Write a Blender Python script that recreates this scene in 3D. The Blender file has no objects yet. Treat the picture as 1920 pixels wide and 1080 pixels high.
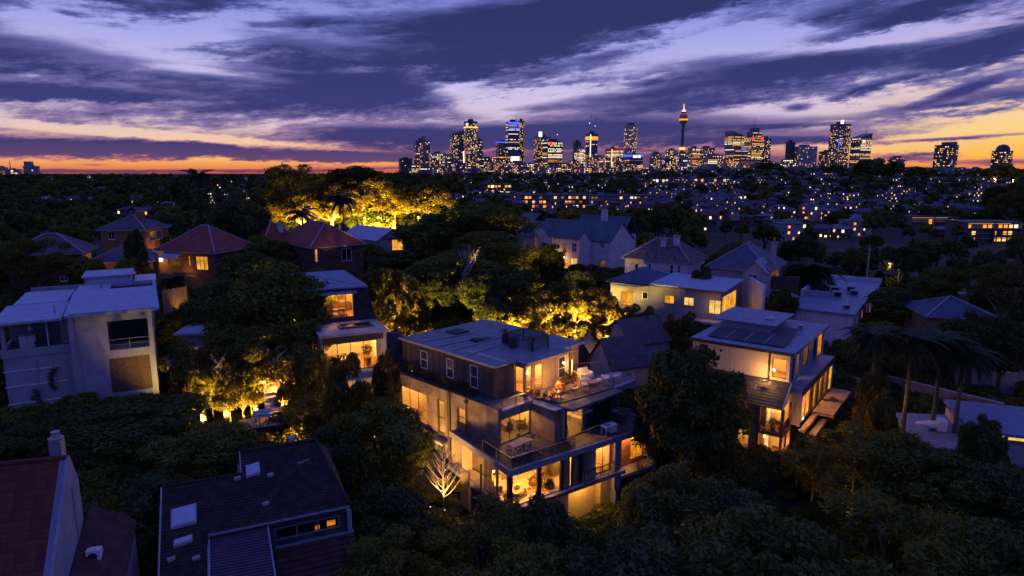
import bpy, math, random
import numpy as np
from mathutils import Vector, Matrix
random.seed(7)
D = bpy.data
SC = bpy.context.scene
COL = SC.collection
# ------------------------------------------------------------------ camera
F_PX, EYE, HOR = 1200.0, 30.0, 325.0            # focal length and horizon row of a 1920 px wide frame
PITCH = math.atan((540 - HOR) / F_PX)
cd = D.cameras.new('camera'); cam = D.objects.new('camera', cd); COL.objects.link(cam)
cd.sensor_width = 36.0; cd.lens = 36.0 * F_PX / 1920.0
cd.clip_start = 0.5; cd.clip_end = 60000
cam.location = (0, 0, EYE); cam.rotation_euler = (math.pi / 2 - PITCH, 0, 0)
SC.camera = cam
SC.view_settings.view_transform = 'Standard'; SC.view_settings.look = 'None'
SC.view_settings.exposure = 0.0; SC.view_settings.gamma = 1.0; SC.view_settings.use_curve_mapping = False
SC.render.engine = 'CYCLES'
cy = SC.cycles
cy.max_bounces = 5; cy.diffuse_bounces = 3; cy.glossy_bounces = 2; cy.transmission_bounces = 2
cy.transparent_max_bounces = 10; cy.use_denoising = True
cy.caustics_reflective = False; cy.caustics_refractive = False
cy.sample_clamp_indirect = 4.0

def lin(r, g, b):                                # display colour 0-255 -> scene linear
    def c(v):
        v /= 255.0
        return v / 12.92 if v <= 0.04045 else ((v + 0.055) / 1.055) ** 2.4
    return (c(r), c(g), c(b), 1.0)

# ------------------------------------------------------------------ sky: dusk with torn cloud sheets
class NT:
    """tiny node-tree writer"""
    def __init__(s, tree): s.t = tree; s.n = tree.nodes; s.l = tree.links
    def node(s, typ, **kw):
        n = s.n.new(typ)
        for k, v in kw.items(): setattr(n, k, v)
        return n
    def put(s, sock, v):
        if hasattr(v, 'links') or hasattr(v, 'is_output'): s.l.new(v, sock)
        else: sock.default_value = v
    def math(s, op, a, b=None, c=None, clamp=False):
        n = s.node('ShaderNodeMath', operation=op, use_clamp=clamp)
        s.put(n.inputs[0], a)
        if b is not None: s.put(n.inputs[1], b)
        if c is not None: s.put(n.inputs[2], c)
        return n.outputs[0]
    def mix(s, f, a, b, typ='MIX'):
        n = s.node('ShaderNodeMix', data_type='RGBA', blend_type=typ)
        s.put(n.inputs[0], f); s.put(n.inputs[6], a); s.put(n.inputs[7], b)
        return n.outputs[2]
    def ramp(s, f, stops, interp='LINEAR'):
        n = s.node('ShaderNodeValToRGB'); cr = n.color_ramp; cr.interpolation = interp
        while len(cr.elements) < len(stops): cr.elements.new(0.5)
        for e, (p, c) in zip(cr.elements, stops): e.position = p; e.color = c
        s.put(n.inputs[0], f)
        return n.outputs[0]
    def noise(s, vec, scale, detail=4, rough=0.55, dist=0.0):
        n = s.node('ShaderNodeTexNoise'); s.put(n.inputs['Vector'], vec)
        n.inputs['Scale'].default_value = scale; n.inputs['Detail'].default_value = detail
        n.inputs['Roughness'].default_value = rough; n.inputs['Distortion'].default_value = dist
        return n.outputs[0]
    def xyz(s, x, y, z):
        n = s.node('ShaderNodeCombineXYZ'); s.put(n.inputs[0], x); s.put(n.inputs[1], y); s.put(n.inputs[2], z)
        return n.outputs[0]
    def smooth(s, v, a, b, lo=0.0, hi=1.0):
        n = s.node('ShaderNodeMapRange', interpolation_type='SMOOTHSTEP')
        s.put(n.inputs[0], v); n.inputs[1].default_value = a; n.inputs[2].default_value = b
        n.inputs[3].default_value = lo; n.inputs[4].default_value = hi
        return n.outputs[0]

# (azimuth row / elevation of each cloud bank, given as where it stands in the view: x, y, half width, half height, rise, weight)
BANKS = [
 (140, 183, 230, 15, .02, .95), (120, 128, 300, 30, -.05, .55), (540, 108, 230, 27, -.03, .62), (640, 185, 265, 45, -.02, 1.0),
 (230, 281, 520, 17, -.015, 1.25), (640, 296, 210, 11, .0, .75), (330, 205, 330, 34, .0, .35),
 (960, 95, 330, 70, .22, 1.0), (1260, 15, 360, 36, .12, 1.0), (1010, 40, 320, 26, .1, .55),
 (1420, 150, 420, 42, .10, .75), (1180, 238, 420, 34, .05, .80), (960, 268, 420, 26, .0, .55),
 (1730, 28, 360, 20, .16, .8), (1530, 45, 150, 20, .15, .6),
 (1800, 112, 150, 24, .28, .85), (1600, 178, 75, 12, .3, .75), (1770, 178, 90, 10, .3, .8), (1482, 207, 34, 8, .05, .85),
 (1700, 293, 95, 12, .0, 1.0), (1740, 264, 170, 4.5, .05, 1.0), (1560, 256, 300, 17, .04, .5), (1850, 305, 120, 6, .0, .8),
 (1780, 200, 260, 22, .14, .45), (330, 321, 300, 4, .01, 1.1), (90, 321, 120, 3, 0, .6), (190, 309, 45, 2.5, 0, .6), (1300, 302, 300, 18, 0, .45),
 (1050, 308, 400, 20, 0, 1.0), (60, 35, 70, 22, .2, .6), (230, 12, 110, 12, -.15, .65), (180, 46, 40, 6, -.1, .45), (500, 62, 45, 7, 0, .4), (620, 60, 60, 10, .05, .4),
 (420, 30, 260, 30, .35, .38), (1400, 268, 200, 9, .0, .6), (1460, 240, 120, 5, 0, .5), (700, 250, 160, 14, 0, .5),
 (250, 75, 300, 34, -.1, -.55), (470, 62, 190, 24, .16, -.55), (470, 152, 150, 8, -.06, -.45), (850, 172, 95, 36, -.25, -.75), (1060, 186, 230, 15, .10, -.6),
 (1090, 118, 380, 9, .24, -.40), (1480, 208, 330, 20, .05, -.75), (1600, 92, 260, 17, .06, -.65), (1390, 85, 220, 24, .1, -.45),
 (330, 258, 360, 9, -.06, -.85), (1800, 240, 240, 34, .10, -.55), (690, 143, 60, 10, 0, -.5), (1780, 285, 220, 30, 0, -.5), (700, 308, 160, 5, 0, -.6), (300, 309, 420, 8, 0, -.6), (1330, 318, 300, 8, 0, -.3),
]
def sky_world():
    w = D.worlds.new('World'); SC.world = w; w.use_nodes = True
    w.cycles.sampling_method = 'MANUAL'; w.cycles.sample_map_resolution = 1024
    nt = NT(w.node_tree); nt.n.clear()
    out = nt.node('ShaderNodeOutputWorld'); bg = nt.node('ShaderNodeBackground')
    nt.l.new(bg.outputs[0], out.inputs[0])
    tc = nt.node('ShaderNodeTexCoord')
    nrm = nt.node('ShaderNodeVectorMath', operation='NORMALIZE'); nt.l.new(tc.outputs['Generated'], nrm.inputs[0])
    sp = nt.node('ShaderNodeSeparateXYZ'); nt.l.new(nrm.outputs[0], sp.inputs[0])
    X, Y, Z = sp.outputs
    az = nt.math('ARCTAN2', X, Y)                                     # radians from straight ahead
    el = nt.math('ARCSINE', nt.math('MAXIMUM', Z, -0.2))
    # streaky warp
    base = nt.xyz(nt.math('MULTIPLY', az, 3.2), nt.math('MULTIPLY', nt.math('SUBTRACT', el, nt.math('MULTIPLY', az, .04)), 26.0), 3.7)
    n1 = nt.noise(base, 1.15, 4, 0.60)
    fine = nt.xyz(nt.math('MULTIPLY', az, 9.0), nt.math('MULTIPLY', nt.math('SUBTRACT', el, nt.math('MULTIPLY', az, .08)), 52.0), 9.1)
    n2 = nt.noise(fine, 1.4, 7, 0.70)
    puff = nt.xyz(nt.math('MULTIPLY', az, 30.0), nt.math('MULTIPLY', nt.math('SUBTRACT', el, nt.math('MULTIPLY', az, .06)), 95.0), 2.3)
    n3 = nt.noise(puff, 1.3, 4, 0.62)
    dy = nt.math('ADD', nt.math('MULTIPLY', nt.math('SUBTRACT', n2, 0.5), 0.036), nt.math('MULTIPLY', nt.math('SUBTRACT', n3, 0.5), 0.016))
    wide = nt.xyz(nt.math('MULTIPLY_ADD', nt.math('SUBTRACT', n1, 0.5), 0.16, az), nt.math('ADD', el, dy), 0.0)
    thin = nt.xyz(az, nt.math('MULTIPLY_ADD', dy, .25, el), 0.0)
    tot = 0.0
    for (px, py, rx, ry, tilt, wt) in BANKS:
        ca = math.atan2(px - 960, F_PX)
        ce = math.atan((HOR - py) / F_PX * math.cos(ca))
        ra = rx / F_PX * math.cos(ca) ** 2 * 1.25; re = max(ry / F_PX * math.cos(ca), .0022) * 1.25
        g = nt.node('ShaderNodeTexGradient', gradient_type='SPHERICAL')
        tm = g.texture_mapping; tm.vector_type = 'TEXTURE'
        tm.translation = (ca, ce, 0); tm.rotation = (0, 0, math.atan(tilt)); tm.scale = (ra, re, 1)
        nt.l.new(thin if re < .009 else wide, g.inputs[0])
        tot = nt.math('MULTIPLY_ADD', g.outputs[1], wt * 1.45, tot)
    dens = nt.math('ADD', nt.math('MULTIPLY_ADD', nt.math('SUBTRACT', n1, .5), 1.35, .36), nt.math('MULTIPLY', nt.math('SUBTRACT', n2, .5), 1.15))
    dens = nt.math('ADD', dens, nt.math('MULTIPLY_ADD', nt.math('SUBTRACT', n3, .5), .55, nt.math('MULTIPLY', tot, .80)))
    d = nt.smooth(dens, -0.12, 1.22)
    # clear sky behind: glow low in the west (straight ahead), violet-blue above
    ez = nt.math('MULTIPLY', el, 1 / 0.30, clamp=True)                 # 0..17 degrees
    clear = nt.ramp(ez, [(0.0, lin(196, 92, 74)), (.03, lin(236, 142, 84)), (.075, lin(253, 196, 116)), (.16, lin(240, 200, 172)), (.27, lin(216, 196, 218)),
                         (.42, lin(204, 194, 234)), (.62, lin(166, 170, 234)), (.85, lin(126, 130, 210)), (1.0, lin(104, 110, 196))])
    cloud = nt.ramp(ez, [(0.0, lin(118, 66, 88)), (.06, lin(102, 74, 112)), (.14, lin(66, 60, 114)), (.3, lin(60, 62, 122)), (.55, lin(52, 57, 112)), (.8, lin(46, 53, 102)), (1.0, lin(44, 51, 98))])
    half = nt.ramp(ez, [(0.0, lin(205, 92, 78)), (.08, lin(196, 122, 128)), (.2, lin(136, 114, 160)), (.4, lin(108, 105, 166)), (.7, lin(92, 98, 168)), (1.0, lin(82, 87, 156))])
    warm = nt.mix(nt.smooth(az, .38, .72), (0, 0, 0, 1), (1, 1, 1, 1))
    yel = nt.ramp(ez, [(0.0, lin(255, 138, 40)), (.06, lin(255, 180, 62)), (.18, lin(255, 214, 128)), (.36, lin(250, 212, 178)), (.6, lin(196, 180, 226)), (1.0, lin(104, 110, 196))])
    clear = nt.mix(warm, clear, yel)
    c1 = nt.mix(nt.smooth(d, 0.0, .55), clear, half)
    c2 = nt.mix(nt.smooth(d, .42, 1.0), c1, cloud)
    # the glow belongs to the west; away from it the sky settles to the same blue violet as overhead
    west = nt.smooth(Y, -.15, .55)
    east = nt.mix(d, lin(96, 100, 176), lin(48, 54, 118))
    c3 = nt.mix(west, east, c2)
    up = nt.mix(nt.math('MULTIPLY', d, .85), lin(100, 112, 216), lin(50, 60, 136))
    c4 = nt.mix(nt.smooth(el, .24, .5), c3, up)
    c5 = nt.mix(nt.smooth(el, -.03, -.005), (0.006, 0.006, 0.012, 1), c4)
    nt.l.new(c5, bg.inputs[0]); bg.inputs[1].default_value = 1.0
sky_world()
# last light of the sun that has set behind the city: very weak, very soft
sl = D.lights.new('sun', 'SUN'); sl.energy = 0.02; sl.angle = math.radians(20); sl.color = (1.0, 0.62, 0.45)
sun = D.objects.new('sun', sl); COL.objects.link(sun); sun.rotation_euler = (math.radians(86), 0, math.radians(180 - 28))
# ------------------------------------------------------------------ view rays (only used to read real positions off known heights)
CP, SP = math.cos(PITCH), math.sin(PITCH)
def ray(px, py):
    u, v = (px - 960) / F_PX, (540 - py) / F_PX
    return (u, CP + v * SP, -SP + v * CP)
def at_z(px, py, z):
    r = ray(px, py); t = (z - EYE) / r[2]
    return (r[0] * t, r[1] * t, z)
def at_y(px, py, y):
    r = ray(px, py); t = y / r[1]
    return (r[0] * t, y, EYE + r[2] * t)

# ------------------------------------------------------------------ terrain
ANCH = [(4, 52, 0), (16, 50, 0.5), (0, 38, 1.5), (-10, 46, 3.5), (-8, 66, 5), (-14, 60, 5), (-26, 56, 8), (-40, 50, 10.5), (-58, 48, 11), (-26, 27, 6), (-13, 29, 4.5), (0, 24, 2), (-40, 26, 7),
        (22, 54, 5.5), (30, 62, 6.5), (26, 44, 2.5), (40, 56, 5), (46, 46, 4), (60, 60, 7), (60, 90, 9), (20, 76, 7), (34, 86, 7.5), (20, 30, 1.5), (40, 30, 3),
        (10, 116, 10.5), (-6, 90, 9), (-30, 100, 12), (-62, 80, 12.5), (-60, 110, 12.5), (36, 110, 9), (60, 120, 9), (90, 110, 8),
        (-20, 160, 13), (-90, 180, 11), (40, 170, 8), (130, 190, 4.5), (0, 260, 9), (-160, 300, 8), (175, 290, 1.5), (0, 450, 5), (-300, 500, 6), (300, 440, 3),
        (0, 700, 11), (-450, 700, 12), (430, 620, 17), (0, 1000, 22), (-600, 1000, 19), (400, 900, 38), (540, 960, 39), (800, 960, 29), (660, 1150, 34), (0, 1500, 22), (-900, 1500, 18), (900, 1500, 27),
        (0, 3000, 18), (-2500, 3000, 16), (2500, 3000, 18), (0, 8000, 18), (-6000, 8000, 16), (6000, 8000, 18), (0, -60, 4), (60, -20, 3), (-60, -20, 7), (0, -800, 10), (0, 25000, 20)]
_AU = np.array([(math.atan2(a[0], a[1]) * 1.3, math.log(math.hypot(a[0], a[1]) + 6)) for a in ANCH]); _AZ = np.array([a[2] for a in ANCH], float)
def terr_np(x, y):
    u = np.arctan2(x, y) * 1.3; v = np.log(np.hypot(x, y) + 6)
    d = (u[..., None] - _AU[:, 0]) ** 2 + (v[..., None] - _AU[:, 1]) ** 2 + 0.002
    w = d ** -1.9
    return (w * _AZ).sum(-1) / w.sum(-1)
def terr(x, y): return float(terr_np(np.array([x], float), np.array([y], float))[0])
def ground_hit(px, py, lo=18.0, hi=6000.0):
    r = ray(px, py); ts = np.geomspace(lo, hi, 600)
    z = EYE + r[2] * ts; g = terr_np(r[0] * ts, r[1] * ts)
    k = np.argmax(z < g)
    if not (z < g).any(): return None
    t = ts[k]
    return (r[0] * t, r[1] * t, float(g[k]))

# ------------------------------------------------------------------ materials (all node-based)
MATS = {}
def M(name, col, rough=.75, var=.25, scale=3.0, bump=0.0, metal=0.0, streak=0.0, bands=None, spec=.3, band_dark=.45):
    """noise-weathered surface; streak = rain stains down a wall, bands = (axis, spacing) courses or corrugation"""
    if name in MATS: return MATS[name]
    m = D.materials.new(name); m.use_nodes = True; nt = NT(m.node_tree)
    b = nt.n['Principled BSDF']; tc = nt.node('ShaderNodeTexCoord'); P = tc.outputs['Object']
    c = (col[0], col[1], col[2], 1.0)
    n = nt.noise(P, scale, 5, .65)
    f = nt.smooth(n, .28, .72)
    dark = tuple(k * (1 - var) for k in col[:3]) + (1,); lite = tuple(min(1, k * (1 + var * .6)) for k in col[:3]) + (1,)
    out = nt.mix(f, dark, lite)
    h = n
    if streak:
        mp = nt.node('ShaderNodeMapping'); nt.l.new(P, mp.inputs[0]); mp.inputs['Scale'].default_value = (2.2, 2.2, .16)
        s = nt.smooth(nt.noise(mp.outputs[0], 1.6, 5, .7), .50, .78)
        out = nt.mix(nt.math('MULTIPLY', s, streak), out, tuple(k * .32 for k in col[:3]) + (1,))
    if bands:
        ax, sp_ = bands
        sx = nt.node('ShaderNodeSeparateXYZ'); nt.l.new(P, sx.inputs[0])
        fr = nt.math('FRACT', nt.math('MULTIPLY', sx.outputs['XYZ'.index(ax)], 1 / sp_))
        jn = nt.smooth(fr, 0.0, .22)
        out = nt.mix(jn, nt.mix(band_dark, out, (0, 0, 0, 1)), out)
        h = nt.math('ADD', nt.math('MULTIPLY', n, .3), fr)
    nt.l.new(out, b.inputs['Base Color'])
    b.inputs['Roughness'].default_value = rough; b.inputs['Metallic'].default_value = metal
    b.inputs['Specular IOR Level'].default_value = spec
    if bump:
        bp = nt.node('ShaderNodeBump'); bp.inputs['Strength'].default_value = min(1, bump); bp.inputs['Distance'].default_value = .03 * max(1, bump)
        nt.l.new(h, bp.inputs['Height']); nt.l.new(bp.outputs[0], b.inputs['Normal'])
    MATS[name] = m
    return m
def brick_mat(name, col, mortar, scale=1.0, rough=.85):
    if name in MATS: return MATS[name]
    m = D.materials.new(name); m.use_nodes = True; nt = NT(m.node_tree); b = nt.n['Principled BSDF']
    tc = nt.node('ShaderNodeTexCoord'); sx = nt.node('ShaderNodeSeparateXYZ'); nt.l.new(tc.outputs['Object'], sx.inputs[0])
    v = nt.xyz(nt.math('ADD', sx.outputs[0], sx.outputs[1]), sx.outputs[2], 0.0)
    br = nt.node('ShaderNodeTexBrick'); nt.l.new(v, br.inputs['Vector'])
    br.inputs['Scale'].default_value = scale; br.inputs['Brick Width'].default_value = .46; br.inputs['Row Height'].default_value = .17; br.inputs['Mortar Size'].default_value = .016
    br.inputs['Color1'].default_value = tuple(k * .7 for k in col) + (1,); br.inputs['Color2'].default_value = tuple(min(1, k * 1.25) for k in col) + (1,); br.inputs['Mortar'].default_value = tuple(mortar) + (1,)
    n = nt.noise(tc.outputs['Object'], .9, 5, .6)
    nt.l.new(nt.mix(nt.smooth(n, .4, .75), br.outputs[0], nt.mix(.5, br.outputs[0], (0, 0, 0, 1))), b.inputs['Base Color'])
    b.inputs['Roughness'].default_value = rough; b.inputs['Specular IOR Level'].default_value = .2
    MATS[name] = m
    return m
def emit(name, col, strength, var=0.0, scale=.8):
    if name in MATS: return MATS[name]
    m = D.materials.new(name); m.use_nodes = True; nt = NT(m.node_tree); nt.n.clear()
    o = nt.node('ShaderNodeOutputMaterial'); e = nt.node('ShaderNodeEmission'); nt.l.new(e.outputs[0], o.inputs[0])
    e.inputs[0].default_value = tuple(col[:3]) + (1,); e.inputs[1].default_value = strength
    if var:
        tc = nt.node('ShaderNodeTexCoord')
        n = nt.noise(tc.outputs['Object'], scale, 3, .6)
        k = nt.smooth(n, .36, .66, 1 - var, 1 + var * .5)
        nt.put(e.inputs[1], nt.math('MULTIPLY', k, strength))
    m.cycles.emission_sampling = 'NONE' if strength < 3 else 'AUTO'
    MATS[name] = m
    return m
def glass_mat(name, tint=(.92, .95, 1), gloss=.10):
    if name in MATS: return MATS[name]
    m = D.materials.new(name); m.use_nodes = True; nt = NT(m.node_tree); nt.n.clear()
    o = nt.node('ShaderNodeOutputMaterial'); t = nt.node('ShaderNodeBsdfTransparent'); g = nt.node('ShaderNodeBsdfGlossy'); mx = nt.node('ShaderNodeMixShader')
    t.inputs[0].default_value = tuple(tint) + (1,); g.inputs['Roughness'].default_value = .03
    lw = nt.node('ShaderNodeLayerWeight'); lw.inputs[0].default_value = .35
    nt.l.new(nt.math('MULTIPLY_ADD', lw.outputs[0], .5, gloss * .5, clamp=True), mx.inputs[0])
    nt.l.new(t.outputs[0], mx.inputs[1]); nt.l.new(g.outputs[0], mx.inputs[2]); nt.l.new(mx.outputs[0], o.inputs[0])
    MATS[name] = m
    return m
def leaf_mat(name, col, col2, trans=.25):
    if name in MATS: return MATS[name]
    m = D.materials.new(name); m.use_nodes = True; nt = NT(m.node_tree); nt.n.clear()
    o = nt.node('ShaderNodeOutputMaterial'); d = nt.node('ShaderNodeBsdfDiffuse'); t = nt.node('ShaderNodeBsdfTranslucent'); mx = nt.node('ShaderNodeMixShader')
    g = nt.node('ShaderNodeNewGeometry'); oi = nt.node('ShaderNodeObjectInfo')
    tcl = nt.node('ShaderNodeTexCoord'); nz = nt.smooth(nt.noise(tcl.outputs['Object'], .75, 2, .6), .35, .65)
    f = nt.math('ADD', nt.math('MULTIPLY_ADD', g.outputs['Random Per Island'], .55, nt.math('MULTIPLY', nz, .35)), nt.math('MULTIPLY_ADD', oi.outputs['Random'], .4, -.12), clamp=True)
    c = nt.mix(f, tuple(col) + (1,), tuple(col2) + (1,))
    nt.l.new(c, d.inputs[0]); nt.l.new(nt.mix(.5, c, (col2[0] * 1.6, col2[1] * 1.4, col2[2] * .6, 1)), t.inputs[0])
    mx.inputs[0].default_value = trans
    nt.l.new(d.outputs[0], mx.inputs[1]); nt.l.new(t.outputs[0], mx.inputs[2])
    gl = nt.node('ShaderNodeBsdfGlossy'); gl.inputs['Roughness'].default_value = .42; m2 = nt.node('ShaderNodeMixShader'); m2.inputs[0].default_value = .02
    nt.l.new(mx.outputs[0], m2.inputs[1]); nt.l.new(gl.outputs[0], m2.inputs[2]); nt.l.new(m2.outputs[0], o.inputs[0])
    MATS[name] = m
    return m

# ------------------------------------------------------------------ mesh collector and object writers
class MB:
    def __init__(s): s.v = []; s.f = []; s.m = []
    def quad(s, a, b, c, d, mi=0):
        k = len(s.v); s.v += [a, b, c, d]; s.f.append((k, k + 1, k + 2, k + 3)); s.m.append(mi)
    def tri(s, a, b, c, mi=0):
        k = len(s.v); s.v += [a, b, c]; s.f.append((k, k + 1, k + 2)); s.m.append(mi)
    def hexa(s, p, mi=0):                        # p: 4 bottom (ccw from above) + 4 top
        k = len(s.v); s.v += list(p)
        for q in ((3, 2, 1, 0), (4, 5, 6, 7), (0, 1, 5, 4), (1, 2, 6, 5), (2, 3, 7, 6), (3, 0, 4, 7)):
            s.f.append(tuple(k + i for i in q)); s.m.append(mi)
        return s
    def box(s, x0, x1, y0, y1, z0, z1, mi=0):
        if x1 < x0: x0, x1 = x1, x0
        if y1 < y0: y0, y1 = y1, y0
        if z1 < z0: z0, z1 = z1, z0
        return s.hexa([(x0, y0, z0), (x1, y0, z0), (x1, y1, z0), (x0, y1, z0), (x0, y0, z1), (x1, y0, z1), (x1, y1, z1), (x0, y1, z1)], mi)
    def rbox(s, cx, cy, z0, z1, lx, ly, deg, mi=0, tx=1.0, ty=1.0):
        a = math.radians(deg); c, n = math.cos(a), math.sin(a); P = []
        for z, kx, ky in ((z0, 1, 1), (z1, tx, ty)):
            for i, j in ((-1, -1), (1, -1), (1, 1), (-1, 1)):
                x, y = i * lx / 2 * kx, j * ly / 2 * ky; P.append((cx + x * c - y * n, cy + x * n + y * c, z))
        return s.hexa(P, mi)
    def prism(s, pts, z0, z1, mi=0):             # pts ccw
        k = len(s.v); n = len(pts)
        zz0 = z0 if hasattr(z0, '__len__') else [z0] * n; zz1 = z1 if hasattr(z1, '__len__') else [z1] * n
        s.v += [(p[0], p[1], z) for p, z in zip(pts, zz0)] + [(p[0], p[1], z) for p, z in zip(pts, zz1)]
        s.f.append(tuple(range(k + n - 1, k - 1, -1))); s.f.append(tuple(range(k + n, k + 2 * n))); s.m += [mi, mi]
        for i in range(n):
            j = (i + 1) % n; s.f.append((k + i, k + j, k + n + j, k + n + i)); s.m.append(mi)
        return s
    def bar(s, a, b, w, mi=0, w2=None):          # square bar between two points
        a, b = Vector(a), Vector(b); d = (b - a)
        if d.length < 1e-6: return s
        d.normalize(); u = d.cross(Vector((0, 0, 1)))
        if u.length < .05: u = Vector((1, 0, 0))
        u.normalize(); v = d.cross(u); h = w / 2; g = (w2 or w) / 2
        s.hexa([tuple(q) for q in (a - u * h - v * h, a + u * h - v * h, a + u * h + v * h, a - u * h + v * h, b - u * g - v * g, b + u * g - v * g, b + u * g + v * g, b - u * g + v * g)], mi)
        return s
    def tube(s, pts, rad, n=6, mi=0, cap=True):
        rings = []; pts = [Vector(p) for p in pts]
        for i, p in enumerate(pts):
            d = (pts[min(i + 1, len(pts) - 1)] - pts[max(i - 1, 0)])
            d = d.normalized() if d.length > 1e-6 else Vector((0, 0, 1))
            u = d.cross(Vector((.3, .9, .1))); u.normalize(); w = d.cross(u)
            r = rad[i] if hasattr(rad, '__len__') else rad
            k = len(s.v); s.v += [tuple(p + (u * math.cos(t) + w * math.sin(t)) * r) for t in (2 * math.pi * j / n for j in range(n))]
            rings.append(k)
        for a, b in zip(rings, rings[1:]):
            for j in range(n):
                s.f.append((a + j, a + (j + 1) % n, b + (j + 1) % n, b + j)); s.m.append(mi)
        if cap:
            s.f.append(tuple(rings[0] + j for j in range(n - 1, -1, -1))); s.f.append(tuple(rings[-1] + j for j in range(n))); s.m += [mi, mi]
        return s
    def lathe(s, cx, cy, prof, n=12, mi=0):      # prof: (r, z)
        k0 = len(s.v)
        for r, z in prof: s.v += [(cx + r * math.cos(2 * math.pi * j / n), cy + r * math.sin(2 * math.pi * j / n), z) for j in range(n)]
        for i in range(len(prof) - 1):
            a, b = k0 + i * n, k0 + (i + 1) * n
            for j in range(n): s.f.append((a + j, a + (j + 1) % n, b + (j + 1) % n, b + j)); s.m.append(mi)
        s.f.append(tuple(k0 + j for j in range(n - 1, -1, -1))); s.f.append(tuple(k0 + (len(prof) - 1) * n + j for j in range(n))); s.m += [mi, mi]
        return s
    def mesh(s, name, mats, zoff=0.0, smooth=False):
        me = D.meshes.new(name)
        me.from_pydata([(p[0], p[1], p[2] - zoff) for p in s.v], [], s.f)
        ms = mats if isinstance(mats, (list, tuple)) else [mats]
        for m in ms: me.materials.append(m)
        if len(ms) > 1: me.polygons.foreach_set('material_index', s.m)
        if smooth: me.polygons.foreach_set('use_smooth', [True] * len(s.f))
        me.update()
        return me
ZB = {}
def link(name, data, parent=None):
    o = D.objects.new(name, data); COL.objects.link(o)
    if parent is not None: o.parent = parent
    return o
def tag(o, label=None, cat=None, group=None, kind=None):
    if label: o['label'] = label
    if cat: o['category'] = cat
    if group: o['group'] = group
    if kind: o['kind'] = kind
    return o
def thing(name, label, cat, loc, deg=0.0, group=None):
    o = link(name, None); o.empty_display_size = .3
    o.location = loc; o.rotation_euler = (0, 0, math.radians(deg)); ZB[o.name] = loc[2]
    return tag(o, label, cat, group)
def zoff(parent):
    while parent is not None:
        if parent.name in ZB: return ZB[parent.name]
        parent = parent.parent
    return 0.0
def part(name, mb, mat, parent, kind=None, smooth=False, label=None):
    o = link(name, mb.mesh(name, mat, zoff(parent), smooth), parent)
    return tag(o, label, None, None, kind)
def solo(name, mb, mat, label, cat, group=None, smooth=False, base=None):
    """a thing that is one mesh; base = its foot point in world space"""
    base = base or (0, 0, 0)
    m2 = MB(); m2.v = [(p[0] - base[0], p[1] - base[1], p[2]) for p in mb.v]; m2.f = mb.f; m2.m = mb.m
    o = link(name, m2.mesh(name, mat, base[2], smooth)); o.location = base
    return tag(o, label, cat, group)
def copy_tree(o, parent=None):
    c = o.copy(); COL.objects.link(c); c.parent = parent
    for ch in list(o.children): copy_tree(ch, c)
    return c
class Fr:
    """a building's own axes: origin on the ground plan, x turned by deg, base height zb"""
    def __init__(s, o, deg, zb=0.0):
        s.o = (o[0], o[1]); s.deg = deg; s.zb = zb; a = math.radians(deg)
        s.ux = (math.cos(a), math.sin(a)); s.uy = (-math.sin(a), math.cos(a))
    def loc(s, p):
        dx, dy = p[0] - s.o[0], p[1] - s.o[1]
        return (dx * s.ux[0] + dy * s.ux[1], dx * s.uy[0] + dy * s.uy[1], p[2])
    def W(s, x, y, z=0.0): return (s.o[0] + s.ux[0] * x + s.uy[0] * y, s.o[1] + s.ux[1] * x + s.uy[1] * y, z)
    def T(s, px, py, z): return s.loc(at_z(px, py, z))
    def _pl(s, px, py, n, off):
        r = ray(px, py); q = (s.o[0] + n[0] * off, s.o[1] + n[1] * off)
        t = (q[0] * n[0] + q[1] * n[1]) / (r[0] * n[0] + r[1] * n[1])
        return s.loc((r[0] * t, r[1] * t, EYE + r[2] * t))
    def FX(s, px, py, y=0.0): l = s._pl(px, py, s.uy, y); return (l[0], l[2])
    def FY(s, px, py, x=0.0): l = s._pl(px, py, s.ux, x); return (l[1], l[2])
    def RX(s, r, y=0.0):                          # a pixel rectangle on the wall y = const -> (x0, x1, z0, z1)
        a, b = s.FX(r[0], r[1], y), s.FX(r[2], r[3], y)
        return (min(a[0], b[0]), max(a[0], b[0]), min(a[1], b[1]), max(a[1], b[1]))
    def RY(s, r, x=0.0):
        a, b = s.FY(r[0], r[1], x), s.FY(r[2], r[3], x)
        return (min(a[0], b[0]), max(a[0], b[0]), min(a[1], b[1]), max(a[1], b[1]))
    def thing(s, name, label, cat, group=None): return thing(name, label, cat, (s.o[0], s.o[1], s.zb), s.deg, group)
    def sub(s, x, y, z, ddeg=0.0): w = s.W(x, y); return Fr((w[0], w[1]), s.deg + ddeg, z)

def wall(mb, ax, pos, a0, a1, z0, z1, th, ops=(), inward=1, mi=0):
    """wall along axis ax with real openings (a0, a1, z0, z1); outer face at pos, thickness inward"""
    A = sorted({a0, a1, *[min(max(k, a0), a1) for o in ops for k in o[:2]]}); Z = sorted({z0, z1, *[min(max(k, z0), z1) for o in ops for k in o[2:4]]})
    p0, p1 = (pos, pos + th) if inward > 0 else (pos - th, pos)
    for zl, zh in zip(Z, Z[1:]):
        zc = (zl + zh) / 2; run = None
        for al, ah in list(zip(A, A[1:])) + [(None, None)]:
            solid = al is not None and not any(o[0] < (al + ah) / 2 < o[1] and o[2] < zc < o[3] for o in ops)
            if solid: run = [al, ah] if run is None else [run[0], ah]
            if not solid and run is not None:
                if ax == 'x': mb.box(run[0], run[1], p0, p1, zl, zh, mi)
                else: mb.box(p0, p1, run[0], run[1], zl, zh, mi)
                run = None
    return mb
def slab3(mb, ax, a0, a1, d0, d1, z0, z1, mi=0):
    return mb.box(a0, a1, d0, d1, z0, z1, mi) if ax == 'x' else mb.box(d0, d1, a0, a1, z0, z1, mi)
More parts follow.
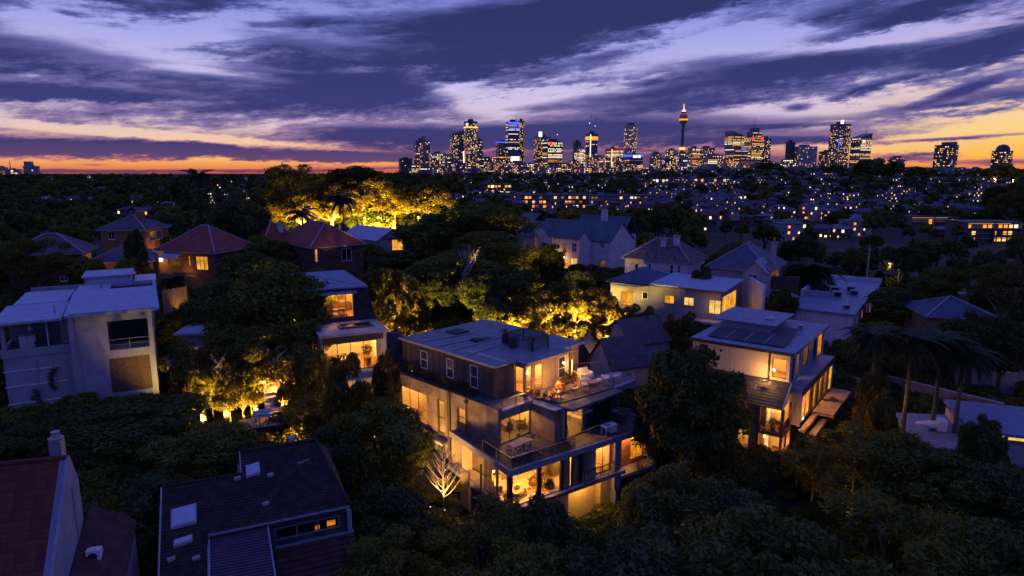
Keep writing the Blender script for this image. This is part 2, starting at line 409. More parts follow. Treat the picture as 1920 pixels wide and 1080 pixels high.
def window(parent, ax, pos, op, cols=1, rows=1, fm=None, pm=None, fw=.07, inset=.08, inward=1, name='window', depth=.07, split=None, sill=False):
    """frame (the part) with one pane object per light; split = relative row heights"""
    a0, a1, z0, z1 = op
    d0 = pos + inset * inward; d1 = d0 + depth * inward
    f = MB(); g = .004
    slab3(f, ax, a0, a1, d0, d1, z0, z0 + fw); slab3(f, ax, a0, a1, d0, d1, z1 - fw, z1)
    slab3(f, ax, a0, a0 + fw, d0, d1, z0 + fw, z1 - fw); slab3(f, ax, a1 - fw, a1, d0, d1, z0 + fw, z1 - fw)
    xs = [a0 + fw + (a1 - a0 - 2 * fw) * i / cols for i in range(cols + 1)]
    if split: cum = [0]; [cum.append(cum[-1] + q) for q in split]; zs = [z0 + fw + (z1 - z0 - 2 * fw) * q / cum[-1] for q in cum]; rows = len(split)
    else: zs = [z0 + fw + (z1 - z0 - 2 * fw) * i / rows for i in range(rows + 1)]
    e = d0 + .012 * inward; h = d1 - .012 * inward
    for x in xs[1:-1]: slab3(f, ax, x - fw * .4, x + fw * .4, e, h, z0 + fw, z1 - fw)
    for z in zs[1:-1]: slab3(f, ax, a0 + fw, a1 - fw, e + g * inward, h - g * inward, z - fw * .35, z + fw * .35)
    if sill: slab3(f, ax, a0 - .08, a1 + .08, pos - .08 * inward, d0, z0 - .08, z0 - .005)
    w = part(name, f, fm, parent)
    m = (d0 + d1) / 2
    for i in range(cols):
        for j in range(rows):
            p = MB(); slab3(p, ax, xs[i] + .01, xs[i + 1] - .01, m - .006, m + .006, zs[j] + .01, zs[j + 1] - .01)
            part('pane', p, pm[(i + j) % len(pm)] if isinstance(pm, (list, tuple)) else pm, w)
    return w
def gable(mb, x0, x1, y0, y1, z, h, oh=.4, ax='x', th=.14, mi=0):
    """two roof slopes as thick sheets; ridge along ax"""
    if ax == 'x':
        yc = (y0 + y1) / 2; dz = h / ((y1 - y0) / 2) * oh
        for ye, sgn in ((y0 - oh, 1), (y1 + oh, -1)):
            a = [(x0 - oh, ye, z - dz), (x1 + oh, ye, z - dz), (x1 + oh, yc, z + h), (x0 - oh, yc, z + h)]
            if sgn < 0: a = a[::-1]
            mb.hexa([(p[0], p[1], p[2]) for p in a] + [(p[0], p[1], p[2] + th) for p in a], mi)
    else:
        xc = (x0 + x1) / 2; dz = h / ((x1 - x0) / 2) * oh
        for xe, sgn in ((x0 - oh, -1), (x1 + oh, 1)):
            a = [(xe, y0 - oh, z - dz), (xe, y1 + oh, z - dz), (xc, y1 + oh, z + h), (xc, y0 - oh, z + h)]
            if sgn < 0: a = a[::-1]
            mb.hexa([(p[0], p[1], p[2]) for p in a] + [(p[0], p[1], p[2] + th) for p in a], mi)
    return mb
def hip(mb, x0, x1, y0, y1, z, h, oh=.5, mi=0, th=.15, mi2=None):
    x0 -= oh; x1 += oh; y0 -= oh; y1 += oh; w, l = y1 - y0, x1 - x0
    if l >= w: r0, r1 = (x0 + w / 2, (y0 + y1) / 2, z + h), (x1 - w / 2, (y0 + y1) / 2, z + h)
    else: r0, r1 = ((x0 + x1) / 2, y0 + l / 2, z + h), ((x0 + x1) / 2, y1 - l / 2, z + h)
    a, b, c, d = (x0, y0, z), (x1, y0, z), (x1, y1, z), (x0, y1, z)
    if l >= w: mb.quad(a, b, r1, r0, mi); mb.quad(c, d, r0, r1, mi); mb.tri(b, c, r1, mi); mb.tri(d, a, r0, mi)
    else: mb.quad(b, c, r1, r0, mi); mb.quad(d, a, r0, r1, mi); mb.tri(a, b, r0, mi); mb.tri(c, d, r1, mi)
    f = mi if mi2 is None else mi2
    mb.box(x0, x1, y0, y1, z - th, z - .003, f)
    return r0, r1
def hip_caps(parent, x0, x1, y0, y1, z, h, oh, mat, w=.2):
    """ridge and hip capping tiles"""
    m = MB(); r0, r1 = hip(MB(), x0, x1, y0, y1, z, h, oh)
    c = [(x0 - oh, y0 - oh, z), (x1 + oh, y0 - oh, z), (x1 + oh, y1 + oh, z), (x0 - oh, y1 + oh, z)]
    up = lambda p: (p[0], p[1], p[2] + .05)
    if (r1[0] - r0[0]) > 1e-3 or (r1[1] - r0[1]) > 1e-3: m.bar(up(r0), up(r1), w)
    near = (r0, r1, r1, r0) if abs(r1[0] - r0[0]) >= abs(r1[1] - r0[1]) else (r0, r0, r1, r1)
    for p, q in zip(c, near): m.bar(up(p), up(q), w)
    return part('ridge_capping', m, mat, parent)
def gable_wall(mb, ax, pos, a0, a1, z, h, th, inward=1, mi=0):
    p0, p1 = pos, pos + th * inward
    lo, hi = min(p0, p1), max(p0, p1); ac = (a0 + a1) / 2
    if ax == 'x': tri = [(a0, z), (a1, z), (ac, z + h)]; k = len(mb.v); mb.v += [(a, lo, zz) for a, zz in tri] + [(a, hi, zz) for a, zz in tri]
    else: tri = [(a1, z), (a0, z), (ac, z + h)]; k = len(mb.v); mb.v += [(lo, a, zz) for a, zz in tri] + [(hi, a, zz) for a, zz in tri]
    for f in ((k, k + 1, k + 2), (k + 5, k + 4, k + 3), (k, k + 3, k + 4, k + 1), (k + 1, k + 4, k + 5, k + 2), (k + 2, k + 5, k + 3, k)): mb.f.append(f); mb.m.append(mi)
    return mb
LAMP_K = 15.0
WARM = (1.0, .43, .085)
def lamp(parent, x, y, z, power, color=WARM, r=.12, fitting=True, name='ceiling_light', drop=.0):
    """a light fitting with its bulb; z is the ceiling it hangs from"""
    zo = zoff(parent)
    f = MB().lathe(x, y, [(.03, z), (.16, z - .03), (.17, z - .08), (.10, z - .1)], 8)
    if fitting: host = part(name, f, emit('lamp_glow', (1, .78, .42), 2.8), parent)
    else: host = parent
    ld = D.lights.new(name + '_bulb', 'POINT'); ld.energy = power * LAMP_K; ld.color = color; ld.shadow_soft_size = r
    o = D.objects.new(name + '_bulb', ld); COL.objects.link(o); o.parent = host; o.location = (x, y, z - .3 - drop - zo)
    return o
UP = []
def uplight(x, y, power, aim=(0, 0, 1), color=(1.0, .66, .18), blend=.6, size=95, label='small garden spotlight aimed up into foliage', group='garden uplights', z=None):
    z = terr(x, y) + .15 if z is None else z
    z = max(z, terr(x, y) + .1); UP.append((x, y, aim))
    t = thing('garden_uplight', label, 'garden light', (x, y, z), 0, group)
    d = Vector(aim).normalized()
    m = MB().tube([(0, 0, z), (0, 0, z + .12)], .03, 6).tube([(0, 0, z + .12), tuple(Vector((0, 0, z + .12)) + d * .16)], [.06, .08], 8)
    part('housing', m, M('black_metal', (.03, .03, .032), .5, .1), t)
    part('lens', MB().tube([tuple(Vector((0, 0, z + .12)) + d * .161), tuple(Vector((0, 0, z + .12)) + d * .168)], .065, 8), emit('lamp_glow', (1, .78, .42), 2.8), t)
    ld = D.lights.new('uplight_beam', 'SPOT'); ld.energy = power; ld.color = color; ld.spot_size = math.radians(size); ld.spot_blend = blend; ld.shadow_soft_size = .08
    o = D.objects.new('uplight_beam', ld); COL.objects.link(o); o.parent = t; o.location = d * .19 + Vector((0, 0, .12))
    o.rotation_euler = d.to_track_quat('-Z', 'Y').to_euler()
    return t

def scatter(name, label, mesh, pts, scl, rot):
    """one uncountable mass: a mesh instanced on points by geometry nodes"""
    src = D.objects.new(name + '_source', mesh)
    me = D.meshes.new(name); me.from_pydata(pts, [], [])
    for nm, dat in (('sc', scl), ('ro', rot)):
        me.attributes.new(nm, 'FLOAT_VECTOR', 'POINT'); me.attributes[nm].data.foreach_set('vector', np.array(dat, np.float32).ravel())
    o = link(name, me); tag(o, label, None, None, 'stuff')
    ng = D.node_groups.new(name + '_scatter', 'GeometryNodeTree')
    for io in ('INPUT', 'OUTPUT'): ng.interface.new_socket('Geometry', in_out=io, socket_type='NodeSocketGeometry')
    gi, go = ng.nodes.new('NodeGroupInput'), ng.nodes.new('NodeGroupOutput'); ip = ng.nodes.new('GeometryNodeInstanceOnPoints'); oi = ng.nodes.new('GeometryNodeObjectInfo'); oi.inputs['Object'].default_value = src
    na = []
    for nm in ('sc', 'ro'): a = ng.nodes.new('GeometryNodeInputNamedAttribute'); a.data_type = 'FLOAT_VECTOR'; a.inputs[0].default_value = nm; na.append(a)
    er = ng.nodes.new('FunctionNodeEulerToRotation'); L_ = ng.links.new
    L_(gi.outputs[0], ip.inputs['Points']); L_(oi.outputs['Geometry'], ip.inputs['Instance']); L_(na[0].outputs[0], ip.inputs['Scale']); L_(na[1].outputs[0], er.inputs[0]); L_(er.outputs[0], ip.inputs['Rotation']); L_(ip.outputs[0], go.inputs[0])
    o.modifiers.new('scatter', 'NODES').node_group = ng
    return o
ORD = 'first second third fourth fifth sixth seventh eighth ninth tenth eleventh twelfth thirteenth fourteenth fifteenth sixteenth seventeenth eighteenth nineteenth twentieth'.split()
# ------------------------------------------------------------------ the ground, one sheet out to the horizon
def build_ground():
    rs = np.concatenate([[0.5], np.geomspace(4, 45000, 150)]); az = np.radians(np.linspace(-180, 180, 181)[:-1])
    R, A = np.meshgrid(rs, az, indexing='ij'); x, y = R * np.sin(A), R * np.cos(A)
    z = terr_np(x.ravel(), y.ravel()).reshape(x.shape)
    v = np.stack([x, y, z], -1).reshape(-1, 3); n = len(az); f = []
    for i in range(len(rs) - 1):
        for j in range(n): k = (j + 1) % n; f.append((i * n + j, i * n + k, (i + 1) * n + k, (i + 1) * n + j)[::-1])
    f.append(tuple(range(n - 1, -1, -1)))
    me = D.meshes.new('ground'); me.from_pydata(v.tolist(), [], f); me.update()
    me.materials.append(M('soil_and_leaf_litter', (.035, .038, .024), .95, .5, .35))
    me.polygons.foreach_set('use_smooth', [True] * len(f))
    tag(link('ground', me), 'dark garden soil and leaf litter under the trees', None, None, 'structure')
build_ground()
# ------------------------------------------------------------------ shared finishes
m_cream = M('cream_plaster', (.74, .64, .47), .9, .06, 1.5)
m_oak = M('oak_floor', (.46, .30, .15), .45, .25, 2.0, bands=('X', .18), band_dark=.25)
m_frame = M('dark_aluminium', (.045, .042, .04), .45, .15)
m_white = M('white_paint', (.72, .72, .74), .6, .10, 3)
m_timber = M('brown_timber', (.20, .115, .06), .6, .35, 5)
m_black = M('black_metal', (.03, .03, .032), .5, .1)
m_steel = M('brushed_rail', (.42, .42, .44), .35, .1, 5, metal=.8)
m_conc = M('concrete', (.36, .35, .35), .85, .25, 1.4, streak=.45)
m_fabric = M('pale_canvas', (.62, .58, .52), .95, .15, 6)
m_fabricd = M('dark_wicker', (.09, .075, .06), .9, .3, 9)
m_terra = M('terracotta_pot', (.34, .16, .09), .8, .2, 5)
m_glass = glass_mat('window_glass')
m_rail = glass_mat('balustrade_glass', (.90, .95, .96), .10)
m_lit = emit('lit_room_pane', lin(255, 172, 58), 1.0, .45, .9)
m_lit2 = emit('lit_room_pane_amber', lin(255, 150, 36), .85, .5, 1.1)
m_lit3 = emit('lit_room_pane_pale', lin(255, 206, 112), 1.05, .4, .7)
m_dim = emit('dim_room_pane', lin(150, 96, 44), .5, .6, .9)
m_dark = M('dark_pane', (.012, .014, .02), .06, .1, 2, spec=.8)
m_skypane = M('pane_with_sky', (.05, .06, .09), .05, .1, 2, spec=1.0)
leaf_g = leaf_mat('shrub_leaf', (.022, .04, .010), (.075, .10, .02))

def fthing(name, label, cat, fr, x, y, z, deg=0, group=None):
    w = fr.W(x, y, z); o = thing(name, label, cat, w, fr.deg + deg, group); ZB[o.name] = 0.0
    return o
def f_chair(fr, x, y, z, deg, label, group=None, mat=None, name='chair'):
    t = fthing(name, label, 'chair', fr, x, y, z, deg, group); m = mat or m_timber
    part('seat', MB().box(-.24, .24, -.24, .24, .42, .48), m, t)
    b = MB()
    for i in range(4): b.box(-.22 + i * .125, -.16 + i * .125, .2, .235, .5, .86)
    b.box(-.24, .24, .195, .24, .86, .93); part('backrest', b, m, t)
    for sx in (-1, 1):
        for sy in (-1, 1): part('leg', MB().box(sx * .21 - .02, sx * .21 + .02, sy * .21 - .02, sy * .21 + .02, 0, .42), m, t)
    return t
def f_table(fr, x, y, z, lx, ly, deg, label, mat=None, cat='table', h=.74, name='table', group=None):
    t = fthing(name, label, cat, fr, x, y, z, deg, group); m = mat or m_timber
    part('table_top', MB().box(-lx / 2, lx / 2, -ly / 2, ly / 2, h - .05, h), m, t)
    part('apron', MB().box(-lx / 2 + .1, lx / 2 - .1, -ly / 2 + .1, ly / 2 - .1, h - .14, h - .052), m, t)
    for sx in (-1, 1):
        for sy in (-1, 1): part('leg', MB().box(sx * (lx / 2 - .1) - .035, sx * (lx / 2 - .1) + .035, sy * (ly / 2 - .1) - .035, sy * (ly / 2 - .1) + .035, 0, h - .141), m, t)
    return t
def f_sofa(fr, x, y, z, w, deg, label, mat, cat='sofa', name='sofa', n=2):
    t = fthing(name, label, cat, fr, x, y, z, deg)
    part('base', MB().box(-w / 2, w / 2, -.42, .42, .10, .34), mat, t)
    for i in range(n):
        a = -w / 2 + .16 + (w - .32) * i / n; b = a + (w - .32) / n
        part('seat_cushion', MB().box(a + .01, b - .01, -.40, .22, .345, .48), mat, t)
        part('back_cushion', MB().hexa([(a + .01, .2, .485), (b - .01, .2, .485), (b - .01, .36, .485), (a + .01, .36, .485), (a + .03, .3, .95), (b - .03, .3, .95), (b - .03, .42, .95), (a + .03, .42, .95)]), mat, t)
    for s in (-1, 1): part('armrest', MB().box(s * w / 2 - s * .15, s * w / 2, -.42, .42, .345, .64), mat, t)
    for s in (-1, 1):
        for q in (-1, 1): part('leg', MB().box(s * (w / 2 - .1) - .03, s * (w / 2 - .1) + .03, q * .36 - .03, q * .36 + .03, 0, .1), m_timber, t)
    return t
def f_lounger(fr, x, y, z, deg, label, group=None):
    t = fthing('sun_lounger', label, 'sun lounger', fr, x, y, z, deg, group)
    part('frame', MB().box(-.33, .33, -.95, .95, .22, .29), m_timber, t)
    part('mattress', MB().box(-.31, .31, -.95, .25, .295, .40), M('pale_blue_canvas', (.5, .52, .62), .9, .1, 6), t)
    part('backrest', MB().hexa([(-.31, .27, .30), (.31, .27, .30), (.31, .36, .30), (-.31, .36, .30), (-.31, .80, .72), (.31, .80, .72), (.31, .88, .66), (-.31, .88, .66)]), M('pale_blue_canvas', (.5, .52, .62), .9, .1, 6), t)
    for s in (-1, 1):
        for q in (-.8, .8): part('leg', MB().box(s * .28 - .03, s * .28 + .03, q - .03, q + .03, 0, .22), m_timber, t)
    return t
def leaf_ball(mb, c, r, n, s, seed=1, flat=1.0):
    g = random.Random(seed)
    for _ in range(n):
        d = Vector((g.gauss(0, 1), g.gauss(0, 1), g.gauss(0, 1) * flat)); d.normalize()
        p = Vector(c) + d * r * g.uniform(.45, 1.05)
        a = Vector((g.gauss(0, 1), g.gauss(0, 1), g.gauss(0, 1))).normalized(); b = a.cross(d + Vector((.01, .02, .03)))
        if b.length < .05: continue
        b.normalize(); k = s * g.uniform(.6, 1.3)
        mb.quad(tuple(p - a * k), tuple(p - b * k * .45), tuple(p + a * k), tuple(p + b * k * .45))
    return mb
def f_pot_plant(fr, x, y, z, h, r, label, mat=None, seed=3, leaf=None, n=160, pot=None, group=None):
    t = fthing('potted_plant', label, 'plant', fr, x, y, z, 0, group)
    part('pot', MB().lathe(0, 0, [(r * .42, 0), (r * .6, h * .34), (r * .66, h * .36), (r * .5, h * .36)], 10), pot or m_terra, t)
    part('stem', MB().tube([(0, 0, h * .33), (.02, .01, h * .6)], .025, 5), m_timber, t)
    part('foliage', leaf_ball(MB(), (0, 0, h * .68), r, n, .10, seed, 1.1), leaf or leaf_g, t)
    return t
def f_lamp(fr, x, y, z, h, label, power):
    t = fthing('floor_lamp', label, 'lamp', fr, x, y, z)
    part('stand', MB().lathe(0, 0, [(.14, 0), (.14, .03), (.015, .04), (.015, h - .3)], 10), m_black, t)
    part('lamp_shade', MB().lathe(0, 0, [(.2, h - .32), (.14, h)], 12), emit('lamp_glow', (1, .78, .42), 2.8), t)
    ld = D.lights.new('lamp_bulb', 'POINT'); ld.energy = power * LAMP_K; ld.color = WARM; ld.shadow_soft_size = .1
    o = D.objects.new('lamp_bulb', ld); COL.objects.link(o); o.parent = t; o.location = (0, 0, h + .1)
    return t
def room(parent, x0, x1, y0, y1, z0, z1, open_=(), wallm=None, floorm=None, t=.05):
    """plastered lining of a room; open_ names the sides that are the outer wall"""
    fl = MB().box(x0, x1, y0, y1, z0, z0 + t); part('room_floor', fl, floorm or m_oak, parent)
    part('room_ceiling', MB().box(x0, x1, y0, y1, z1 - t, z1), wallm or m_cream, parent)
    zz0, zz1 = z0 + t + .002, z1 - t - .002
    for s, b in (('x0', (x0, x0 + t, y0, y1)), ('x1', (x1 - t, x1, y0, y1)), ('y0', (x0 + t, x1 - t, y0, y0 + t)), ('y1', (x0 + t, x1 - t, y1 - t, y1))):
        if s not in open_: part('room_wall', MB().box(*b, zz0, zz1), wallm or m_cream, parent)
def railing(parent, pts, z, h=1.0, post=1.4, glass=True, m=None, balusters=0.0, wood=None):
    """posts, top rail and either glass panels or balusters along a plan polyline; every piece its own part"""
    m = m or m_steel
    for (xa, ya), (xb, yb) in zip(pts, pts[1:]):
        L = math.hypot(xb - xa, yb - ya); n = max(1, round(L / post)); P = [(xa + (xb - xa) * i / n, ya + (yb - ya) * i / n) for i in range(n + 1)]
        part('handrail', MB().bar((xa, ya, z + h), (xb, yb, z + h), .06), m, parent)
        for p in P: part('post', MB().box(p[0] - .025, p[0] + .025, p[1] - .025, p[1] + .025, z, z + h - .032), m, parent)
        for p, q in zip(P, P[1:]):
            if glass:
                ux, uy = (q[0] - p[0]) / (L / n), (q[1] - p[1]) / (L / n); e = .06
                a, b = (p[0] + ux * e, p[1] + uy * e), (q[0] - ux * e, q[1] - uy * e); nx, ny = -uy * .006, ux * .006
                part('glass_panel', MB().prism([(a[0] - nx, a[1] - ny), (a[0] + nx, a[1] + ny), (b[0] + nx, b[1] + ny), (b[0] - nx, b[1] - ny)][::-1], z + .08, z + h - .06), m_rail, parent)
            elif balusters:
                part('bottom_rail', MB().bar((p[0], p[1], z + .1), (q[0], q[1], z + .1), .04), m, parent)
                k = max(2, int(L / n / balusters))
                for i in range(1, k):
                    c = (p[0] + (q[0] - p[0]) * i / k, p[1] + (q[1] - p[1]) * i / k); part('baluster', MB().box(c[0] - .012, c[0] + .012, c[1] - .012, c[1] + .012, z + .122, z + h - .032), m, parent)
def boards(parent, ax, pos, a0, a1, z0, z1, w, mat, ops=(), th=.03, outward=-1, name='cladding_board', gap=.012):
    """vertical boards proud of a wall, cut round its openings; each board an object"""
    n = max(1, round((a1 - a0) / w)); st = (a1 - a0) / n; r = random.Random(int(a0 * 100 + z0 * 10))
    for i in range(n):
        b0, b1 = a0 + i * st + gap / 2, a0 + (i + 1) * st - gap / 2; zr = [(z0, z1)]
        for o in ops:
            if o[0] < b1 and o[1] > b0:
                zr2 = []
                for l, h in zr:
                    if o[2] > l: zr2.append((l, min(h, o[2])))
                    if o[3] < h: zr2.append((max(l, o[3]), h))
                zr = zr2
        m = MB(); k = th + r.uniform(0, .012)
        for l, h in zr:
            if h - l > .03: slab3(m, ax, b0, b1, pos, pos + k * outward, l, h)
        if m.f: part(name, m, mat[i % len(mat)] if isinstance(mat, (list, tuple)) else mat, parent)
# ------------------------------------------------------------------ the large lit house in the middle
m_render = M('weathered_render', (.25, .20, .165), .9, .38, .8, bump=.4, streak=.75)
m_clad = [M('charred_board_%s' % k, c, .75, .35, 3.0, streak=.4) for k, c in (('a', (.105, .085, .078)), ('b', (.085, .07, .066)), ('c', (.13, .105, .095)))]
m_mroof = M('pale_standing_seam', (.20, .205, .235), .5, .22, .8, bands=('X', .34), band_dark=.35)
m_fascia = M('blue_grey_fascia', (.22, .24, .32), .5, .15, 1.2, streak=.15)
m_deck = M('deck_timber', (.30, .19, .115), .65, .35, 3.0)
m_dkroof = M('dark_roof_membrane', (.10, .11, .125), .55, .35, .9, streak=.2)
def main_house():
    fr = Fr(at_z(934, 774, 10.5), 45, 0.0)
    h = fr.thing('modern_house', 'large grey rendered house with timber clad top floor and glowing rooms in the middle', 'house')
    Z1, Z2, Z3 = 7.5, 10.5, 13.55
    # --- upper rendered block: left wall x = 0
    W1 = fr.RY((750, 719, 800, 797)); W1 = (9.70, 13.95, 6.5, 9.6)
    W2 = (7.06, 8.12, 6.45, 9.62); W3 = (4.2, 5.3, 8.15, 9.62); W4 = (7.06, 8.12, 2.6, 5.4)
    wl = MB(); wall(wl, 'y', 0, 0, 16.8, -1.0, Z2 + .25, .3, [W1, W2, W3, W4]); part('side_wall', wl, m_render, h)
    DO = (.15, 4.0, 7.56, 9.75)
    wf = MB(); wall(wf, 'x', .003, .3, 4.2, 4.0, Z2, .3, [DO]); part('front_wall', wf, m_render, h)
    part('pilaster', MB().box(-.16, -.003, 6.15, 6.5, -1, Z2 + .2), M('dark_steel', (.06, .055, .055), .5, .2, 2), h)
    part('downpipe', MB().tube([(-.09, 3.95, Z2 - .05), (-.09, 3.95, 1.0)], .055, 8), m_black, h)
    part('rainwater_head', MB().hexa([(-.2, 3.85, Z2 - .2), (-.003, 3.85, Z2 - .2), (-.003, 4.05, Z2 - .2), (-.2, 4.05, Z2 - .2), (-.26, 3.78, Z2 + .05), (-.003, 3.78, Z2 + .05), (-.003, 4.12, Z2 + .05), (-.26, 4.12, Z2 + .05)]), m_black, h)
    part('back_wall', MB().box(.31, 13.5, 16.5, 16.8, -1, Z2), m_render, h)
    part('far_wall', MB().box(13.2, 13.5, -2.5, 16.49, 3, Z2), m_render, h)
    window(h, 'y', 0, W1, 3, 1, m_frame, m_glass, fw=.09, inset=.1, split=[1, 1.9])
    window(h, 'y', 0, W2, 1, 1, m_frame, m_glass, fw=.09, split=[1, 1.1]); window(h, 'y', 0, W3, 1, 1, m_frame, m_glass, fw=.08, split=[1, 1.4])
    window(h, 'y', 0, W4, 1, 1, m_frame, m_glass, fw=.09, split=[1, 1])
    window(h, 'x', .003, DO, 3, 1, m_frame, m_glass, fw=.08, name='sliding_door')
    # ledges and low wing under the big side window
    part('ledge', MB().box(-1.0, -.003, 8.6, 14.6, 6.05, 6.3), M('dark_steel', (.06, .055, .055), .5, .2, 2), h)
    part('side_wing_wall', MB().box(-1.35, -.165, 8.6, 15.5, 0, 5.7), m_render, h)
    part('balcony_slab', MB().box(-.75, -.003, 6.52, 8.5, 5.75, 5.95), m_conc, h)
    # rooms behind
    room(h, .31, 4.6, 8.8, 14.6, 6.3, 10.2, ('x0',)); lamp(h, 2.3, 10.6, 10.1, 62); lamp(h, 2.4, 13.2, 10.1, 38)
    room(h, .31, 4.2, 6.5, 8.7, 1.0, 10.2, ('x0',)); lamp(h, 2.4, 7.6, 10.1, 50); lamp(h, 1.8, 7.6, 5.6, 42)
    room(h, .31, 3.2, 4.0, 6.1, 7.3, 10.2, ('x0',)); lamp(h, 2.2, 5.0, 10.1, 42)
    room(h, .31, 5.2, .31, 3.9, 7.45, 10.3, ('x0', 'y0')); lamp(h, 2.4, 2.0, 10.2, 75); lamp(h, 4.6, 2.6, 10.2, 25)
    # --- roof of the block: planted parapet strip
    part('lower_roof', MB().box(.31, 13.19, .31, 16.49, Z2 - .2, Z2), m_dkroof, h)
    part('parapet_coping', MB().box(-.06, .36, -.06, 16.85, Z2 + .255, Z2 + .31), M('dark_steel', (.06, .055, .055), .5, .2, 2), h)
    part('eaves_edge', MB().box(.37, 4.1, -.14, .30, Z2 - .12, Z2 + .10), m_fascia, h)
    # --- rendered pier and second block
    part('pier', MB().box(3.95, 5.02, -2.75, 0.0, 4.2, Z2 - .2), m_render, h)
    part('pier_cap', MB().box(3.85, 5.2, -2.9, .05, Z2 - .195, Z2 - .10), m_fascia, h)
    BW = (5.06, 7.3, 7.56, 10.05); BW2 = (7.75, 11.2, 7.56, 9.6)
    b2 = MB(); wall(b2, 'x', -3.2, 5.03, 11.6, 7.45, Z2 - .25, .25, [BW, BW2]); part('bay_front_wall', b2, M('charcoal_panel', (.075, .075, .082), .6, .2, 1.5), h)
    part('bay_end_wall', MB().box(11.35, 11.6, -2.94, 3, 7.45, Z2 - .25), m_render, h)
    window(h, 'x', -3.2, BW, 1, 1, m_frame, m_glass, fw=.06, inset=.05, name='picture_window')
    window(h, 'x', -3.2, BW2, 2, 1, m_frame, m_dark, fw=.07, name='dark_window')
    room(h, 5.06, 9.6, -2.94, 2.2, 7.4, 10.22, ('y0',)); lamp(h, 6.4, -1.2, 10.15, 88); lamp(h, 8.2, 1.0, 10.15, 45)
    part('bay_roof', MB().prism([(4.9, -3.9), (11.9, -4.1), (11.9, 3.0), (4.9, 3.0)], Z2 - .245, Z2 - .02), m_dkroof, h)
    part('glass_awning', MB().prism([(4.9, -4.75), (6.6, -4.75), (6.6, -3.92), (4.9, -3.92)], Z2 - .33, Z2 - .26), m_rail, h)
    # --- roof terrace
    DK = [(5.2, -2.3), (11.8, -3.1), (15.2, -3.1), (16.2, -.3), (11.2, 1.05), (5.9, 1.05), (4.4, .9), (4.6, .1)]
    n = 0
    for i in range(30):                                   # deck boards
        x = 4.7 + i * .24
        y0 = -2.25 - max(0, (x - 5.2)) * .121; y1 = 1.05
        if x < 5.2: y0 = .1 - (x - 4.6) * 4.0
        part('deck_board', MB().box(x, x + .225, y0, y1, Z2 + .04, Z2 + .09 + (i % 3) * .004), m_deck, h)
    part('deck_joists', MB().prism([(5.3, -2.2), (11.7, -3.0), (11.7, 1.0), (4.7, 1.0)], Z2 - .018, Z2 + .035), m_black, h)
    part('outer_roof', MB().prism([(11.75, -3.1), (15.4, -3.1), (16.4, -.3), (13.52, .4), (13.52, 1.9), (11.75, 1.9)], Z2 - .55, Z2 - .03), m_fascia, h)
    railing(h, [(4.72, .35), (5.22, -2.3), (11.75, -3.08), (14.9, -3.08)], Z2 + .09, .95, 1.5)
    railing(h, [(16.2, .2), (11.9, 2.2)], Z2 + .09, 1.0, 2.2, m=m_timber)
    railing(h, [(.6, .15), (3.9, .15)], Z2 + .10, .75, 1.6, glass=False, m=m_steel)
    # --- pavilion on top: clad in dark boards
    PW = [(11.8, 12.95, 11.15, 12.98), (7.9, 8.95, 11.1, 13.0), (4.5, 5.6, 10.95, 13.1)]
    X0 = 1.85
    pl = MB(); wall(pl, 'y', X0, 2.4, 15.9, Z2 + .003, Z3 - .1, .2, PW); part('pavilion_side_wall', pl, m_clad[1], h)
    boards(h, 'y', X0 - .001, 2.4, 15.9, Z2 + .1, Z3 - .12, .30, m_clad, PW)
    for w in PW: window(h, 'y', X0, w, 1, 2, m_white, m_skypane, fw=.10, inset=-.03, depth=.10)
    pf = MB(); wall(pf, 'x', 2.4, X0 + .21, 4.3, Z2 + .003, Z3 - .1, .2); part('pavilion_front_wall', pf, m_clad[0], h)
    boards(h, 'x', 2.399, X0 + .21, 4.25, Z2 + .1, Z3 - .12, .30, m_clad)
    CW1 = (1.2, 2.3, 10.75, 13.15); CW2 = (4.45, 5.25, 10.75, 13.2); CW3 = (5.6, 6.65, 10.75, 13.15); CW4 = (8.8, 9.85, 11.1, 13.2)
    pb = MB(); wall(pb, 'y', 4.3, 1.1, 2.39, Z2 + .09, Z3 - .1, .12, [CW1]); wall(pb, 'x', 1.1, 4.425, 10.3, Z2 + .09, Z3 - .1, .12, [CW2, CW3, CW4]); part('bay_wall', pb, M('warm_grey_board', (.30, .245, .19), .75, .2, 3, streak=.2), h)
    window(h, 'y', 4.3, CW1, 1, 1, m_timber, m_glass, fw=.07, inset=.02, split=[1, 1.5]); window(h, 'x', 1.1, CW2, 1, 1, m_timber, m_glass, fw=.07, inset=.02, split=[1, 1.5])
    window(h, 'x', 1.1, CW3, 1, 1, m_timber, m_glass, fw=.07, inset=.02, split=[1, 1.5]); window(h, 'x', 1.1, CW4, 1, 1, m_white, m_skypane, fw=.09, inset=-.02, split=[1, 1.2])
    room(h, 4.43, 7.4, 1.23, 4.4, Z2 + .1, Z3 - .15, ('x0', 'y0')); lamp(h, 5.5, 2.5, Z3 - .2, 105)
    part('end_wall', MB().box(10.31, 13.0, 2.1, 2.3, Z2 - .5, Z3 - .1), M('warm_grey_board', (.30, .245, .19), .75, .2, 3, streak=.2), h)
    part('corner_post', MB().box(11.0, 11.18, 1.25, 1.42, Z2 - .0, Z3 - .1), m_timber, h)
    part('wall_light', MB().box(10.95, 11.0, 1.22, 1.27, Z2 + .4, Z2 + 2.0), emit('lamp_glow', (1, .78, .42), 2.8), h)
    ld = D.lights.new('terrace_bulb', 'POINT'); ld.energy = 16 * LAMP_K; ld.color = WARM; ld.shadow_soft_size = .1
    o = D.objects.new('terrace_bulb', ld); COL.objects.link(o); o.parent = h; o.location = (10.6, .3, Z2 + 1.6)
    ld = D.lights.new('terrace_bulb', 'POINT'); ld.energy = 22 * LAMP_K; ld.color = WARM; ld.shadow_soft_size = .1
